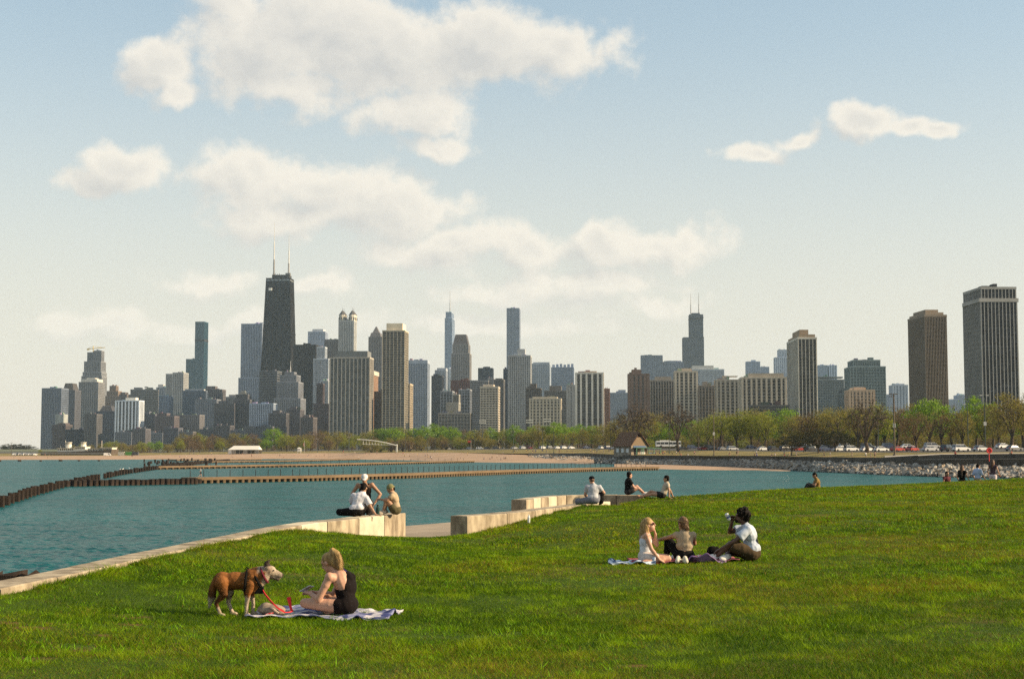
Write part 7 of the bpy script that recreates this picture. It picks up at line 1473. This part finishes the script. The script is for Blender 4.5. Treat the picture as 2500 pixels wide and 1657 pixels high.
f.body(.1, .1, hands={'L': ((.5, .3, -.2), (0, 0, -1)), 'R': ((.5, -.3, -.2), (0, 0, -1))}); f.shirt(fab('cream_tee', (.38, .33, .26)), .5, .018, wr=.008); f.pants(fab('black_short2', (.02, .018, .018)), .5, .018, 'shorts'); f.hair(HAIR['dark'], SHORT); f.put_on_lawn(1620, 51.2, .01)
# ---- man with a phone at the crest, four walkers beyond it
f = Fig('man in an olive shirt sitting at the lawn crest looking at his phone', dict(pelvis=(.04, .0, .125), chest=(.02, .0, .42), neck=(-.03, .0, .58), head=(-.085, .0, .69), shL=(-.03, -.165, .50), shR=(.0, .165, .50), elL=(-.12, -.21, .30), elR=(-.13, .18, .32), wrL=(-.30, -.10, .36), wrR=(-.30, .06, .36), hipL=(0, -.09, .12), hipR=(0, .09, .12), knL=(-.34, -.14, .33), knR=(-.35, .16, .30), anL=(-.50, -.1, .06), anR=(-.5, .14, .06), toL=(-.62, -.1, .05), toR=(-.62, .14, .05)), (-.85, .1, -.4), b=1.0, vox=.015, skin='tan')
f.body(); f.shirt(fab('olive_tee', (.19, .125, .04)), .5, .018, wr=.006); f.pants(fab('dark_trousers', (.03, .03, .03)), 1.9); f.shoes(fab('shoe_dark', (.05, .05, .05))); f.hair(HAIR['dark'], SHORT); f.put_on_lawn(1996, 61.2)
ph2 = MB().box(-.04, .04, -.005, .005, -.075, .075).build('phone', mat('phone_black', (.02, .02, .02), rough=.2)); ph2.location = f.t.location + V(-.38, -.02, .40); ph2.rotation_euler = (R(50), 0, R(80)); tag(ph2, 'dark phone held by the man in olive', 'phone')
def walker(label, px, Y, zt, face, topm, botm, hairp, hairm, skin, fem=False, sleeve=.4, pack=None):
    s = 1 if face[0] >= 0 else -1; r = Vector(face).cross(V(0, 0, 1)).normalized(); fw = Vector(face).normalized()
    def q(l, f_, u): return r * l + fw * f_ + V(0, 0, u)
    J = dict(pelvis=q(0, 0, .92), chest=q(0, .01, 1.24), neck=q(0, .0, 1.42), head=q(0, .04, 1.53), shL=q(-.17, 0, 1.36), shR=q(.17, 0, 1.36), elL=q(-.24, -.06, 1.10), elR=q(.24, .05, 1.10), wrL=q(-.24, .08, .90), wrR=q(.22, .20, .98), hipL=q(-.09, 0, .90), hipR=q(.09, 0, .90), knL=q(-.1, .14, .50), knR=q(.1, -.02, .48), anL=q(-.1, .12, .08), anR=q(.1, -.24, .13), toL=q(-.1, .27, .04), toR=q(.1, -.12, .04))
    f = Fig(label, J, face, b=.92 if fem else 1.02, vox=.02, skin=skin, fem=fem); f.body(); f.shirt(topm, sleeve, .016, wr=.006); f.pants(botm, 1.9 if not fem else .6); f.shoes(fab('shoe_dark', (.05, .05, .05))); f.hair(hairm, hairp)
    if pack:
        m = MB(); ell(m, J['chest'] - fw * .19, r * .13, fw * .09, V(0, 0, .20)); f.cloth('backpack', m, pack, .006)
    x = PY(px, 1150, Y).x; z = gz(x, Y); f.t.location = (x, Y, z); f.t.scale = (1, 1, 1) ; return f
LONG = SHORT + [('c', [(0, -.06, .02), (0, -.09, -.12), (0, -.11, -.28)], [.08, .08, .05])]
walker('walker with dark hair and a pink top, leftmost of the four beyond the crest', 2311, 70.2, 0, (.4, -.9, 0), fab('pink_black', (.10, .03, .04)), fab('black_leg', (.02, .02, .02)), SHORT + [('e', (.0, -.05, -.07), (.08, .06, .06))], HAIR['dark'], 'tan', True)
walker('walker with long brown hair and a black backpack beyond the lawn crest', 2349, 69.6, 0, (.75, .65, 0), fab('black_top', (.008, .007, .006)), fab('black_leg', (.02, .02, .02)), LONG, HAIR['brown'], 'fair', True, pack=fab('pack_black', (.018, .015, .012)))
walker('walking man in a light blue shirt beyond the lawn crest', 2387, 69.8, 0, (.85, .5, 0), fab('light_blue', (.36, .44, .60)), fab('khaki', (.3, .24, .17)), SHORT, HAIR['dark'], 'tan', sleeve=.95)
walker('walker with long dark hair in a white skirt, rightmost of the four beyond the crest', 2424, 69.4, 0, (.7, .7, 0), fab('dark_top', (.08, .05, .06)), fab('white_skirt', (.6, .5, .52)), LONG, HAIR['brown'], 'fair', True, sleeve=.1)
o = empty('bottle', PY(1291, 1277, 37.0)); o.location.z = gz(o.location.x, 37.0); tag(o, 'clear plastic bottle standing in the grass by the middle wall', 'bottle'); MB().lathe([(.033, 0), (.035, .14), (.014, .19)], 10).build('flask', mat('clear_bottle', (.62, .64, .62), rough=.15), o); MB().lathe([(.016, .19), (.016, .215)], 8).build('bottle_cap', mat('cap_white2', (.8, .8, .8)), o)

# ================================================================== small far people
def far_meshes(pose):
    b_, t_, p_ = MB(), MB(), MB()
    if pose == 'stand': hip, kn, an = .88, [(-.10, 0, .46), (.10, .05, .47)], [(-.11, .05, .05), (.12, -.02, .05)]
    elif pose == 'walk': hip, kn, an = .87, [(-.09, .16, .48), (.09, -.05, .46)], [(-.10, .18, .05), (.10, -.28, .10)]
    else: hip, kn, an = .12, [(-.12, -.36, .30), (.12, -.38, .22)], [(-.12, -.55, .05), (.12, -.65, .05)]
    o = hip
    ell(b_, (0, 0, o + .72), (.085, 0, 0), (0, .095, 0), (0, 0, .12), 10, 7); cap(b_, (0, 0, o + .5), (0, 0, o + .62), .055, .05, 8); ell(b_, (0, 0, o + .3), (.15, 0, 0), (0, .09, 0), (0, 0, .24), 10, 7); ell(b_, (0, 0, o), (.16, 0, 0), (0, .11, 0), (0, 0, .14), 10, 7); cap(b_, (-.17, 0, o + .46), (.17, 0, o + .46), .055, .055, 8)
    for s, k, a in ((-1, kn[0], an[0]), (1, kn[1], an[1])):
        cap(b_, (s * .18, 0, o + .46), (s * .25, .02 * s, o + .22), .048, .04, 8); cap(b_, (s * .25, .02 * s, o + .22), (s * .22, -.12, o + .02), .038, .03, 8); ell(b_, (s * .22, -.15, o - .02), (.03, 0, 0), (0, .035, 0), (0, 0, .05), 8, 5)
        cap(b_, (s * .09, 0, o), k, .09, .06, 8); cap(b_, k, a, .06, .042, 8); cap(b_, a, (a[0], a[1] - .13, .035), .045, .035, 8)
        cap(p_, (s * .09, 0, o), tuple(Vector((s * .09, 0, o)).lerp(Vector(k), .8)), .105, .085, 8); tubec(t_, (s * .17, 0, o + .47), (s * .225, 0, o + .30), .062, .06, 8)
    ell(p_, (0, 0, o), (.175, 0, 0), (0, .125, 0), (0, 0, .13), 10, 7); ell(t_, (0, 0, o + .28), (.165, 0, 0), (0, .11, 0), (0, 0, .25), 10, 7); cap(t_, (-.16, 0, o + .44), (.16, 0, o + .44), .07, .07, 8)
    h_ = MB(); ell(h_, (0, .015, o + .75), (.095, 0, 0), (0, .10, 0), (0, 0, .105), 10, 7)
    return [remesh(k, n, .032, 1) for k, n in ((b_, 'body'), (t_, 'shirt'), (p_, 'shorts'), (h_, 'hair'))]
FAR = {k: far_meshes(k) for k in ('stand', 'walk', 'sit')}; CLO = mat('far_clothes', (1, 1, 1), rough=.9, var=.05, objcol=True); SK2 = mat('far_skin', (.50, .30, .20), rough=.7)
for k in FAR:
    for i, me in enumerate(FAR[k]): me.materials.append((SK2, CLO, CLO, HAIR['dark'])[i])
TOPC = [('white', (.7, .7, .68)), ('red', (.5, .05, .04)), ('black', (.02, .02, .02)), ('blue', (.08, .14, .35)), ('grey', (.3, .3, .3)), ('pink', (.6, .3, .28)), ('yellow', (.6, .45, .1)), ('navy', (.03, .04, .09))]
FP = []
def far_person(p, px, where, pose=None, c=None, c2=None):
    pose = pose or random.choice(('stand', 'walk', 'walk', 'stand', 'sit')); cn, cc = TOPC[c] if c is not None else random.choice(TOPC); c2 = c2 or random.choice(((.02, .02, .025), (.05, .06, .12), (.3, .26, .2), (.02, .02, .02)))
    o = empty('person', p, random.random() * 6.28); tag(o, None, 'person', 'people along the far shore')
    for i, me in enumerate(FAR[pose]):
        k = link(('body', 'shirt', 'shorts', 'hair')[i], me, None, o)
        if i in (1, 2): k.color = (*(cc if i == 1 else c2), 1)
    FP.append((px, ({'stand': 'standing', 'walk': 'walking', 'sit': 'sitting'}[pose] + ' person in ' + cn, where), o)); return o
_j = at0(483, 1178); far_person(V(_j.x, _j.y + 2.2, 1.0), 483, 'on the left end of the near jetty', 'walk', 0, (.02, .02, .025))
def beach_at(px, t):
    xs = [b[0] for b in BEACH]; a = PZ(px, np.interp(px, xs, [b[1] for b in BEACH]), 0); b = PY(px, np.interp(px, xs, [b[2] for b in BEACH]), np.interp(px, xs, [b[3] for b in BEACH])); lip = a.lerp(b, .12); lip.z = .35
    return lip.lerp(a.lerp(b, .55), (t - .12) / .43) if t < .55 else a.lerp(b, t)
for i in range(60):
    px = random.uniform(430, 1240); p = beach_at(px, random.uniform(.15, .98)); far_person(p, px, 'on the sand ' + place_word(px))
for i in range(14):
    px = random.uniform(20, 420); p = beach_at(px, random.uniform(.2, .95)); far_person(p, px, 'on the sand ' + place_word(px))
for i in range(30):
    px = random.uniform(1255, 1530); far_person(park_pt(px, random.uniform(.02, .35)), px, 'on the path ' + place_word(px), random.choice(('stand', 'walk')))
for i in range(26):
    px = random.uniform(1600, 1990); far_person(park_pt(px, random.uniform(.03, .2)), px, 'on the path ' + place_word(px), random.choice(('stand', 'walk', 'sit')))
for px, c in ((2012, 2), (2027, 0), (2080, 2), (2114, 0), (2126, 2), (2136, 5), (2332, 1), (2470, 1)): far_person(park_pt(px, .03), px, 'above the boulders ' + place_word(px), 'walk' if px < 2200 else 'sit', c)
number_labels(FP, lambda k, n: '%s %s%s' % (k[0], k[1], ', ' + n if n else ''))
# gulls on the piles
gw = mat('gull_white', (.75, .75, .74))
for i, (px, py) in enumerate(((292, 1160), (300, 1158.5), (316, 1156))):
    p = at0(px, py); m = MB(); ell(m, (0, 0, .22), (.24, 0, .05), (0, .1, 0), (0, 0, .1), 8, 6); ell(m, (.2, 0, .36), (.08, 0, 0), (0, .06, 0), (0, 0, .08), 8, 6); cap(m, (.12, 0, .25), (.2, 0, .34), .08, .06, 8); cap(m, (-.2, 0, .2), (-.38, 0, .22), .06, .02, 8)
    o = link('gull', remesh(m, 'gull', .03, 1), gw, None, V(p.x, p.y, 1.12)); o.rotation_euler.z = i * 1.3; tag(o, 'white gull on the pile row, %s of three from the left' % ORD[i], 'bird', 'gulls on the piles'); link('beak', MB().tube([(.27, 0, .36), (.36, 0, .34)], [.025, .008], 5).mesh('beak'), mat('beak_yellow', (.6, .4, .05)), o)

bpy.data.scenes.remove(WORK)
# ================================================================== the air
hm = bpy.data.materials.new('haze'); hm.use_nodes = True; nt = hm.node_tree; nt.nodes.clear()
out = N(nt, 'ShaderNodeOutputMaterial'); pv = N(nt, 'ShaderNodeVolumePrincipled')
pv.inputs['Color'].default_value = (.62, .82, 1.0, 1); pv.inputs['Density'].default_value = 3.4e-5; pv.inputs['Anisotropy'].default_value = .0
nt.links.new(pv.outputs[0], out.inputs['Volume'])
tag(MB().box(-6100, 3100, -60, 9200, -12, 640).build('haze', hm), 'thin pale haze over the lake and city', 'haze', kind='stuff')
